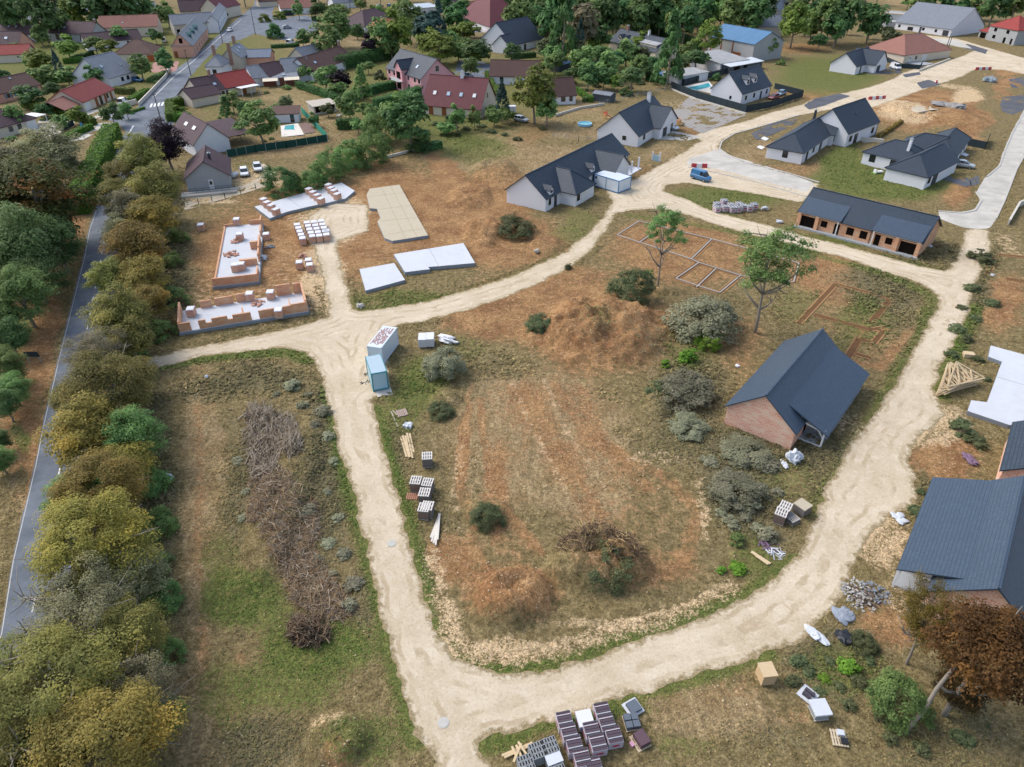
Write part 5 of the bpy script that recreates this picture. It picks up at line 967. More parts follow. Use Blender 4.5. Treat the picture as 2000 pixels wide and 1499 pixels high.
# field
veg('field_tree', 'small ivy-trunked tree by the white foundation lines', 1300, 447, 44, 'airy', L_MID, .95, 2.1, None, 'tree')
veg('field_tree', 'tall oak with a pale leaning trunk beside the big sage bush', 1507, 512, 82, 'airy', L_MID, .95, 1.0, None, 'tree')
for cx, cy, rw, m, asp, lab in ((1232,553,48,L_BUSH,1.0,'round green bush below the ivy-trunked tree'),(1380,612,82,L_SAGE,.62,'largest sage bush below the tall oak'),(1056,630,34,L_BUSH,.7,'low grey-green bush on the dirt north of the field'),(868,705,48,L_SAGE,.85,'sage bush beside the white wrapped blocks'),(1340,755,62,L_SAGE,.55,'untidy sage bush left of the brick house'),(1005,440,46,L_BUSH,.55,'flat green bush on the dirt below the bungalow'),(950,1005,37,L_BUSH,.7,'dark round bush on a low mound near the plank heap'),(1440,955,60,L_SAGE,.5,'spreading sage weeds left of the two grey pallets'),(1182,1102,58,L_BUSH,.75,'dark bush growing through the split dirt mound'),(1385,660,30,L_WEED,.9,'fresh green bush at the foot of the largest sage bush'),(1345,693,24,L_WEED,.8,'fresh green bush between the big mound and the oak'),(1300,708,13,L_WEED,.8,'smallest fresh green bush on the mound edge'),(1265,535,14,L_MID,1.2,'small green shrub at the ivy-trunked stem'),(1440,1050,20,L_MID,.7,'green bush left of the debris by the pallets'),(1440,1108,20,L_WEED,.5,'yellow-green weed clump on the stony edge of the field'),(1410,1112,12,L_WEED,.6,'small lime weed clump at the corner of the field'),(1290,760,30,L_BUSH,.5,'low dark bush at the foot of the untidy sage one'),(1345,830,45,L_SAGE,.4,'low sage weeds by the small dirt hump'),(1460,880,55,L_SAGE,.3,'dark weed patch below the brick gable'),(860,800,30,L_BUSH,.45,'low bush at the top left of the field'),(1110,520,10,L_BUSH,.8,'tiny uprooted bush on the bare dirt'),
 (1760,1360,62,L_MID,1.2,'dense green bush at the foot of the leaning trunk'),(1660,1300,24,L_WEED,.6,'lime weeds beside the timber crate path'),(1610,1325,14,L_WEED,.5,'yellow-green weeds above the open pallet'),(1690,1255,30,L_BUSH,.5,'low bush under the rubbish heap'),(1560,770,18,L_BUSH,.5,'small dark bush at the far corner of the brick gable') if False else (1500,742,18,L_BUSH,.5,'small bush at the near roof corner of the brick house')):
    veg('bush', lab, cx, cy, rw, 'bush' if rw > 26 else 'weed', m, asp, 0)
veg('bare_tree', 'thin nearly bare tree in front of the big pan-tiled house', 1822, 1205, 75, 'sparse', leafmat('sparse_yellow_leaves','5c5a24','8d8238'), 1.1, 1.0, None, 'tree')
veg('rusty_tree', 'rusty brown tree on a pale leaning trunk at the right edge', 1930, 1265, 112, 'near', L_RUST, .85, 1.3, None, 'tree')
veg('rusty_tree', 'dark rusty undergrowth tree below the big rusty crown', 1880, 1345, 62, 'near', leafmat('brown_leaves','33301a','5a4a26'), .7, .4, None, 'tree')
mb = MB(); a = G((1768,1430)); b = G((1830,1345), 4); c = G((1890,1270), 8); mb.tube([a-a, (b-a)*.5+Vector((.2,0,.2)), b-a, c-a], [.17,.15,.13,.09], 8); mb.tube([b-a, b-a+Vector((1.6,1,1.8))], [.09,.04], 6); o = obj('leaning_trunk', mb, M_BARK, None, True); o.location = a; tag(o, 'pale bare trunk leaning right under the rusty tree', 'tree trunk')
# gardens
GRD = [
 (548,350,38,'bush',L_DHEDGE,.85,.1,'broad dark laurel beside the white cars'),(605,350,30,'bush',L_MID,.8,.1,'green tree right of the broad laurel'),(640,320,36,'bush',L_MID,1.0,.2,'tall green tree in the clump behind the top slab'),(680,300,34,'bush',L_MID,1.0,.2,'middle green tree of the clump behind the top slab'),(725,285,38,'bush',L_MID,1.1,.2,'dark green tree at the right end of the clump'),(740,245,36,'bush',L_MID,1.1,.3,'large garden tree above the clump'),(800,240,46,'mid',L_DARK,1.1,.3,'tall dark tree below the maroon-roofed house'),(770,225,26,'far',L_MID,1.0,.3,'green tree left of the tall dark garden tree'),(820,280,30,'bush',L_DHEDGE,.5,.1,'low dark shrub at the field edge of the gardens'),(507,240,40,'mid',L_MID,.9,.4,'bushy green tree beside the swimming pool'),(680,208,22,'far',L_MID,.9,.4,'round tree on the dry lawn by the pavilion'),(440,212,12,'cone',L_DHEDGE,1.3,.1,'clipped dark cone beside the farmhouse'),(350,215,14,'fbush',L_HEDGE,.8,0,'bright shrub at the crossing'),
 (272,130,24,'mid',L_MID,.95,.4,'round leafy tree in front of the brown hipped house'),(112,128,10,'cone',L_BLUE,1.9,.1,'narrow blue conifer in the left gardens'),(78,120,22,'far',L_LIGHT,.7,.3,'yellow-green tree in the left gardens'),(130,95,22,'far',L_LIGHT,.7,.3,'pale fruit tree below the grey-fronted cottage'),(205,92,18,'far',L_LIGHT,.7,.3,'pale tree below the low plum barn'),(60,118,14,'far',L_MID,.9,.3,'small tree behind the cream red-roofed house'),(90,150,20,'far',L_MID,.7,.1,'shrubby tree left of the worn slate house'),(130,150,20,'far',L_MID,.6,.1,'bushy tree touching the worn slate house'),(60,190,22,'far',L_DHEDGE,.7,.1,'dark shrub left of the bright red roof'),(78,70,17,'far',L_MID,.8,.2,'round shrub between the two plum roofs at left'),(420,125,10,'far',L_MID,1,.2,'small dark tree by the street houses'),(325,30,16,'far',L_MID,1,.3,'tree left of the pink town house'),(310,24,12,'far',L_DARK,1,.3,'dark tree right of the salmon barn'),
 (15,25,34,'far',L_DARK,1.0,.3,'dark tree in the top left corner'),(80,35,30,'far',L_DARK,1.1,.3,'dark tree right of the half hidden corner house'),(115,45,20,'far',L_MID,1.1,.3,'mid green tree above the grey-fronted cottage'),(150,25,24,'far',L_LIGHT,1.0,.3,'lighter tree behind the grey-fronted cottage'),(180,18,30,'far',L_DARK,1.0,.3,'dark spreading tree at the top edge left'),(220,12,32,'far',L_DARK,1.0,.3,'dark tree behind the salmon barn'),(262,14,28,'far',L_DARK,1.0,.3,'dark tree above the right end of the salmon barn'),(60,5,30,'far',L_DARK,.9,.3,'dark tree top left beyond the corner house'),(130,5,30,'far',L_MID,.9,.3,'green tree top left beyond the cottage'),(5,40,14,'far',L_LIGHT,.8,.2,'lime bush at the left edge under the corner trees'),
 (655,55,34,'mid',L_MID,1.0,.3,'large green tree left of the orange hipped bungalow'),(640,85,26,'far',L_MID,1.0,.2,'bushy tree above the long brown roof'),(745,75,32,'mid',L_MID,1.1,.2,'dense tree in front of the orange hip'),(775,70,26,'far',L_LIGHT,1.2,.2,'yellowish tall tree left of the pink apartments'),(800,45,26,'far',L_MID,1.1,.2,'green tree between the orange hip and flat roof'),(835,55,28,'far',L_BLUE,1.0,.2,'blue-grey tree below the flat-roofed house'),(857,40,14,'cone',L_BLUE,1.9,.1,'blue spruce right of the flat-roofed house'),(890,35,24,'far',L_DARK,1.1,.3,'dark tree left of the hipped maroon roof'),(905,62,26,'far',L_LIGHT,.7,.1,'pale bushes below the maroon-roofed house'),(858,95,36,'mid',L_LIGHT,.8,.1,'pale green tree behind the pink apartments'),(835,85,22,'far',L_LIGHT,.8,.1,'yellowish shrub behind the slate roof ridge'),(895,100,18,'far',L_MID,.8,.1,'green shrub at the house driveway'),(930,100,26,'far',L_DARK,.7,.1,'dark shrubs below the party tent'),(720,95,14,'far',L_PURP,1.2,.2,'slim purple tree right of the long brown roof'),(665,160,22,'mid',L_PURP,.95,.2,'round purple tree in the gardens'),(635,150,22,'far',L_MID,.9,.2,'green tree left of the round purple one'),(595,140,14,'far',L_MID,.9,.2,'shrub at the end of the lean-to house'),(705,165,18,'cone',L_MID,1.3,.1,'pointed tree right of the round purple one'),(660,175,16,'far',L_MID,.7,.1,'low shrub under the purple tree'),(535,60,15,'fbush',L_DHEDGE,1,0,'round dark bush on the car park'),(515,35,10,'fbush',L_LIGHT,.8,0,'pale shrub at the head of the car park'),(545,30,10,'fbush',L_LIGHT,.8,0,'second pale shrub at the head of the car park'),
 (1045,185,44,'mid',leafmat('yellow_green_leaves','55662e','93994e'),1.15,.4,'tall olive-green tree beside the small white cottage'),(1070,215,26,'mid',L_MID,1.0,.7,'lower crown beside the tall olive-green tree'),(1100,45,26,'cone',L_DARK,2.0,.1,'tallest dark spruce below the top edge'),(1072,50,24,'far',L_DARK,1.2,.2,'dark tree left of the tallest spruce'),(1135,50,30,'far',L_DUST,1.2,.3,'dusty tall tree right of the tallest spruce'),(1132,80,12,'cone',L_BLUE,2.2,.1,'silvery pointed conifer below the dusty tree'),(1310,100,25,'cone',L_DARK,2.0,.1,'big dark conifer by the blue-roofed hut'),(1386,75,26,'mid',L_LIGHT,1.2,.4,'lime tree with pale leaves left of the blue barn'),(1360,115,24,'far',L_DARK,.7,.1,'dark shrubs left of the low outbuilding'),(1265,65,8,'cone',L_LIGHT,1.3,.1,'small golden conifer behind the long slate house'),(1225,105,22,'far',L_MID,.8,.3,'fruit tree in front of the long slate house'),(1175,105,22,'far',L_MID,.7,.3,'fruit tree left of the round-topped hut'),(1140,120,24,'far',L_MID,.8,.3,'garden tree above the orchard'),(1190,130,24,'far',L_MID,.8,.3,'orchard tree in the middle of the plot'),(1150,150,20,'far',L_DARK,.9,.3,'dark orchard tree above the metal shed'),(1180,150,18,'far',L_DARK,.9,.3,'second dark orchard tree above the metal shed'),(1235,150,22,'far',L_WILLOW,.9,.3,'grey-green tree right of the orchard'),(1210,80,16,'far',L_MID,.6,.1,'shrub under the front of the long slate house'),(1085,120,18,'far',L_MID,1,.2,'tree left of the blue-grey roofed hut'),(1222,178,12,'fbush',L_DHEDGE,.8,0,'dark shrub by the lane fence'),(1250,130,18,'far',L_MID,.9,.3,'tree below the end of the long slate house'),(1400,150,9,'fbush',L_DHEDGE,.8,0,'shrub by the pool fence'),
 (1553,48,32,'mid',L_LIGHT,1.2,.4,'olive tall tree right of the stone hall'),(1635,58,20,'far',L_DARK,1.3,.1,'dark column tree right of the stone hall'),(1610,40,26,'far',L_MID,1.2,.4,'tall green tree behind the corner bungalow'),(1645,30,28,'far',L_DARK,1.3,.4,'tall dark tree behind the corner bungalow'),(1703,42,24,'far',L_DARK,1.2,.2,'dark tree left of the block building'),(1580,30,22,'far',L_DARK,1.2,.4,'dark tall tree above the olive one'),(1515,104,8,'fbush',L_MID,1,0,'small lone bush on the rough grass'),(1526,121,8,'fbush',L_MID,.8,0,'second lone bush on the rough grass'),(1800,12,20,'far',L_MID,1.1,.3,'tree above the long pale bungalow roof'),(1870,20,18,'far',L_DARK,1,.3,'dark tree behind the long pale bungalow'),(1945,12,24,'far',L_DARK,1.1,.4,'dark tree behind the red pyramid roof'),(1985,8,22,'far',L_MID,1.1,.4,'tree in the top right corner'),(1840,6,22,'far',L_DARK,1.1,.4,'dark tree at the top edge above the pale bungalow'),(1905,4,20,'far',L_MID,1.1,.4,'green tree at the top edge right'),
 (881,232,10,'fbush',L_DHEDGE,.9,0,'dark ball shrub below the maroon-roofed house'),(892,232,15,'far',L_MID,1.2,.2,'small garden tree left in front of the maroon-roofed house'),(926,232,13,'far',L_MID,1.2,.2,'small garden tree right in front of the maroon-roofed house'),(980,200,16,'cone',L_BLUE,1.7,.1,'blue conifer at the right end of the maroon-roofed house'),(965,228,14,'far',L_MID,1.0,.2,'tree below the blue conifer'),(872,250,16,'far',L_MID,.6,.1,'hedge-like shrub on the field edge'),(620,400-52,14,'far',L_MID,.9,.1,'small tree at the foot of the clump'),(870,215,10,'fbush',L_MID,.9,0,'shrub at the front of the maroon-roofed house'),(990,225,14,'far',L_MID,.9,.2,'small tree left of the parked trailer')]
for cx, cy, rw, k, m, asp, stem, lab in GRD:
    rw *= 1.1 if k in ('mid','bush') else 1.28; stem *= .3; asp *= .9 if k == 'mid' else 1.15 if k == 'bush' else 1
    nm = 'conifer' if k == 'cone' else 'garden_shrub' if k == 'fbush' else 'garden_tree'
    veg(nm, lab, cx, cy, rw, k, m, asp, stem, None, {'conifer':'conifer','garden_shrub':'shrub','garden_tree':'tree'}[nm])
r_ = random.Random(99)
for i in range(66):
    x = 1000+i%22*23+r_.uniform(-8,8); y = (0, 20, 40)[i//22]+r_.uniform(-6,8)-(14 if 1380 < x else 0)-(10 if 1180 < x < 1300 and i > 43 else 0)
    veg('wood_tree', 'dark green tree in the wood along the top of the picture', x, y, r_.uniform(24,34), 'far', r_.choice([L_DARK,L_DARK,L_MID]), r_.uniform(.95,1.3), .05, 'trees of the wood', 'tree')
for i in range(30):
    x = -20+i*70+r_.uniform(-25,25)
    veg('wood_tree', 'distant tree beyond the village at the top edge', x, -14+r_.uniform(-10,3), r_.uniform(16,24), 'far', r_.choice([L_DARK,L_MID]), r_.uniform(.9,1.2), .3, 'distant trees', 'tree')
# hedges
for pts, w_, h_, m, lab in (([(158,420),(225,270)],3.4,3.6,L_HEDGE,'tall clipped bright green hedge beside the old road'),([(48,210),(110,225),(186,245)],1.6,2.0,L_HEDGE,'bright hedge below the bright red roof'),([(128,275),(180,252)],1.4,1.4,L_HEDGE,'low hedge along the drive beside the tall hedge'),([(70,165),(120,160),(152,158)],2.0,1.8,L_HEDGE,'hedge between the brown bungalow and the worn slate house'),([(125,125),(165,122)],1.6,1.8,L_HEDGE,'bright hedge left of the worn slate house'),([(140,122),(182,108)],1.4,1.6,L_DHEDGE,'dark hedge above the worn slate house'),([(335,238),(335,210),(372,202)],2.2,2.2,L_HEDGE,'square bright hedge round the farmhouse corner'),([(340,238),(372,232)],1.8,1.8,L_HEDGE,'hedge facing the crossing'),([(225,182),(262,184)],2.2,1.8,leafmat('browning_hedge','5c6234','7d7f48'),'browning hedge right of the bright red roof'),([(254,202),(288,182)],1.6,1.4,L_HEDGE,'bright hedge along the street wall'),([(292,162),(325,145)],1.6,1.2,L_MID,'hedge by the red paving'),([(254,222),(282,213)],.8,.6,L_HEDGE,'little hedge at the road junction'),
  ([(648,140),(700,128),(765,112)],4,4.2,L_DHEDGE,'tall dark hedge left of the pink apartments'),([(680,198),(740,180),(795,168)],2.2,2.4,L_DHEDGE,'dark hedge below the pink apartments'),([(735,215),(790,200),(835,182)],2.4,3,L_DHEDGE,'dark hedge left of the maroon-roofed house'),([(583,172),(620,185),(660,200)],1.8,2,L_DHEDGE,'dark hedge right of the lean-to house'),([(660,252),(700,250)],2.4,2.4,L_DHEDGE,'dark hedge below the pavilion lawn'),([(612,40),(640,45)],2,2,L_DHEDGE,'hedge at the corner of the car park'),([(690,70),(720,75)],2,2.2,L_DHEDGE,'hedge below the orange hipped bungalow'),([(725,18),(785,38)],1.6,2,L_HEDGE,'light hedge behind the orange hipped bungalow'),([(555,30),(610,24),(660,18)],2,2,L_HEDGE,'long hedge at the top of the car park'),([(770,240),(860,290)],1.2,1.0,L_DHEDGE,'low wild hedge along the field edge') if False else ([(822,296),(860,288)],2.2,1.6,L_DHEDGE,'low dark hedge by the bare garden plot'),([(1140,200),(1165,190)],1.2,1.2,L_MID,'low hedge beside the metal shed'),([(1225,60),(1260,62),(1300,72),(1365,98)],2.4,3.6,L_DHEDGE,'tall dark hedge behind the long slate house'),([(1265,155),(1300,165)],2,2,L_DHEDGE,'dark hedge by the blue-roofed hut'),([(952,150),(962,175),(975,190)],1.8,1.8,L_HEDGE,'bright hedge beside the brown-roofed house'),([(1125,180),(1155,200)],1.4,1.4,L_HEDGE,'hedge right of the small white cottage'),([(1000,115),(1045,112)],2.2,1.8,L_DHEDGE,'dark hedge below the slate house'),([(530,95),(585,92)],1.4,1.4,L_DHEDGE,'dark hedge behind the terrace cottages'),([(1640,256),(1690,230)],.9,.9,leafmat('dry_hedge','7d6a38','9a8848'),'dry yellowish hedge behind the tall white house') if False else ([(1715,270),(1760,240)],.9,.8,leafmat('dry_hedge','7d6a38','9a8848'),'dry yellowish hedge behind the hipped bungalow')):
    hedge(lab, pts, w_, h_, m, .22 if w_ < 3 else .2, 12 if w_ < 3 else 22)

for lab, grp, m, spots in (
 ('small green shrub in the gardens left of the village street', 'shrubs in the left gardens', L_MID, [(40,145),(100,165),(140,170),(20,165),(95,110),(150,108),(105,200),(200,130),(110,85),(65,100),(290,175),(305,160),(245,85),(90,230),(20,270),(60,280),(150,265)]),
 ('small green shrub in the gardens between the street and the pink apartments', 'shrubs in the middle gardens', L_MID, [(480,180),(520,180),(500,200),(470,205),(540,205),(590,165),(610,160),(560,170),(700,215),(720,205),(690,190),(640,110),(650,100),(700,110),(720,80),(530,270),(515,275),(575,280),(660,240),(745,200),(600,100),(590,60)]),
 ('small green shrub in the orchard plot below the long slate house', 'shrubs in the orchard plot', L_BUSH, [(1120,160),(1140,175),(1165,165),(1210,165),(1230,170),(1250,160),(1215,140),(1170,130),(1130,140),(1105,100),(1150,95),(1195,150),(1255,110),(1280,125),(1110,150)]),
 ('wild green shrub on the strip between the maroon house and the dirt', 'wild shrubs below the maroon house', L_BUSH, [(850,240),(865,262),(910,250),(940,245),(830,255),(960,255),(985,262),(1010,270),(1060,250),(895,262),(780,262),(760,275),(745,262),(935,232)]),
 ('low grey-green weed clump beside the brush row', 'weed clumps by the brush row', L_SAGE, [(600,770),(570,750),(630,800),(640,850),(615,830),(650,900),(610,920),(640,960),(660,1010),(640,1060),(670,1080),(650,1120),(690,1140),(600,1000),(480,960),(465,900),(475,1010),(620,1090),(590,790),(540,770),(680,1180)]),
 ('low sage weed clump on the slope left of the gravel bend', 'weed clumps left of the gravel bend', L_SAGE, [(1420,920),(1400,960),(1470,985),(1490,950),(1455,1010),(1430,1020),(1500,1040),(1410,1000),(1480,1030),(1520,960),(1385,900),(1450,900),(1500,905)]),
 ('low weed clump in the scrub left of the rusty tree', 'weed clumps by the rusty tree', L_BUSH, [(1580,1310),(1620,1290),(1640,1340),(1680,1330),(1600,1350),(1700,1290),(1550,1330),(1660,1375),(1720,1400),(1560,1290),(1740,1440),(1800,1460),(1880,1440),(1930,1420)]),
 ('weed clump among the stones right of the east road', 'weed clumps right of the east road', L_BUSH, [(1900,560),(1880,600),(1905,620),(1870,640),(1890,660),(1860,690),(1920,500),(1940,590),(1910,700),(1930,740),(1870,720),(1800,960),(1795,1000),(1910,860),(1880,830)])):
    for x, y in spots: veg('shrub' if 'shrub' in lab else 'weed_clump', lab, x, y, r_.uniform(7, 14)*(r_.uniform(1.1,2.2) if 'weed' in lab else 1), 'weed', m, r_.uniform(.3,.65), 0, grp, 'shrub' if 'shrub' in lab else 'weed')

for lab, grp, spots in (
 ('leafy garden tree among the houses left of the village street', 'garden trees left of the street', [(30,95),(75,150),(180,85),(235,70),(300,70),(85,215),(120,240),(30,230),(185,150),(100,175),(150,225),(245,215),(10,150),(140,60),(320,120),(215,225)]),
 ('leafy garden tree between the village street and the pink apartments', 'garden trees right of the street', [(590,75),(615,95),(700,60),(720,130),(560,200),(610,235),(700,245),(720,220),(470,255),(480,215),(455,200),(640,215),(740,150),(765,95),(660,25),(620,20),(700,5),(740,30),(780,15),(580,20)]),
 ('leafy tree among the houses right of the pink apartments', 'trees right of the pink apartments', [(880,75),(910,85),(870,10),(900,15),(930,110),(1000,105),(1065,95),(1090,80),(1050,130),(1110,70),(1000,60),(980,20),(1070,20),(1075,110),(1130,100),(1160,85),(1060,60),(915,130),(960,215)]),
 ('orchard tree on the plot below the long slate house', 'orchard trees', [(1130,125),(1160,135),(1205,115),(1250,110),(1275,125),(1245,85),(1170,75),(1120,145),(1200,160),(1265,140),(1330,125),(1345,105)]),
 ('tree of the rough wooded corner behind the corner bungalow', 'trees behind the corner bungalow', [(1590,55),(1660,50),(1680,20),(1570,10),(1625,15),(1540,20),(1735,70),(1600,80),(1500,90),(1780,0),(1850,2),(1920,20),(1970,25),(1700,60)])):
    for x, y in spots: veg('garden_tree', lab, x+r_.uniform(-4,4), y, r_.uniform(14,23), 'far', r_.choice([L_MID, L_MID, L_DARK, L_LIGHT, L_BUSH]), r_.uniform(.75,1.1), .12, grp, 'tree')
# ------------------------------------------------------------------ ground cover: tufts, stones, brushwood
BLD = [(o.location.x, o.location.y) for o in bpy.data.objects if False]
def scatter(n, x0, x1, y0, y1, seed):
    r = np.random.default_rng(seed); return r.random(n)*(x1-x0)+x0, r.random(n)*(y1-y0)+y0, r
def tufts(name, label, zones, kind):
    Cs = []; Ns = []; Ss = []; cols = []; global rng
    for n, x0, x1, y0, y1, seed in zones:
        x, y, r = scatter(n, x0, x1, y0, y1, seed); rd = roaddist(x, y); W = fields(x, y)
        inside = np.abs(x) < (y+18)*.86
        pn = fbm(x*.35, y*.35, 77)
        pr = np.clip(.3+W['g']*.9+W['w']*1.0-W['d']*.85-W['s']*.8, .015, 1)*np.clip(.1+(pn-.25)*2.2, 0, 1.3)
        pr = np.where(rd < 1.4, np.maximum(pr, .8*(W['d'] < .6)), pr)
        k = (r.random(n) < pr) & (rd > .15+.25*r.random(n)) & inside
        x, y, W, rd = x[k], y[k], {a: b[k] for a, b in W.items()}, rd[k]; m = len(x); z = height(x, y, rd)
        s = (.07+.09*r.random(m))*(1+W['w']*1.0+W['g']*.2)*(.62+.25*(y > 45)+.5*(y > 65)); nb = 4
        dryc, strw, grn, wd = [np.array(lin(h)[:3]) for h in ('8a7c52','b39c6c','5f7234','6d664b')]
        g = np.clip(W['g']*1.2+(r.random(m)-.62)*.6, 0, 1)[:,None]; w_ = np.clip(W['w']+(r.random(m)-.5)*.6, 0, 1)[:,None]; yy = np.clip(W['y']+(r.random(m)-.5)*.8, 0, 1)[:,None]
        c = dryc*(1-yy)+strw*yy; c = c*(1-w_)+wd*w_; c = c*(1-g)+grn*g; c = c*(.7+.6*r.random((m,1)))
        for b in range(nb):
            a = r.random(m)*6.283; q = np.stack([np.cos(a), np.sin(a), np.zeros(m)], 1)
            Cs.append(np.stack([x, y, z], 1)+q*(s*.5)[:,None]+np.array([0,0,1])*(s*(.15+.5*r.random(m)))[:,None]); Ns.append(unit(q*.45+np.array([0,0,1.])+r.normal(size=(m,3))*.25)); Ss.append(s*(.7+.6*r.random(m))); cols.append(c)
    C = np.concatenate(Cs); N = np.concatenate(Ns); S = np.concatenate(Ss); Cc = np.concatenate(cols)
    rng = np.random.default_rng(5); me = leaf_mesh(name, C, N, S, rng.random(len(C)), .3)
    a = me.attributes.new('blade', 'FLOAT_COLOR', 'FACE'); a.data.foreach_set('color', np.concatenate([Cc, np.ones((len(Cc),1))], 1).astype(np.float32).ravel())
    t = NT('grass_blades'); me.materials.append(t.fin(t.attr('blade').outputs['Color'], .8, .15))
    o = link(name, me); tag(o, label, 'grass', None, 'stuff'); return len(C)
tufts('grass', 'dry and green grass tufts and weeds over the open ground', [(150000,-55,55,19,60,1),(100000,-75,85,60,110,2),(60000,-80,130,110,190,3)], 0)
def stones():
    V = []; Fc = []; ico = np.array([(1,0,0),(-1,0,0),(0,1,0),(0,-1,0),(0,0,.7),(0,0,-.5)]); tri = [(0,2,4),(2,1,4),(1,3,4),(3,0,4),(2,0,5),(1,2,5),(3,1,5),(0,3,5)]
    allV = []; nst = 0
    for n, x0, x1, y0, y1, seed in ((60000,-50,60,20,75,11),(30000,-70,90,75,130,12)):
        x, y, r = scatter(n, x0, x1, y0, y1, seed); rd = roaddist(x, y); W = fields(x, y)
        pr = np.clip(W['s']*.55+W['d']*.3+.015+(vn(x*.4, y*.4, 3)-.62)*.35, 0, .6)
        k = (r.random(n) < pr) & (rd > .3); x, y, rd = x[k], y[k], rd[k]; z = height(x, y, rd); m = len(x)
        s = .03+.09*r.random(m)**4+.02*(y > 75)
        P = ico[None]*s[:,None,None]*(.7+.6*r.random((m,6,1))); a = r.random(m)*6.28; ca, sa = np.cos(a)[:,None], np.sin(a)[:,None]
        P = np.stack([P[...,0]*ca-P[...,1]*sa, P[...,0]*sa+P[...,1]*ca, P[...,2]], -1)+np.stack([x, y, z+s*.25], 1)[:,None]
        allV.append(P.reshape(-1,3)); nst += m
    V = np.concatenate(allV); n = len(V)//6; f = (np.array(tri)[None]+np.arange(n)[:,None,None]*6).reshape(-1,3)
    me = bpy.data.meshes.new('stones'); me.vertices.add(len(V)); me.vertices.foreach_set('co', V.astype(np.float32).ravel()); me.loops.add(f.size); me.loops.foreach_set('vertex_index', f.ravel()); me.polygons.add(len(f)); me.polygons.foreach_set('loop_start', np.arange(len(f))*3); me.update()
    me.materials.append(plain('limestone', 'c3ad8a', .95, .1, .25, 2)); tag(link('stones', me), 'pale limestone pebbles scattered over the bare earth', 'stones', None, 'stuff')
stones()
def brushwood(label, zones, n, mats, seed, lmin=.6, lmax=2.2, rad=.022, orient=None, top=1.1):
    r = random.Random(seed); mb = MB(); xy = []
    for i in range(n):
        cx, cy, rx, ry = zones[r.randrange(len(zones))]; q = r.random()**.5; a = r.uniform(0, 6.283); p = G((cx+rx*q*math.cos(a), cy+ry*q*math.sin(a))); xy.append((p.x, p.y, q))
    xy = np.array(xy); hh = height(xy[:,0], xy[:,1]); bulk = fbm(xy[:,0]*.8, xy[:,1]*.8, seed, 3)
    for i in range(n):
        q = xy[i,2]; p = Vector((xy[i,0], xy[i,1], hh[i]+r.random()*top*(1.1-q*.8)*(.3+1.5*bulk[i])+.05)); L = r.uniform(lmin, lmax); th = (orient+r.gauss(0,.45)) if orient is not None else r.uniform(0, 6.283); el = r.gauss(0,.33)
        d = Vector((math.cos(th)*math.cos(el), math.sin(th)*math.cos(el), math.sin(el)))*L/2; b = Vector((r.gauss(0,.12),r.gauss(0,.12),r.gauss(0,.1)))*L*.6
        R = rad*r.uniform(.5,2.2); mb.tube([p-d, p+b, p+d], [R, R*.8, R*.3], 3, r.choice((0,0,1,2,2)[:4+len(mats)%2]) if len(mats) < 4 else r.choice((0,0,1,2,3)))
    o = link('brushwood', mesh_from('brushwood', mb.v, mb.f, mats, mb.m, uv=False)); tag(o, label, 'brushwood', None, 'stuff')
M_PALEB = plain('pale_branches','b8aa95',.95,.1,.25,2); M_DKTW = plain('dark_twigs','4f443a',.95,.1,.3,2); M_STRW = plain('straw_twigs','a88d68',.95,.1,.3,2); M_BRTW = plain('brown_twigs','86705a',.95,.1,.3,2)
brushwood('heap of long pale cut branches at the top of the brush row', [(508,812,30,22),(512,850,34,35),(514,890,34,35),(552,840,28,32),(520,925,30,22),(572,875,20,24)], 2400, [M_PALEB, M_TWIG, M_PALEB, M_DKTW], 3, .7, 2.8, .02, 1.75, .7)
brushwood('tangled grey-brown brushwood in the middle of the brush row', [(530,950,46,26),(545,980,52,30),(552,1015,52,32),(560,1050,50,32),(575,1085,48,28),(500,1000,14,30),(610,1020,14,40)], 3800, [M_TWIG, M_BRTW, M_STRW, M_PALEB], 4, .35, 1.5, .018, None, .6)
brushwood('tangled brushwood at the lower end of the brush row', [(592,1112,48,26),(608,1140,52,28),(622,1165,54,28),(648,1188,46,24)], 3000, [M_TWIG, M_BRTW, M_STRW, M_PALEB], 5, .35, 1.5, .018, None, .6)
brushwood('rounded heap of brown dead scrub at the foot of the brush row', [(605,1240,42,28),(590,1235,25,25)], 900, [M_BRTW, M_TWIG, M_DKTW], 6, .4, 1.3, .024, None, 1.5)
brushwood('dead brown stalks draped over the split dirt mound', [(1125,1085,40,30),(1215,1090,40,35),(1170,1068,55,14)], 900, [M_BRTW, plain('straw_stalks','b59a6c',.95,.1,.3,2), M_DKTW], 7, .4, 1.2, .022, None, 1.6)
# ------------------------------------------------------------------ things on the building site
M_SLAB = plain('fresh_concrete', 'c3c7cc', .85, .2, .14, .7); M_SLABB = plain('beige_slab_planks', 'b8ae98', .9, .2, .16, 1.5); M_FORM = plain('slab_edge_concrete', '8b9299', .9, .2, .12, 1)
M_HBRICK = brickwork('stacked_hollow_bricks', 'a8553c', 'c07a5c', 'd8c2ae', .25, .2, 1, 'b9694e', .03); M_WRAP = plain('white_shrink_wrap', 'd3d4d8', .35, .5, .05, 2); M_PALW = plain('pallet_wood', 'c2b49a', .85, .2, .2, 4); M_PALG = plain('grey_pallet_wood', 'b9b4ab', .85, .2, .2, 4)
M_GBLOCK = plain('grey_paving_blocks', '77716d', .9, .2, .15, 6); M_TBLOCK = plain('taupe_paving_blocks', '7b6a60', .9, .2, .15, 6); M_CBLOCK = plain('concrete_block_grey', '8d9294', .9, .2, .12, 4)
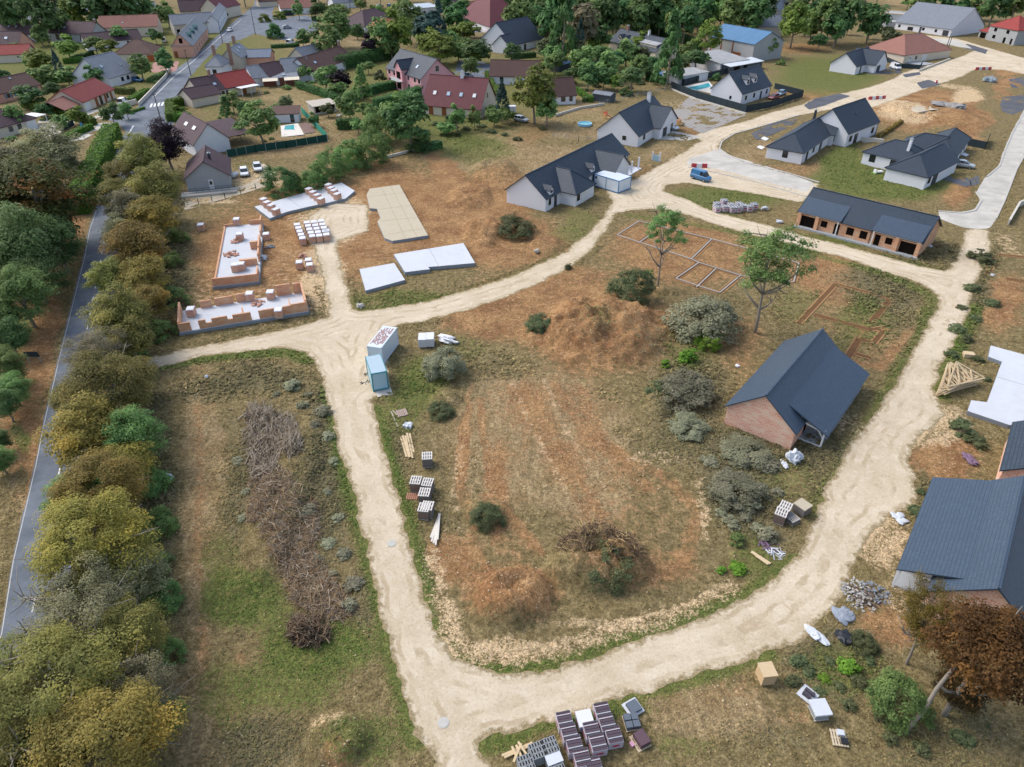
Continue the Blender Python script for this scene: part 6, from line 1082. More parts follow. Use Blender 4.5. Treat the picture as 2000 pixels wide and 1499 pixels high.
M_TILE1 = plain('dark_roof_tiles', '45414b', .5, .4, .12, 5); M_TILE2 = plain('plum_roof_tiles', '5a444c', .5, .4, .12, 5); M_PINK = plain('pink_red_print', 'b23a52', .6, .3, .05); M_RUST = plain('rust', '8a4a30', .95, .1, .3, 3)
M_SACK = plain('white_sack_cloth', 'c3c8ce', .7, .3, .1, 3); M_BLK = plain('black_plastic', '22252a', .4, .5, .15, 3); M_TURQ = plain('turquoise_frame', '3f8c96', .5, .4, .05); M_CABW = plain('cabin_white', 'ccd6de', .5, .4, .04); M_BLUEF = plain('blue_frame', '3a78a8', .5, .4, .05); M_PALEBLUE = plain('pale_blue_panel', 'a9c6d2', .5, .4, .05)
def gz(w): return hz(w.x, w.y) if w.y < 140 else 0
def slab(name, label, pts, zt, mat, th=.6, cat='slab', group=None):
    P = [G(p, zt) for p in pts]; o = P[0]
    A = sum(P[i].x*P[(i+1) % len(P)].y-P[(i+1) % len(P)].x*P[i].y for i in range(len(P)))
    if A < 0: P = P[::-1]
    mb = MB(); q = [(p.x-o.x, p.y-o.y) for p in P]; n = len(q)
    mb.poly([(*a, zt) for a in q], 0)
    for i in range(n): a, b = q[i], q[(i+1) % n]; mb.poly([(*a, zt-th), (*b, zt-th), (*b, zt), (*a, zt)], 1)
    ob = obj(name, mb, [mat, M_FORM]); ob.location = (o.x, o.y, 0); tag(ob, label, cat, group); return ob
def joints(o, segs, z, mat):
    mb = MB()
    for a, b in segs: p, q = G(a, z)-o.location, G(b, z)-o.location; mb.bar((p.x, p.y, z+.005), (q.x, q.y, z+.005), .06, .012)
    obj('joint', mb, mat, o)
M_JOINT = plain('joint_line', '8f9599', .9, .1, .1)
s_ = slab('concrete_slab', 'long narrow white slab with three rows of brick stacks by the laurel', [(497,404),(527,427),(560,414),(607,403),(637,397),(675,388),(693,373),(667,357)], .5, M_SLAB); joints(s_, [((560,385),(590,408)),((600,375),(625,400))], .5, M_JOINT)
s_ = slab('plank_slab', 'beige concrete plank slab with stepped left side', [(716,381),(722,369),(780,361),(836,460),(766,471),(751,465),(737,433),(743,426),(736,408),(722,407)], .5, M_SLABB)
joints(s_, [((718,385),(789,376)),((736,410),(804,401)),((742,432),(818,425)),((757,458),(829,446)),((745,366),(793,468)),((763,364),(815,464))], .5, plain('plank_joint','9a8d6e',.9,.1,.1))
slab('concrete_slab', 'small white slab at the step of the larger white slab', [(702,526),(770,514),(791,547),(714,568)], .5, M_SLAB)
s_ = slab('concrete_slab', 'larger white slab beside the curving gravel road', [(769,497),(905,475),(928,514),(836,522),(840,526),(791,532)], .6, M_SLAB); joints(s_, [((838,485),(858,522))], .6, M_JOINT)
s_ = slab('concrete_slab', 'large white slab cut by the right edge beside the truss stack', [(1935,675),(2040,704),(2040,838),(1970,830),(1890,803),(1897,782),(1928,786),(1957,707),(1931,697)], .5, M_SLAB); joints(s_, [((1945,736),(2040,764))], .5, M_JOINT)
def frame3(P0, P1, P2, z):
    A, B = G(P0, z), G(P1, z); e = B-A; rz = math.atan2(e.y, e.x); ey = Vector((-math.sin(rz), math.cos(rz), 0)); return A, rz, e.length, (G(P2, z)-B).dot(ey)
# brick shells
A, rz, L, D = frame3((417,562), (506,552), (494,440), .3)
t = thing('building_shell', 'rising brick shell with bare white floor at the top of the gravel spur', 'building shell', (A.x, A.y, 0), rz)
mb = MB(); mb.box(0, 0, -.2, L, D, .5); obj('floor_slab', mb, M_SLAB, t)
mb = MB(); mb.box(-.1, -.1, -.25, L+.1, -.003, .42); mb.box(L+.003, -.1, -.25, L+.12, D, .42); obj('plinth', mb, M_FORM, t)
for x0, y0, x1, y1, h in ((0,0,L,.25,1.7),(L-.25,.28,L,D*.13,1.7),(L-.25,D*.3,L,D*.4,1.9),(L-.25,D*.42,L,D*.62,2.0),(L-1.6,D*.52,L-.27,D*.54,1.8),(L-.25,D*.74,L,D*.86,1.5),(L-.25,D*.9,L,D,2.0),(L-2.3,D-.25,L-.27,D,1.3),(0,D-.25,L*.3,D,.95),(0,.28,.25,D-.28,.72),(L*.55,D*.25,L-.3,D*.27,1.6)):
    mb = MB(); mb.box(x0, y0, .5, x1, y1, h); obj('wall', mb, W_BRICK, t)
sh1 = t
A, rz, L, D = frame3((352,652), (603,610), (594,572), .3); 
t = thing('building_shell', 'long brick shell with door gaps beside the gravel track', 'building shell', (A.x, A.y, 0), rz)
mb = MB(); mb.box(0, 0, -.2, L, D, .5); obj('floor_slab', mb, M_SLAB, t)
mb = MB(); mb.box(-.1, -.12, -.25, L+.1, -.003, .4); mb.box(L+.003,-.12,-.25,L+.12,D,.4); obj('plinth', mb, M_FORM, t)
for u0, u1, h in ((0,.09,1.75),(.15,.205,1.75),(.205,.25,1.2),(.25,.37,1.75),(.37,.41,1.2),(.41,.485,1.75),(.485,.55,1.75),(.61,.735,1.75),(.8,.87,1.75),(.87,1.0,1.9)):
    mb = MB(); mb.box(L*u0, 0, .5, L*u1-.004, .25, h); obj('wall', mb, W_BRICK, t)
for x0, y0, x1, y1, h in ((0,.26,.25,D,1.9),(L-.25,.26,L,D,2.1),(L*.16,D-.25,L*.25,D,1.6),(L*.28,D-.25,L*.42,D,1.7),(L*.45,D-.25,L*.53,D,1.8),(L*.78,D-.25,L*.9,D,2.2),(L*.92,D-.25,L-.26,D,2.1),(L*.485,.26,L*.495,D*.3,1.75),(L*.86,D*.2,L*.87,D*.5,1.3)):
    mb = MB(); mb.box(x0, y0, .5, x1, y1, h); obj('wall', mb, W_BRICK, t)
# ---- brick pallets
t = thing('brick_pallet', 'brick pallet', 'brick pallet')
def pallet_mb(w=1.0, d=1.2, slats=5, z=0):
    mb = MB()
    for y in (-d/2+.05, -.05, d/2-.15): mb.box(-w/2, y, z, w/2, y+.1, z+.09)
    for i in range(slats): x = -w/2+i*(w-.12)/(slats-1); mb.box(x, -d/2, z+.093, x+.12, d/2, z+.12)
    return mb
obj('pallet', pallet_mb(), M_PALW, t); mb = MB(); mb.box(-.52,-.6,.13,.52,.6,1.12); obj('bricks', mb, M_HBRICK, t); mb = MB(); mb.box(-.54,-.62,1.125,.54,.62,1.22,tx=.06,ty=.06); obj('wrap', mb, M_WRAP, t)
PB = t; first = [True]
def put(proto, flag, p, zt, z0, rz, label, group):
    w = G(p, zt); loc = (w.x, w.y, z0+(max(0, gz(w)) if z0 == 0 else 0))
    if flag[0]:
        flag[0] = False; proto.location = loc; proto.rotation_euler = (0,0,rz); proto['label'] = label
        if group: proto['group'] = group
        return proto
    o = dup(proto, loc, rz, label, group)
    if not group and 'group' in o: del o['group']
    return o
rows = [(582,438,5),(599,434,5),(613,433,5),(627,431,5)]
for c, (x, y, n) in enumerate(rows):
    for i in range(n):
        put(PB, first, (x+i*2.6+(0 if c else -2), y+i*6.6), 1.2, 0, .25, 'white-capped brick pallet in the block of pallets at the end of the gravel spur', 'block of brick pallets')
put(PB, first, (637, 450), 1.2, 0, .3, 'outermost brick pallet at the right corner of the pallet block', None)
for p, lab in (((584,511),'left brick pallet of the loose trio on the gravel spur'),((602,507),'back right brick pallet of the loose trio on the gravel spur'),((604,516),'front right brick pallet of the loose trio on the gravel spur'),((391,438),'lone brick pallet left of the upper brick shell'),((519,456),'lone brick pallet right of the upper brick shell')): put(PB, first, p, 1.2, 0, .2, lab, None)
for p, lab in (((461,427),'brick pallet at the back corner of the upper brick shell'),((467,456),'brick pallet in the middle of the upper shell floor'),((458,516),'left of two brick pallets at the front of the upper shell'),((470,514),'right of two brick pallets at the front of the upper shell'),((371,602),'brick pallet at the left end of the lower brick shell'),((486,572),'tall brick pallet in the middle of the lower shell'),((527,569),'brick pallet right of the middle in the lower shell'),((543,604),'brick pallet in a door gap of the lower shell')): put(PB, first, p, 1.7, .5, .15, lab, None)
for ri, pts in enumerate(([(514,388),(521,394),(529,400),(538,408)],[(603,368),(611,374),(619,380),(626,387)],[(641,360),(646,366),(652,371),(658,378)])):
    for p in pts: put(PB, first, p, 1.7, .5, -.55, ('brick stack in the left row on the long narrow slab','brick stack in the middle row on the long narrow slab','brick stack in the right row on the long narrow slab')[ri], 'brick stack row %s' % ('left','middle','right')[ri])
def heap(name, label, p, r, h, mat, seed, cat, n=14, box=(.5,.2,.2)):
    """tumbled pile of blocks, one object"""
    q = random.Random(seed); mb = MB(); w = G(p)
    for i in range(n):
        a = q.uniform(0, 6.28); d = r*q.random()**.6; x, y = d*math.cos(a), d*math.sin(a); z = max(0, h*(1-d/r)*q.random()); m = MB(); m.box(-box[0]/2,-box[1]/2,0,box[0]/2,box[1]/2,box[2])
        R = Matrix.Rotation(q.uniform(0,6.28),3,'Z') @ Matrix.Rotation(q.gauss(0,.5),3,'X'); b = len(mb.v); mb.v += [tuple(R @ Vector(v)+Vector((x,y,z))) for v in m.v]; mb.f += [tuple(b+i for i in f) for f in m.f]; mb.m += m.m
    o = obj(name, mb, mat); w.z = gz(w); o.location = w; return tag(o, label, cat)
heap('loose_bricks', 'tumbled orange bricks on the upper shell floor', (463,478), .9, .6, M_HBRICK, 1, 'bricks', 22).location.z = .5
heap('loose_bricks', 'row of loose bricks across the front of the upper shell floor', (452,503), 1.3, .5, M_HBRICK, 2, 'bricks', 26).location.z = .5
heap('loose_bricks', 'loose bricks beside the right wall of the upper shell', (500,490), .9, .6, M_HBRICK, 3, 'bricks', 22)
heap('loose_bricks', 'loose bricks behind the loose pallet trio', (592,503), .7, .6, M_HBRICK, 4, 'bricks', 14)
heap('rubble', 'broken grey rubble below the single pallet right of the upper shell', (526,484), .8, .3, M_CBLOCK, 5, 'rubble', 12)
heap('loose_bricks', 'loose bricks scattered on the lower shell floor', (505,600), .9, .3, M_HBRICK, 6, 'bricks', 16).location.z = .5
# ---- paving block stacks with a pallet on top
t = thing('block_stack', 'block stack', 'block stack'); obj('pallet', pallet_mb(1.0,1.2), M_PALG, t)
mb = MB()
for i in range(5): mb.box(-.5,-.58,.13+i*.19,.5,.58,.13+i*.19+.18)
obj('blocks', mb, M_GBLOCK, t); mb = pallet_mb(1.05,1.2,5,1.09); obj('top_pallet', mb, plain('bleached_pallet','cfcbc4',.85,.2,.12,4), t)
SG = t; fl = [True]
for p, rz, lab in (((834,890),.1,'lone grey block stack at the top of the pallet group'),((835,942),-.15,'grey block stack with a leaning board, right of the brown one'),((829,961),-.1,'grey block stack in the middle of the pallet group'),((835,988),-.12,'grey block stack tucked behind the lowest brown stack'),((1535,988),-.6,'grey slatted block stack beside the shiny low one')): put(SG, fl, p, 1.2, 0, rz, lab, None)
t = dup(SG, (0,0,0), 0, 'x'); [setattr(c.material_slots[0], 'link', 'OBJECT') or setattr(c.material_slots[0], 'material', M_TBLOCK) for c in t.children if c.name.startswith('blocks')]
SB = t; fl = [True]
for p, rz, lab in (((812,938),-.1,'brown block stack left of the grey ones'),((828,991),-.12,'lowest brown block stack above the loose planks'),((1527,1000),-.55,'brown slatted block stack left of the low pallet')): put(SB, fl, p, 1.2, 0, rz, lab, None)
t = thing('block_stack', 'beige topped block stack beside the gravel road bend', 'block stack', G((1569,985),1.1)-Vector((0,0,1.1)), .6); obj('pallet', pallet_mb(), M_PALW, t); mb = MB(); mb.box(-.58,-.6,.13,.58,.6,1.0); obj('blocks', mb, M_GBLOCK, t); mb = MB(); mb.box(-.62,-.64,1.005,.62,.64,1.09); obj('lid', mb, plain('beige_lid','b3a994',.85,.2,.1,3), t)
t = thing('pallet', 'low shiny slatted pallet in front of the two block stacks', 'pallet', G((1547,1012),.4)-Vector((0,0,.4)), .5); obj('load', (lambda m: m.box(-.5,-.58,.13,.5,.58,.4))(MB()), M_GBLOCK, t); obj('base', pallet_mb(), M_PALG, t); obj('slats', pallet_mb(1.0,1.15,5,.41), M_PALG, t)
mb = pallet_mb(1.1,.9,6); o = obj('flat_pallet', mb, plain('reddish_pallet','a87c66',.85,.2,.2,4)); o.location = G((805,971)); tag(o, 'flat reddish pallet beside the brown block stack', 'pallet')
# ---- planks
def plank_heap(label, group, specs, w=.14, h=.06, mat=M_WOODN):
    for i, (a, b, z) in enumerate(specs):
        p, q = G(a), G(b); mb = MB(); mb.bar(Vector((0,0,0)), q-p, w, h); o = obj('plank', mb, mat); o.location = (p.x, p.y, .06+z); tag(o, label, 'plank', group)
plank_heap('pale plank in the loose bundle above the lone grey block stack', 'planks above the block stacks', [((783,855),(794,894),.02),((787,853),(799,895),.06),((795,848),(806,897),.05),((792,854),(801,896),.12),((800,848),(808,885),.02)], .2, .08)
plank_heap('bleached plank in the fan of planks below the block stacks', 'planks below the block stacks', [((858,1005),(843,1060),.05),((859,1006),(847,1064),.1),((858,1007),(851,1068),.15),((857,1010),(841,1052),.03),((859,1008),(855,1058),.2)], .16, .07, plain('bleached_plank','d3cdc2',.85,.2,.15,4))
plank_heap('plank in the crossed timber heap beside the tile pallets', 'crossed timber heap at the bottom edge', [((980,1477),(1040,1452),.0),((985,1482),(1042,1456),.1),((1000,1462),(1015,1497),.2),((1008,1460),(1025,1499),.25),((1018,1458),(1003,1494),.3),((1012,1455),(1035,1490),.32)], .16, .07)
plank_heap('pale plank lying beside the debris above the gravel bend', 'planks above the gravel bend', [((1467,1079),(1504,1103),.02),((1476,1087),(1500,1104),.08)], .3, .06)
plank_heap('thin board lying in the grass near the big white sack', 'boards left of the pallets', [((764,805),(777,835),.02),((767,803),(776,812),.02)], .1, .04, M_WOODW)
mb = MB()
for i in range(6): mb.box(-.5+i*.2,-.6,.05+.012*i,-.36+i*.2,.6,.1+.012*i)
mb.box(-.55,-.5,0,.55,-.4,.05); mb.box(-.55,.4,0,.55,.5,.05); o = obj('broken_pallet', mb, plain('faded_pallet','b5a096',.85,.2,.2,4)); o.location = G((784,808)); o.rotation_euler = (.05,.1,.4); tag(o, 'broken pallet with scraps at the top of the field edge', 'pallet')
def lump(name, label, p, s, mat, seed, cat, sc3=(1,1,.7), group=None, z0=0):
    import bmesh
    bm = bmesh.new(); bmesh.ops.create_icosphere(bm, subdivisions=3, radius=1); q = np.array([v.co[:] for v in bm.verts]); d = 1+.9*(fbm(q[:,0]*1.5+seed, q[:,1]*1.5+q[:,2]*1.3, seed)-.5)+.95*(vn(q[:,0]*3.3+seed, q[:,1]*3.3+q[:,2]*2.7, seed)-.5)
    for v, k in zip(bm.verts, d):
        c = v.co; m = max(abs(c.x), abs(c.y)); c.xy = c.xy*(1+.25*(1-m)); v.co = c*k; v.co.x *= sc3[0]*s; v.co.y *= sc3[1]*s; v.co.z = max(-.05, v.co.z*sc3[2]*s+sc3[2]*s*.75)
    me = bpy.data.meshes.new(name); bm.to_mesh(me); bm.free(); me.materials.append(mat)
    o = link(name, me); w = G(p); o.location = (w.x, w.y, z0+gz(w)); o.rotation_euler = (0,0,seed); return tag(o, label, cat, group)
lump('big_bag', 'slumped white big bag in front of the brick gable house', (1549,900), .75, M_SACK, 3, 'sack', (1,.9,.95)); lump('big_bag', 'torn white sheet lying left of the slumped big bag', (1532,908), .4, M_SACK, 8, 'sack', (1.3,.6,.3))
lump('white_sack', 'small white sack at the left edge of the grass strip', (330,934), .38, M_SACK, 5, 'sack'); lump('white_sack', 'white wrapped sack right of the upper brick shell', (516,506), .55, M_SACK, 6, 'sack'); lump('white_sack', 'tiny white sack at the north end of the grass strip', (404,738), .22, M_SACK, 4, 'sack')
lump('white_sack', 'white rag on the ground near the far corner of the brick house', (1440,715), .3, M_SACK, 2, 'sack', (1,.8,.4)); lump('boulder', 'pale boulder by the small bush above the curving road', (1048,495), .4, plain('pale_rock','b0aca4',.9,.1,.15,3), 7, 'boulder'); lump('white_sack', 'white sack on a dark base near the top of the field', (796,834), .5, M_SACK, 9, 'sack', (1,.8,.5))
lump('white_sack', 'white sack left of the brick terrace end', (1522,436), .5, M_SACK, 12, 'sack', (1.2,.8,.5)); lump('white_sack', 'single white sack right of the red tile pallets', (1493,410), .55, M_SACK, 13, 'sack'); lump('boulder', 'pale boulder on the verge below the concrete slabs', (704,601), .45, plain('pale_rock','b0aca4',.9,.1,.15,3), 17, 'boulder')
lump('white_sack', 'bundle of white plastic at the edge of the gravel bend', (1594,1243), .6, M_SACK, 21, 'sack', (1.4,.7,.35)); lump('black_sack', 'dark plastic bundle right of the white one at the gravel bend', (1646,1245), .6, M_BLK, 22, 'sack', (1,1,.35)); lump('grey_sheet', 'crumpled grey sheet below the rubbish heap', (1646,1202), .75, plain('grey_sheet','8f97a2',.6,.3,.2,3), 23, 'sheet', (1.1,1,.3)); lump('white_sack', 'white sheet lying on the stones left of the big roof', (1757,1014), .6, M_SACK, 24, 'sheet', (1.2,.9,.25))
lump('white_sack', 'white slab of packaging in the verge right of the brick terrace', (1814,481), .45, M_SACK, 27, 'sack', (1,.7,.3)); lump('white_sack', 'white debris bag on the verge of the east road', (1925,506), .6, M_SACK, 28, 'sack', (1.2,.7,.4)); lump('white_sack', 'second white bag lower on the verge of the east road', (1937,538), .4, M_SACK, 29, 'sack', (1.1,.7,.3)); lump('purple_scrap', 'purple heap of scraps left of the small anthracite roof', (1893,898), .7, plain('purple_scraps','7a6478',.8,.2,.3,3), 30, 'scraps', (1.3,.7,.3))
for i, (x, y) in enumerate(((1670,1150),(1690,1163),(1708,1160),(1683,1172))): heap('rubbish', 'heap of white and dark rubbish on the verge left of the big roof' , (x, y), 1.3, .6, (plain('dirty_white_scraps','a9a7a2',.8,.2,.3,4), plain('brown_scraps','6e5c50',.9,.1,.3,3), plain('grey_scraps','7f858c',.7,.2,.3,4), plain('dirty_white_scraps','a9a7a2',.8))[i], 40+i, 'rubbish', 90, (.22,.12,.04))['kind'] = 'stuff'
for x, y, m, l in ((1500,1065,plain('purple_scraps','7a6478',.8),'purple and blue strip of scrap above the gravel bend'),(1515,1082,M_SACK,'white broken pallet scraps above the gravel bend')): heap('scraps', l, (x, y), .8, .3, m, x, 'scraps', 18, (.7,.1,.04))
# ---- white wrapped block cubes
for i, (p, lab) in enumerate((((825,661),'left cube of white wrapped blocks by the sage bush'),((840,660),'right cube of white wrapped blocks by the sage bush'))):
    t = thing('wrapped_blocks', lab, 'wrapped blocks', G(p, 1.0)-Vector((0,0,1.0)), .05); obj('pallet', pallet_mb(.95,1.2), M_PALW, t); mb = MB(); mb.box(-.52,-.9,.13,.52,.9,.72); mb.box(-.515,-.895,.73,.515,.895,1.3); obj('blocks', mb, M_WRAP, t)
lump('wrapped_bundle', 'low white tarpaulin bundle right of the wrapped cubes', (874,667), .95, M_WRAP, 31, 'bundle', (1.4,.7,.45))
# ---- roof trusses
def truss_mb(w=6.2, h=3.0):
    mb = MB(); A = Vector((-w/2,0,0)); B = Vector((w/2,0,0)); C = Vector((.2*w,0,h)); b = .16
    for p, q in ((A,B),(A,C),(B,C),(A.lerp(B,.33),A.lerp(C,.5)),(A.lerp(B,.33),C),(A.lerp(B,.66),C),(A.lerp(B,.66),B.lerp(C,.5)),(A.lerp(B,.2),A.lerp(C,.25))): mb.bar(p, q, .09, b)
    return mb
tm = None
c0 = G((1858,752))
for i in range(9):
    if tm is None: o = obj('roof_truss', truss_mb(), M_WOODN); tm = o
    else: o = tm.copy(); COL.objects.link(o)
    o.location = (c0.x+.12*(i % 3)-.1+(.5 if i > 6 else 0), c0.y-1.3+.1*(i % 2), .15+.14*i); o.rotation_euler = (-1.25-.03*(i % 2), .05*(i % 3-1), .42+.05*((i*7) % 5-2)); tag(o, 'pale timber roof truss in the stack beside the east road', 'roof truss', 'stack of roof trusses')
mb = MB(); mb.box(-.6,-.4,0,.6,.4,.5); mb.box(-.62,-.42,.505,.62,.42,.56); o = obj('timber_box', mb, M_WOODN); o.location = G((1890,697)); o.rotation_euler = (0,0,-.2); tag(o, 'small timber box above the truss stack', 'box')
# ---- crate, open pallets
t = thing('timber_crate', 'tall pale timber crate near the lime weeds', 'crate', G((1497,1315),.8)-Vector((0,0,.8)), .12); obj('base', pallet_mb(1.0,1.1), M_WOODN, t)
mb = MB(); mb.box(-.5,-.55,.13,.5,.55,1.25)
for i in range(5): 
    z = .18+i*.22; mb.box(-.52,-.565,z,.52,-.552,z+.17); mb.box(.502,-.55,z,.515,.55,z+.17); mb.box(-.515,-.55,z,-.502,.55,z+.17)
obj('boards', mb, plain('crate_boards','bfa580',.85,.2,.15,4), t); mb = MB(); mb.box(-.56,-.6,1.255,.56,.6,1.3); obj('lid', mb, plain('crate_lid','c4ae8c',.85,.2,.12,4), t)
def load_pallet(label, p, rz, items, mat=M_PALG):
    t = thing('loaded_pallet', label, 'pallet', G(p), rz); obj('pallet', pallet_mb(1.05,1.2,6), mat, t)
    for nm, bx, m in items: mb = MB(); [mb.box(*b) for b in bx]; obj(nm, mb, m, t)
load_pallet('white pallet with a hollow pile of tile offcuts', (1577,1359), .7, [('plastic_sheet',[(-.6,-.6,.125,.6,.6,.16)],M_SACK),('tile_pile',[(-.35,-.3,.165,-.1,.3,.5),(.05,-.4,.165,.3,.35,.4)],M_TILE1)])
load_pallet('pallet stacked high under a white sheet lowest of the pair', (1597,1394), .1, [('blocks',[(-.5,-.5,.125,.5,.5,.7)],M_CBLOCK),('sheet',[(-.62,-.62,.71,.62,.62,.86)],M_SACK)])
load_pallet('slatted pallet with grey and dark parcels near the bottom right', (1638,1443), -.15, [('parcel',[(-.1,.1,.125,.35,.5,.35)],M_SACK),('parcel',[(.05,-.45,.125,.5,-.05,.3)],M_BLK)], M_PALW)
load_pallet('pallet of grey tile remnants in torn plastic right of the tile rows', (1236,1385), .5, [('plastic_sheet',[(-.6,-.6,.125,.6,.6,.18)],M_SACK),('tile_pile',[(-.4,-.45,.185,.45,.4,.42)],plain('blue_grey_tiles','5d6670',.6,.3,.15,5))])
load_pallet('pallet of grey tiles in four parcels below the torn plastic one', (1233,1414), .15, [('tile_pile',[(-.5,-.5,.125,-.03,-.03,.5),(.03,-.5,.125,.5,-.03,.5),(-.5,.03,.125,-.03,.5,.55),(.03,.03,.125,.5,.5,.5)],plain('blue_grey_tiles','5d6670',.6))],M_PALW)
load_pallet('half unpacked tile pallet with pink wrapping at the bottom edge', (1250,1450), .45, [('tile_pile',[(-.3,-.5,.125,.5,.5,.6)],M_TILE2),('wrapping',[(-.75,-.1,.02,-.5,.25,.2)],plain('pink_wrap','d4a0b4',.6,.3))],M_PALW)
# ---- roof tile pallets
t = thing('tile_pallet', 'tile pallet', 'tile pallet'); obj('pallet', pallet_mb(1.0,1.15,6), M_PALW, t)
mb = MB(); m2 = MB()
for i in range(10): (mb if i % 2 else m2).box(-.5,-.55+i*.11,.13,.5,-.55+i*.11+.105,.98+(.03 if i % 2 else 0))
obj('tiles', mb, M_TILE1, t); obj('tiles', m2, M_TILE2, t)
mb = MB(); mb.box(-.53,-.59,.14,.53,-.56,.92); mb.box(-.535,-.55,.14,-.505,.56,.92); mb.box(.505,-.55,.14,.535,.56,.92); mb.box(-.53,.565,.14,.53,.59,.92); w_ = obj('wrap', mb, plain('translucent_wrap','b9b3bd',.35,.5,.1,4), t)
mb = MB()
for i in range(9): mb.cyl(0,0,0,.006,1,4) if False else None
m_ = MB(); pts = [(math.cos(a)*.3, math.sin(a)*.13) for a in np.linspace(0, 6.283, 19)[:-1]]; m_.poly([(x, -.596, .5+z) for x, z in pts][::1]); m_.poly([(-.541, x*.9, .5+z) for x, z in pts][::-1]); m_.poly([(.541, x*.9, .5+z) for x, z in pts]); obj('printed_mark', m_, M_PINK, w_)
mb = MB(); 
for y in (-.3,.25): mb.box(-.51,y,1.015,.51,y+.06,1.025)
obj('strap', mb, plain('pale_strap','b8b6bb',.5,.4), w_)
TP = t; fl = [True]; cols = (([(1103,1404),(1112,1429),(1122,1452),(1137,1478),(1160,1494)],'left'),([(1156,1424),(1168,1450)],'middle'),([(1177,1386),(1186,1410),(1199,1434)],'right'))
for pts, nm in cols:
    for i, p in enumerate(pts): put(TP, fl, p, 1.0, 0, .2, ('plum tile pallet in the %s row at the bottom edge, ' % nm)+('first','second','third','fourth','last')[i]+' from the road', 'tile pallets')
t = dup(TP, G((1142,1405),.6)-Vector((0,0,.6)), .2, 'lower white-topped pallet at the head of the middle tile row'); t.scale = (1,1,.7); del t['group']; mb = MB(); mb.box(-.56,-.6,1.03,.56,.6,1.1); obj('white_lid', mb, M_WRAP, t)
for i, (p, rz, lab) in enumerate((((1050,1465),.35,'grey hollow block stack left of the tile rows'),((1075,1455),.35,'grey grooved block stack touching the left tile row'),((1028,1490),.35,'grey hollow block stack cut by the bottom edge'),((1085,1490),.35,'white-topped grey block stack at the bottom edge'))):
    t = thing('hollow_block_stack', lab, 'block stack', G(p, 1.0)-Vector((0,0,1.0)), rz, 'grey block stacks'); obj('pallet', pallet_mb(), M_PALG, t); mb = MB(); k = 5
    for a in range(k):
        for b in range(3): mb.box(-.5+a*.2,-.55+b*.37,.13,-.5+a*.2+.185,-.55+b*.37+.355,1.0+.03*((a+b) % 2))
    obj('blocks', mb, M_CBLOCK, t); m2 = MB()
    for a in range(k):
        for b in range(3): m2.box(-.5+a*.2+.05,-.55+b*.37+.05,.95,-.5+a*.2+.135,-.55+b*.37+.3,1.008+.03*((a+b) % 2))
    obj('painted_hollow', m2, M_PAINTED_SHADE, t)  # blocks are solid: dark panels on top paint the shade of their hollows
    if i == 3: obj('sheet', (lambda m: m.box(-.55,-.1,1.05,.55,.6,1.09))(MB()), M_SACK, t)
# red and white wrapped pallets north of the ring road
t = dup(TP, (0,0,0), 0, 'x'); TR = t; fl = [True]; mb = MB(); mb.box(-.55,-.6,1.03,.55,.6,1.1); lid = obj('white_lid', mb, M_WRAP, t)
mb = MB(); [mb.box(x-.2,y-.22,1.102,x+.2,y+.22,1.112) for x in (-.27,.27) for y in (-.3,.3)]; obj('lid_slat', mb, M_BLK, lid)
for i, p in enumerate(((1401,396),(1415,391),(1401,403),(1416,402),(1429,398),(1444,396),(1431,404),(1442,403),(1453,400),(1464,402),(1474,398))): put(TR, fl, p, 1.1, 0, .25, 'white-lidded red wrapped tile pallet in the cluster on the grass above the ring track', 'red tile pallets')
# ---- site cabins
def cabin(label, P0, P1, P2, h, body, frame, zref, rusty=False, roofm=None):
    A, rz, L, D = frame3(P0, P1, P2, zref); t = thing('site_cabin', label, 'site cabin', (A.x, A.y, 0), rz)
    mb = MB(); mb.box(.06,.06,.15,L-.06,D-.06,h-.05); obj('body', mb, body, t)
    mb = MB()
    for x in (0, L-.14):
        for y in (0, D-.14): mb.box(x,y,0,x+.14,y+.14,h)
    for z in (.1, h-.16): 
        mb.box(.14,.01,z,L-.14,.1,z+.14); mb.box(.14,D-.1,z,L-.14,D-.01,z+.14); mb.box(.01,.14,z,.1,D-.14,z+.14); mb.box(L-.1,.14,z,L-.01,D-.14,z+.14)
    obj('frame', mb, frame, t); mb = MB(); mb.box(.1,.1,h-.045,L-.1,D-.1,h-.01); r = obj('roof', mb, roofm or body, t)
    if rusty:
        m2 = MB(); q = random.Random(3)
        for i in range(11):
            y = .4+q.uniform(0,.6)
            while y < D-1:
                e = y+q.uniform(.3,2.2); x = .2+i*(L-.4)/11; m2.box(x, y, h-.009, x+(L-.4)/11*.62, min(e, D-.4), h-.004); y = e+q.uniform(.05,.5)*(1+(y > D*.6))
        obj('rust_patch', m2, M_RUST, r)
    return t, L, D
t, L, D = cabin('white site cabin with blue frame at the corner of the bungalow', (1159,364), (1207,379), (1220,366), 2.6, M_CABW, M_BLUEF, 0)
mb = MB(); mb.box(.5,.02,.9,.95,.055,1.9) if False else mb.box(.3,.02,1.7,.75,.055,2.2); obj('window', mb, M_GLASS, t); mb = MB(); mb.box(L*.48,.035,.3,L*.5,.058,2.4); obj('panel_joint', mb, M_BLUEF, t)
t, L, D = cabin('pale blue site cabin with turquoise edges at the foot of the junction', (724,731), (756,725), (750,690), 2.6, M_PALEBLUE, M_TURQ, 2.6, roofm=plain('blue_grey_cabin_roof','a3b8c4',.5,.4,.06))
mb = MB(); mb.box(-.9,.4,0,0,1.4,.02) if False else mb.box(.3,-1.2,-.04,L+.2,.3,.03); obj('base_slab', mb, M_CONC, t)
cabin('white site cabin with rust-streaked roof at the junction', (716,676), (745,680), (771,639), 2.6, M_CABW, M_CABW, 2.6, True)
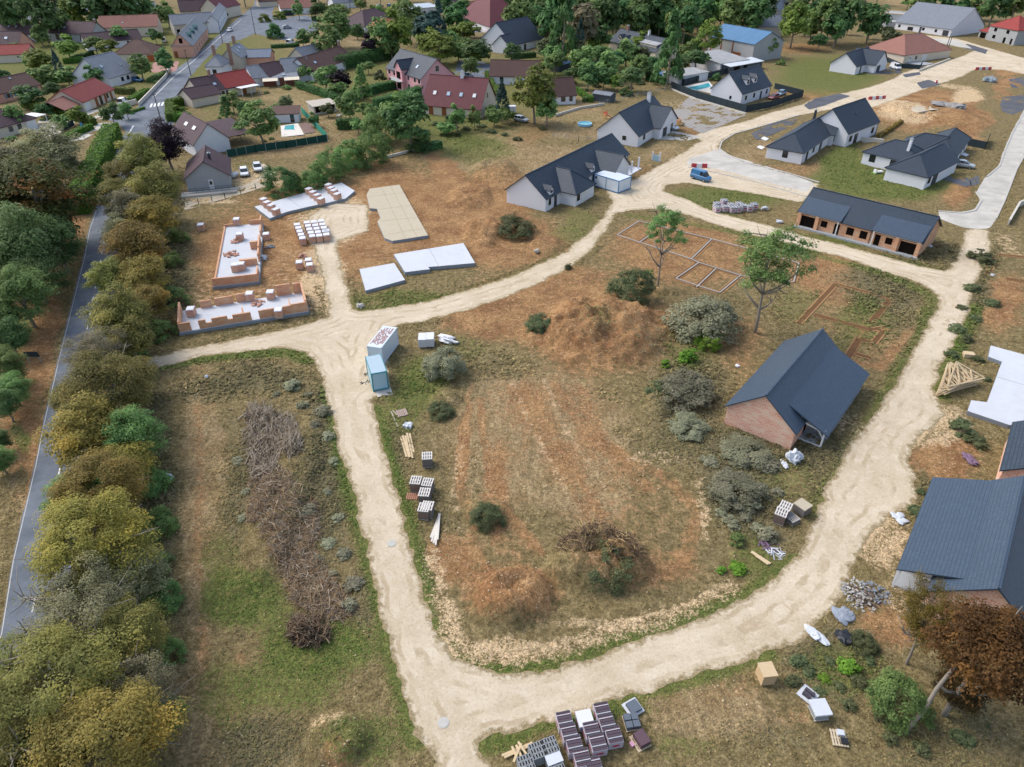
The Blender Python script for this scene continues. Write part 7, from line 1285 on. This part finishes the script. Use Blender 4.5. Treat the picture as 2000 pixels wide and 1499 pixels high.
heap('tools', 'dark tools lying on the gravel beside the pale blue cabin', (714,748), .5, .2, M_BLK, 77, 'tools', 6, (.6,.06,.06)); heap('tools', 'few dark tools nearer the road at the pale blue cabin', (712,733), .4, .2, M_BLK, 78, 'tools', 4, (.4,.06,.06))
# ---- foundations
M_TRENCH = plain('trench_soil', '6b4f36', .95, .1, .25, 2); M_FOOT = plain('white_footing', 'a5a29b', .9, .15, .3, 1.2)
def trench(lines, name, label, white=True):
    mb = MB(); o = G(lines[0][0]); 
    for i, (a, b) in enumerate(lines):
        p, q = G(a), G(b); d = (q-p).normalized(); n = Vector((-d.y, d.x, 0)); p = p-o; q = q-o; z = .05+.004*(i % 4)
        w1 = .42; mb.poly([tuple(p-n*w1+Vector((0,0,z))), tuple(q-n*w1+Vector((0,0,z))), tuple(q+n*w1+Vector((0,0,z))), tuple(p+n*w1+Vector((0,0,z)))], 0)
        for s_ in (-1, 1): mb.bar(p+n*s_*w1+Vector((0,0,.03)), q+n*s_*w1+Vector((0,0,.03)), .2, .05, 2)
        if white: mb.bar(p+Vector((0,0,.05)), q+Vector((0,0,.06)), .2, .14+.01*(i % 3), 1)
    ob = obj(name, mb, [M_TRENCH, M_FOOT, plain('trench_lip', '9c7a56', .95, .1, .25, 2)]); ob.location = o; tag(ob, label, 'foundation'); return ob
trench([((1205,460),(1248,433)),((1205,460),(1350,507)),((1248,433),(1390,468)),((1248,475),(1272,458)),((1350,507),(1390,468)),((1390,468),(1480,492)),((1350,507),(1365,514)),((1365,514),(1320,545)),((1320,545),(1405,573)),((1405,573),(1445,540)),((1365,514),(1450,540)),((1360,562),(1398,526)),((1450,540),(1550,552)),((1550,552),(1560,515)),((1480,492),(1560,515))], 'foundation_trench', 'grid of white footings in dark trenches beside the two field trees')
trench([((1560,632),(1632,555)),((1632,555),(1740,584)),((1740,584),(1700,632)),((1590,615),(1700,645)),((1700,645),(1730,640)),((1705,672),(1730,640)),((1705,672),(1678,662)),((1678,662),(1655,700)),((1665,690),(1700,700))], 'foundation_trench', 'open earth foundation trenches behind the brick house', False)
trench([((1928,540),(1945,497)),((1945,497),(2020,505)),((1965,545),(2020,553))], 'foundation_trench', 'earth foundation trench at the right edge beside the east road', False)
# ------------------------------------------------------------------ vehicles
M_TYRE = plain('tyre_rubber', '1b1b1c', .9, .2, .1); M_RIM = metal('wheel_rim', 'a8acb0', .35); M_LAMP = plain('headlight_glass', 'd5dce0', .1, .8, .05); M_TAIL = plain('tail_lamp', '8a1c1c', .3, .5, .05)
PAINT = {}
def paint(n, h):
    if n not in PAINT:
        t = NT(n); t.b.inputs['Coat Weight'].default_value = .6; t.b.inputs['Coat Roughness'].default_value = .08; PAINT[n] = t.fin(lin(h), .35, .5)
    return PAINT[n]
def car(name, label, back, front, pm, kind='hatch', L=4.2, cat='car'):
    A, B = G(back, .5), G(front, .5); m = (A+B)/2; d = B-A; t = thing(name, label, cat, (m.x, m.y, .0), math.atan2(d.y, d.x))
    W = .88; h = L/2
    if kind == 'van': prof = [(-h,.35,1.0),(-h+.05,.3,1.1),(-h*.3,.28,1.12),(h*.45,.28,1.1),(h*.75,.3,1.05),(h-.12,.32,.85),(h,.4,.6)]; cab = [(-h+.06,1.1,1.92),(-h+.25,1.1,1.98),(h*.2,1.1,1.96),(h*.42,1.1,1.8),(h*.72,1.05,1.08)]
    else: prof = [(-h,.42,.75),(-h+.1,.32,.92),(-h*.55,.28,.96),(h*.3,.28,.94),(h*.55,.3,.9),(h-.2,.32,.76),(h,.42,.58)]; cab = [(-h+.15,.94,.98),(-h+.55,.95,1.42),(-h*.1,.95,1.5),(h*.15,.95,1.42),(h*.5,.92,.94)]
    mb = MB(); R = []
    for i, (x, z0, z1) in enumerate(prof):
        w = W*(.86 if i in (0, len(prof)-1) else .97 if i in (1, len(prof)-2) else 1); R.append(len(mb.v))
        mb.v += [(x,-w*.92,z0),(x,-w,z0+.2),(x,-w,z1-.12),(x,-w*.9,z1),(x,w*.9,z1),(x,w,z1-.12),(x,w,z0+.2),(x,w*.92,z0)]
    for a, b in zip(R[:-1], R[1:]):
        for k in range(8): mb.f.append((a+k, a+(k+1) % 8, b+(k+1) % 8, b+k)); mb.m.append(0)
    mb.f += [tuple(R[0]+k for k in range(8))[::-1], tuple(R[-1]+k for k in range(8))]; mb.m += [0, 0]; mb.f = [f[::-1] for f in mb.f]
    obj('body', mb, pm, t, True if False else False)
    g = MB(); R = []
    for x, z0, z1 in cab: R.append(len(g.v)); g.v += [(x,-W*.88,z0-.06),(x,-W*.72,z1),(x,W*.72,z1),(x,W*.88,z0-.06)]
    for a, b in zip(R[:-1], R[1:]):
        for k in range(3): g.f.append((a+k, b+k, b+k+1, a+k+1)); g.m.append(0)
    g.f += [tuple(R[0]+k for k in range(4)), tuple(R[-1]+k for k in range(4))[::-1]]; g.m += [0, 0]
    obj('windows', g, M_GLASS, t)
    r = MB(); x0, x1 = cab[1][0], cab[3][0]; zt = max(c[2] for c in cab)
    pts = [(c[0], c[2]+.015) for c in cab[1:4]]
    for (xa, za), (xb, zb) in zip(pts[:-1], pts[1:]): r.poly([(xa,-W*.73,za),(xb,-W*.73,zb),(xb,W*.73,zb),(xa,W*.73,za)])
    for xx in (cab[1][0], (cab[1][0]+cab[3][0])/2, cab[3][0]):
        for s in (-1, 1): r.bar((xx, s*W*.74, zt-.06), (xx-.02, s*W*.89, .93 if kind != 'van' else 1.08), .09, .05)
    if kind == 'van': 
        for s in (-1, 1): r.poly([(cab[0][0]+.02, s*W*.885, 1.1),(h*.05, s*W*.885, 1.1),(h*.05, s*W*.735, 1.95),(cab[0][0]+.1, s*W*.735, 1.95)][::(-1 if s > 0 else 1)])
    obj('roof', r, pm, t)
    for x in (-h*.62, h*.62):
        for s in (-1, 1):
            m1 = MB(); m1.tube([(x, s*(W-.2), .32), (x, s*(W+.03), .32)], [.32,.32], 16); wh = obj('wheel', m1, M_TYRE, t); m2 = MB(); m2.tube([(x, s*(W+.0), .32), (x, s*(W+.045), .32)], [.19,.18], 12); obj('rim', m2, M_RIM, wh)
    for s in (-1, 1):
        m1 = MB(); m1.box(h-.12, s*W*.62-.14, .58, h-.01, s*W*.62+.14, .72); obj('headlight', m1, M_LAMP, t); m1 = MB(); m1.box(-h-.01, s*W*.68-.1, .68, -h+.1, s*W*.68+.1, .88); obj('tail_light', m1, M_TAIL, t)
    return t
WH, SIL, BLU, DK, RD, TEA = paint('white_car_paint','d9dcde'), paint('silver_car_paint','9aa2a8'), paint('blue_car_paint','2f6e9c'), paint('dark_car_paint','2b3440'), paint('red_car_paint','8a2024'), paint('teal_car_paint','1f5560')
for nm, lab, a, b, p, k, L in (('blue_van','bright blue van parked on the gravel near the road bend',(1352,342),(1386,352),BLU,'van',4.4),('parked_car','pale blue-white car at the corner of the white chimney house',(1298,245),(1326,253),WH,'hatch',4.2),('white_van','white van in front of the L-shaped slate bungalow',(1735,128),(1763,137),WH,'van',4.6),('parked_car','silver car on the drive beside the little walled garden',(1867,320),(1897,325),SIL,'hatch',4.4),('parked_car','white car close to the grey cottage',(475,327),(479,348),WH,'hatch',4.2),('parked_car','white car further from the grey cottage beside the laurel',(500,319),(506,337),WH,'hatch',4.2),('parked_car','dark blue car under the round leafy tree',(256,155),(279,158),BLU,'hatch',4.2),('parked_car','dark teal car on the drive of the pink apartments',(900,147),(925,150),TEA,'hatch',4.2),('parked_car','white car on the village street',(455,56),(442,63),WH,'hatch',4.2),('parked_car','silver car on the village car park',(550,55),(571,53),SIL,'hatch',4.3),('parked_car','red car behind the dark screen fence',(1520,188),(1503,193),RD,'hatch',4.2),('parked_car','light blue car behind the dark screen fence beside the red one',(1533,180),(1518,186),paint('light_blue_car_paint','7fa0b5'),'hatch',4.2),('parked_car','dark car at the top edge behind the flat-roofed house hedge',(735,13),(748,12),DK,'hatch',4.2),('parked_car','dark blue car at the top edge left of the flat metal roof',(755,13),(768,10),BLU,'hatch',4.2),('parked_car','white car beside the grey-fronted cottage with plum roof',(88,78),(100,74),WH,'hatch',4.2),('parked_car','white car under the far left brown roof',(44,76),(56,75),WH,'hatch',4.2),('white_van','white van in the yard left of the pink town house',(318,88),(323,73),WH,'van',4.8),('parked_car','grey car parked beside the tall olive-green tree',(1008,232),(1028,236),SIL,'hatch',4.3),('parked_car','white car on the concrete apron of the red-roofed house',(236,204),(246,198),WH,'van',4.2),('white_van','white van on the upper car park by the junk',(562,86),(574,83),WH,'van',4.2)):
    car(nm, lab, a, b, p, k, L, 'van' if 'van' in nm else 'car')
# ------------------------------------------------------------------ fences, walls, poles
M_FGREEN = plain('green_screen_mesh', '234a42', .8, .2, .12, .8); M_FTEAL = plain('teal_screen_mesh', '2f8a78', .8, .2, .1, .8); M_FDARK = plain('dark_screen_panels', '28363d', .7, .3, .1, .8); M_POST = plain('fence_post', '9aa3a5', .7, .3, .1); M_WALLP = plain('pale_wall_render', 'c5c1b6', .9, .15, .12, 1)
def fence(label, pts, h, mat, post=M_POST, step=2.4, name='screen_fence', cat='fence', th=.05, wire=False):
    P = [G(p) for p in pts]; t = thing(name, label, cat, P[0]); o = P[0]
    for a, b in zip(P[:-1], P[1:]):
        d = b-a; n = max(1, round(d.length/step))
        for i in range(n):
            p = a+d*(i/n)-o; q = a+d*((i+1)/n)-o; m = MB(); m.box(-.05+p.x,-.05+p.y,-.2,.05+p.x,.05+p.y,h+.05); obj('post', m, post, t)
            if not wire:
                m = MB(); u = d.normalized()*.06; m.bar((p.x+u.x, p.y+u.y, h*.5+.03), (q.x-u.x, q.y-u.y, h*.5+.03), th, h-.06); obj('panel', m, mat, t)
        p = b-o; m = MB(); m.box(-.05+p.x,-.05+p.y,-.2,.05+p.x,.05+p.y,h+.05); obj('post', m, post, t)
        if wire:
            m = MB()
            for z in (.4, .75, 1.05): m.bar((a.x-o.x, a.y-o.y, z*h/1.1), (b.x-o.x, b.y-o.y, z*h/1.1), .025)
            obj('wire', m, post, t)
    return t
fence('dark green screen fence between the cars and the swimming pool', [(445,308),(500,298),(560,290),(640,277)], 1.7, M_FGREEN); fence('teal screen fence running away behind the swimming pool', [(640,275),(590,222)], 1.8, M_FTEAL)
fence('dark screen fence in front of the large twin-dormer house', [(1310,172),(1360,192),(1457,220),(1505,211),(1567,190)], 1.9, M_FDARK, M_FDARK); fence('dark screen fence behind the turquoise pool', [(1312,152),(1335,168),(1420,144)], 1.9, M_FDARK, M_FDARK); fence('dark fence returning behind the red car', [(1567,188),(1512,174)], 1.7, M_FDARK, M_FDARK)
fence('black garden fence beside the white van', [(1732,121),(1760,134),(1795,136),(1800,128)], 1.5, M_FDARK, M_FDARK); fence('dark fence of the little walled garden', [(1876,282),(1923,292),(1930,275)], 1.7, M_FDARK, M_FDARK); fence('post and wire fence along the path of the grey cottage', [(362,405),(440,388),(500,370),(535,346)], 1.1, None, M_FGREEN, 3, 'wire_fence', 'fence', wire=True)
fence('dark fence at the top of the car park', [(553,32),(575,31)], 1.6, M_FDARK, M_FDARK); fence('green gate beside the white entrance wall', [(208,226),(229,216)], 1.6, M_FDARK, M_WALLP, 4, 'gate', 'gate'); fence('dark sliding gate below the tall hedge top', [(121,258),(146,246)], 1.5, M_FDARK, M_WALLP, 4, 'gate', 'gate'); fence('wire fence behind the paved plot', [(1170,207),(1230,193),(1310,176)], 1.2, None, M_POST, 3, 'wire_fence', 'fence', wire=True); fence('wire fence around the lawn with the blue pool', [(1080,268),(1130,276),(1168,275)], 1.1, None, M_POST, 3, 'wire_fence', 'fence', wire=True)
def lowwall(label, pts, h, w=.25, mat=M_WALLP):
    P = [G(p) for p in pts]; o = P[0]; mb = MB()
    for a, b in zip(P[:-1], P[1:]): mb.bar(a-o+Vector((0,0,h/2)), b-o+Vector((0,0,h/2)), w, h); mb.bar(a-o+Vector((0,0,h+.03)), b-o+Vector((0,0,h+.03)), w+.1, .06)
    ob = obj('low_wall', mb, mat); ob.location = o; tag(ob, label, 'wall'); return ob
lowwall('low pale wall at the back of the lawn with the blue pool', [(1085,228),(1130,214),(1180,206)], .6); lowwall('white entrance wall at the road junction', [(229,214),(268,203)], 1.3); lowwall('pale street wall below the round leafy tree', [(272,208),(292,187),(325,152),(332,136)], 1.0); lowwall('low wall in front of the dark screen fence', [(1312,176),(1360,196),(1455,224)], .35); lowwall('low concrete wall by the bare garden plot', [(745,312),(808,296)], .5); lowwall('low wall along the drive of the cream villa', [(1795,140),(1855,117)], .5); lowwall('grey retaining wall at the right edge by the concrete road', [(1968,440),(1988,405),(2010,395)], 1.0); lowwall('low wall between the two street bungalows', [(1680,275),(1725,280)], .8)
def pole(label, base, h, name='utility_pole', mat=None, arm=True, lean=0):
    w = G(base); t = thing(name, label, 'pole', w, 0); mb = MB(); mb.tube([(0,0,-.2),(lean,0,h)], [.16,.1], 8); obj('shaft', mb, mat or plain('weathered_pole','5d584f',.9,.1), t)
    if arm: mb = MB(); mb.bar((-.5+lean,0,h-.35),(.5+lean,0,h-.35),.1); [mb.cyl(x+lean,0,h-.3,h-.1,.05,6) for x in (-.42,0,.42)]; obj('crossarm', mb, M_GUT, t)
for lab, b, h in (('utility pole at the junction beside the purple tree',(318,248),8.2),('utility pole by the street wall near the round tree',(373,148),8),('utility pole beside the street opposite the pink town house',(435,84),8),('tall utility pole at the head of the village street',(499,68),10),('pale pole in front of the wood, left of the long house',(1188,56),8),('pale pole in front of the wood, right of the long house',(1342,63),7),('pole among the roofs behind the car park',(685,24),8)): pole(lab, b, h)
for lab, b, h in (('thin lamp post at the villa corner',(1849,92),5),('thin lamp post where the street bends past the villa',(1851,98),5)): pole(lab, b, h, 'lamp_post', M_GUT, False)
def sign(label, p, w, h, z, mat, name='sign', rz=0):
    t = thing(name, label, name, G(p), rz); mb = MB(); mb.box(-.04,-.04,-.2,.04,.04,z); obj('post', mb, M_POST, t); mb = MB(); mb.box(w-.14,-.04,-.2,w-.06,.04,z); obj('post', mb, M_POST, t); mb = MB(); mb.box(-.15,-.07,z-h,w+.05,-.045,z); obj('board', mb, mat, t)
sign('small dark notice board on posts beside the old road', (58,708), 1.6, .75, 1.6, M_FDARK, 'notice_board'); sign('blue service post sign beside the entrance gates', (162,258), .5, 1.4, 2.2, plain('sign_blue','4f8fc0',.5,.4), 'sign')
t = thing('meter_cabinet', 'white meter cabinet wall at the drive of the white chimney house', 'meter cabinet', G((1272,314)), -.45); mb = MB(); mb.box(0,0,-.1,.3,.3,1.9); mb.box(1.7,0,-.1,2.0,.3,1.9); obj('pillar', mb, W_WHITE, t); mb = MB(); mb.box(.302,.05,-.1,1.698,.25,1.3); obj('panel', mb, M_PALEBLUE, t)
# ------------------------------------------------------------------ pools, toys, tents
M_WATER = plain('pool_water', '4fb0b4', .05, .8, .05); M_WATER2 = plain('turquoise_water', '36a8b4', .05, .8, .05)
def pool(label, deck, water, mat, deckm=None):
    s = slab('swimming_pool', label, deck, .12, deckm or plain('white_terrace','d5d0c6',.85,.2,.06), .3, 'swimming pool'); P = [G(p, .13)-s.location for p in water]; A = sum(P[i].x*P[(i+1) % 4].y-P[(i+1) % 4].x*P[i].y for i in range(4))
    mb = MB(); mb.poly([(p.x, p.y, .124) for p in (P if A > 0 else P[::-1])]); obj('water', mb, mat, s); mb = MB()
    for a, b in zip(P, P[1:]+P[:1]): mb.bar((a.x,a.y,.14),(b.x,b.y,.14),.25,.06)
    obj('coping', mb, M_PVC, s)
pool('small pool on a white terrace below the pool house', [(550,268),(548,246),(582,241),(594,263)], [(554,254),(556,246),(575,244),(576,254)], M_WATER); slab('brown_deck', 'brown timber deck beside the small pool', [(596,261),(584,242),(606,240),(616,258)], .1, plain('brown_deck_boards','7d6660',.8,.2,.15), .2, 'deck')
pool('turquoise pool at the gable of the twin-dormer house', [(1332,170),(1384,158),(1392,168),(1395,184)], [(1342,172),(1385,162),(1390,170),(1360,177)], M_WATER2)
t = thing('paddling_pool', 'round blue inflatable pool on the dry lawn', 'paddling pool', G((1142,245)), 0); mb = MB()
for k in range(24):
    a, b = 6.2832*k/24, 6.2832*(k+1)/24; mb.bar((1.7*math.cos(a),1.7*math.sin(a),.3),(1.7*math.cos(b),1.7*math.sin(b),.3),.3,.55)
obj('ring', mb, plain('blue_white_vinyl','8fc4e4',.4,.4,.2,2), t); mb = MB(); mb.poly([(1.55*math.cos(6.2832*k/24),1.55*math.sin(6.2832*k/24),.42) for k in range(24)]); obj('water', mb, M_WATER, t)
def playset(label, p, c1, c2):
    t = thing('play_slide', label, 'play slide', G(p), .4); mb = MB(); [mb.bar((x,y,0),(x,y,1.4),.08) for x in (0,.9) for y in (0,.8)]; mb.box(-.05,-.05,.8,.95,.85,.88); obj('tower', mb, c1, t); mb = MB(); mb.bar((.9,.4,.9),(2.4,.4,.1),.5,.08); mb.bar((.9,.12,1.0),(2.4,.12,.2),.05,.15); mb.bar((.9,.68,1.0),(2.4,.68,.2),.05,.15); obj('slide', mb, c2, t)
    mb = MB(); mb.poly([(-.1,-.1,1.4),(1,-.1,1.4),(1,.4,1.8),(-.1,.4,1.8)]); mb.poly([(-.1,.4,1.8),(1,.4,1.8),(1,.9,1.4),(-.1,.9,1.4)]); obj('canopy', mb, c2, t)
playset('orange and red play slide on the lawn behind the chimney house', (1180,233), plain('orange_plastic','d08a3a',.5,.4), plain('red_plastic','c8503c',.5,.4)); playset('orange toy slide beside the pale blue-white car', (1322,246), plain('orange_plastic','d08a3a',.5), plain('peach_plastic','d8a070',.5,.4)); playset('white and purple toy slide in the garden below the maroon roof', (879,252), M_PVC, plain('purple_plastic','8a6a9a',.5,.4))
t = thing('party_tent', 'row of white party tents behind the slate-roofed house', 'party tent', G((888,74)), -.12)
for k in range(5):
    x = k*4; mb = MB(); q = [(x,0,2.2),(x+4,0,2.2),(x+4,4,2.2),(x,4,2.2)]; ap = (x+2,2,3.6); [mb.poly([q[i], q[(i+1) % 4], ap]) for i in range(4)]; [mb.bar((v[0],v[1],0),v,.08) for v in q]; obj('canopy', mb, plain('pinkish_white_canvas','d6c9c6',.8,.2,.05), t)
# red and white road barriers
def barrier(label, p, n, rz, group=None):
    t = thing('road_barrier', label, 'road barrier', G(p), rz)
    for i in range(n): mb = MB(); mb.box(i*1.15,-.25,0,i*1.15+1.1,.25,.85,ty=.14); obj('block', mb, plain('barrier_red','b03a40',.5,.4) if i % 2 == 0 else M_PVC, t)
barrier('short row of red and white barriers on the upper gravel street', (1696,195), 5, .25); barrier('red and white barriers at the street junction', (1905,137), 5, .1); barrier('two barrier blocks beside the tar patch', (1829,163), 2, 1.2); barrier('red and white barrier near the blue van', (1350,327), 3, -.1)
def pile(label, p, rx, h, mat, seed, name='gravel_heap', cat='heap'): return lump(name, label, p, rx, mat, seed, cat, (1,1,h/rx))
pile('pale heap of white rubble in the north east plot', (1800,222), 3.5, 1.0, plain('white_rubble','b5ab98',.95,.1,.25,1), 51); pile('grey gravel heap in the north east plot', (1865,212), 2.4, .7, plain('grey_gravel','8f8d8a',.95,.1,.2,2), 52); pile('bluish boulder heap near the top of the east plot', (1930,160), 1.5, .9, plain('blue_grey_rock','8c979c',.95,.1,.2,2), 53); pile('low grey rubble heap beside the white rubble', (1835,205), 2.2, .5, plain('grey_gravel','8f8d8a',.95), 54)
for i, (x, y, l) in enumerate(((1494,271,'small white slab in the corner plot, upper'),(1486,288,'small white slab in the corner plot, lower'),(1885,302,'white slab in the little walled garden'))): slab('paving_slab', l, [(x-8,y),(x+2,y+4),(x+8,y),(x-2,y-4)], .15, W_WHITE, .2, 'slab')
t = thing('garden_lounge', 'white garden lounger under a parasol stump on the bright lawn', 'garden furniture', G((1715,338)), .3); mb = MB(); mb.box(-1,-.4,.1,1,.4,.4); mb.box(-1,-.4,.4,-.7,.4,.8); obj('seat', mb, M_PVC, t); mb = MB(); mb.box(-1.4,-.5,.0,-1.1,.5,.1); obj('mat', mb, M_WEED if False else plain('lime_mat','7fae4a',.8), t)
t = thing('trailer', 'white trailer beside the tall olive-green tree', 'trailer', G((998,222)), .1); mb = MB(); mb.box(-1.4,-.9,.5,1.4,.9,2.0,tx=.1,ty=.08); obj('box_body', mb, W_WHITE, t); mb = MB(); [mb.tube([(x,s*.75,.3),(x,s*.95,.3)],[.3,.3],12) for x in (-.4,.4) for s in (-1,1)]; obj('wheel', mb, M_TYRE, t)
t = thing('white_bench', 'white slatted bench on the dry lawn', 'bench', G((663,228)), 1.2); mb = MB(); mb.box(-1,-.3,.4,1,.3,.46); obj('seat', mb, M_PVC, t); mb = MB(); [mb.box(x,-.25,0,x+.08,.25,.4) for x in (-.9,.82)]; obj('leg', mb, M_PVC, t)
t = thing('white_tank', 'white propane tank beside the grey cottage', 'tank', G((459,347)), 1.2); mb = MB(); mb.tube([(-.9,0,.6),(-.75,0,.6),(.75,0,.6),(.9,0,.6)],[.25,.5,.5,.25],14); obj('vessel', mb, W_WHITE, t); mb = MB(); mb.box(-.6,-.3,0,-.45,.3,.25); mb.box(.45,-.3,0,.6,.3,.25); obj('foot', mb, M_FOUND, t)
# ------------------------------------------------------------------ light, sky, camera
SUN_EL, SUN_AZ = math.radians(48), math.radians(-62)      # azimuth clockwise from +Y: far left, behind the scene
w = bpy.data.worlds.new("World"); SC.world = w; w.use_nodes = True
nt = w.node_tree; nt.nodes.clear()
sky = nt.nodes.new('ShaderNodeTexSky'); sky.sky_type = 'NISHITA'; sky.sun_disc = False
sky.sun_elevation = SUN_EL; sky.sun_rotation = SUN_AZ; sky.air_density = 1.0; sky.dust_density = 3.0; sky.ozone_density = 1.0
bg = nt.nodes.new('ShaderNodeBackground'); bg.inputs[1].default_value = SKY_STRENGTH
ow = nt.nodes.new('ShaderNodeOutputWorld'); hs = nt.nodes.new('ShaderNodeHueSaturation'); hs.inputs['Saturation'].default_value = .85; nt.links.new(sky.outputs[0], hs.inputs['Color']); nt.links.new(hs.outputs[0], bg.inputs[0])   # a thin overcast greys the blue
nt.links.new(bg.outputs[0], ow.inputs[0])
ld = bpy.data.lights.new('sun', 'SUN'); ld.energy = SUN_STRENGTH; ld.angle = math.radians(24); ld.color = (1, .97, .93)
lo = bpy.data.objects.new('sun', ld); COL.objects.link(lo)
d = Vector((math.sin(SUN_AZ)*math.cos(SUN_EL), math.cos(SUN_AZ)*math.cos(SUN_EL), math.sin(SUN_EL)))
lo.rotation_euler = d.to_track_quat('Z', 'Y').to_euler(); lo.location = (0, 0, 120)
cd = bpy.data.cameras.new('camera'); cam = bpy.data.objects.new('camera', cd); COL.objects.link(cam)
cam.location = (0, 0, CH); cam.rotation_euler = (math.pi/2-TH, 0, 0)
cd.sensor_fit = 'HORIZONTAL'; cd.sensor_width = 36; cd.lens = 36*F/2000; cd.clip_start = .5; cd.clip_end = 6000
SC.camera = cam
SC.view_settings.view_transform = 'Standard'; SC.view_settings.look = 'None'; SC.view_settings.exposure = EXPOSURE; SC.view_settings.gamma = 1
SC.render.engine = 'CYCLES'
SC.cycles.max_bounces = 6; SC.cycles.diffuse_bounces = 3; SC.cycles.glossy_bounces = 2; SC.cycles.transmission_bounces = 3; SC.cycles.transparent_max_bounces = 4
SC.cycles.use_denoising = True
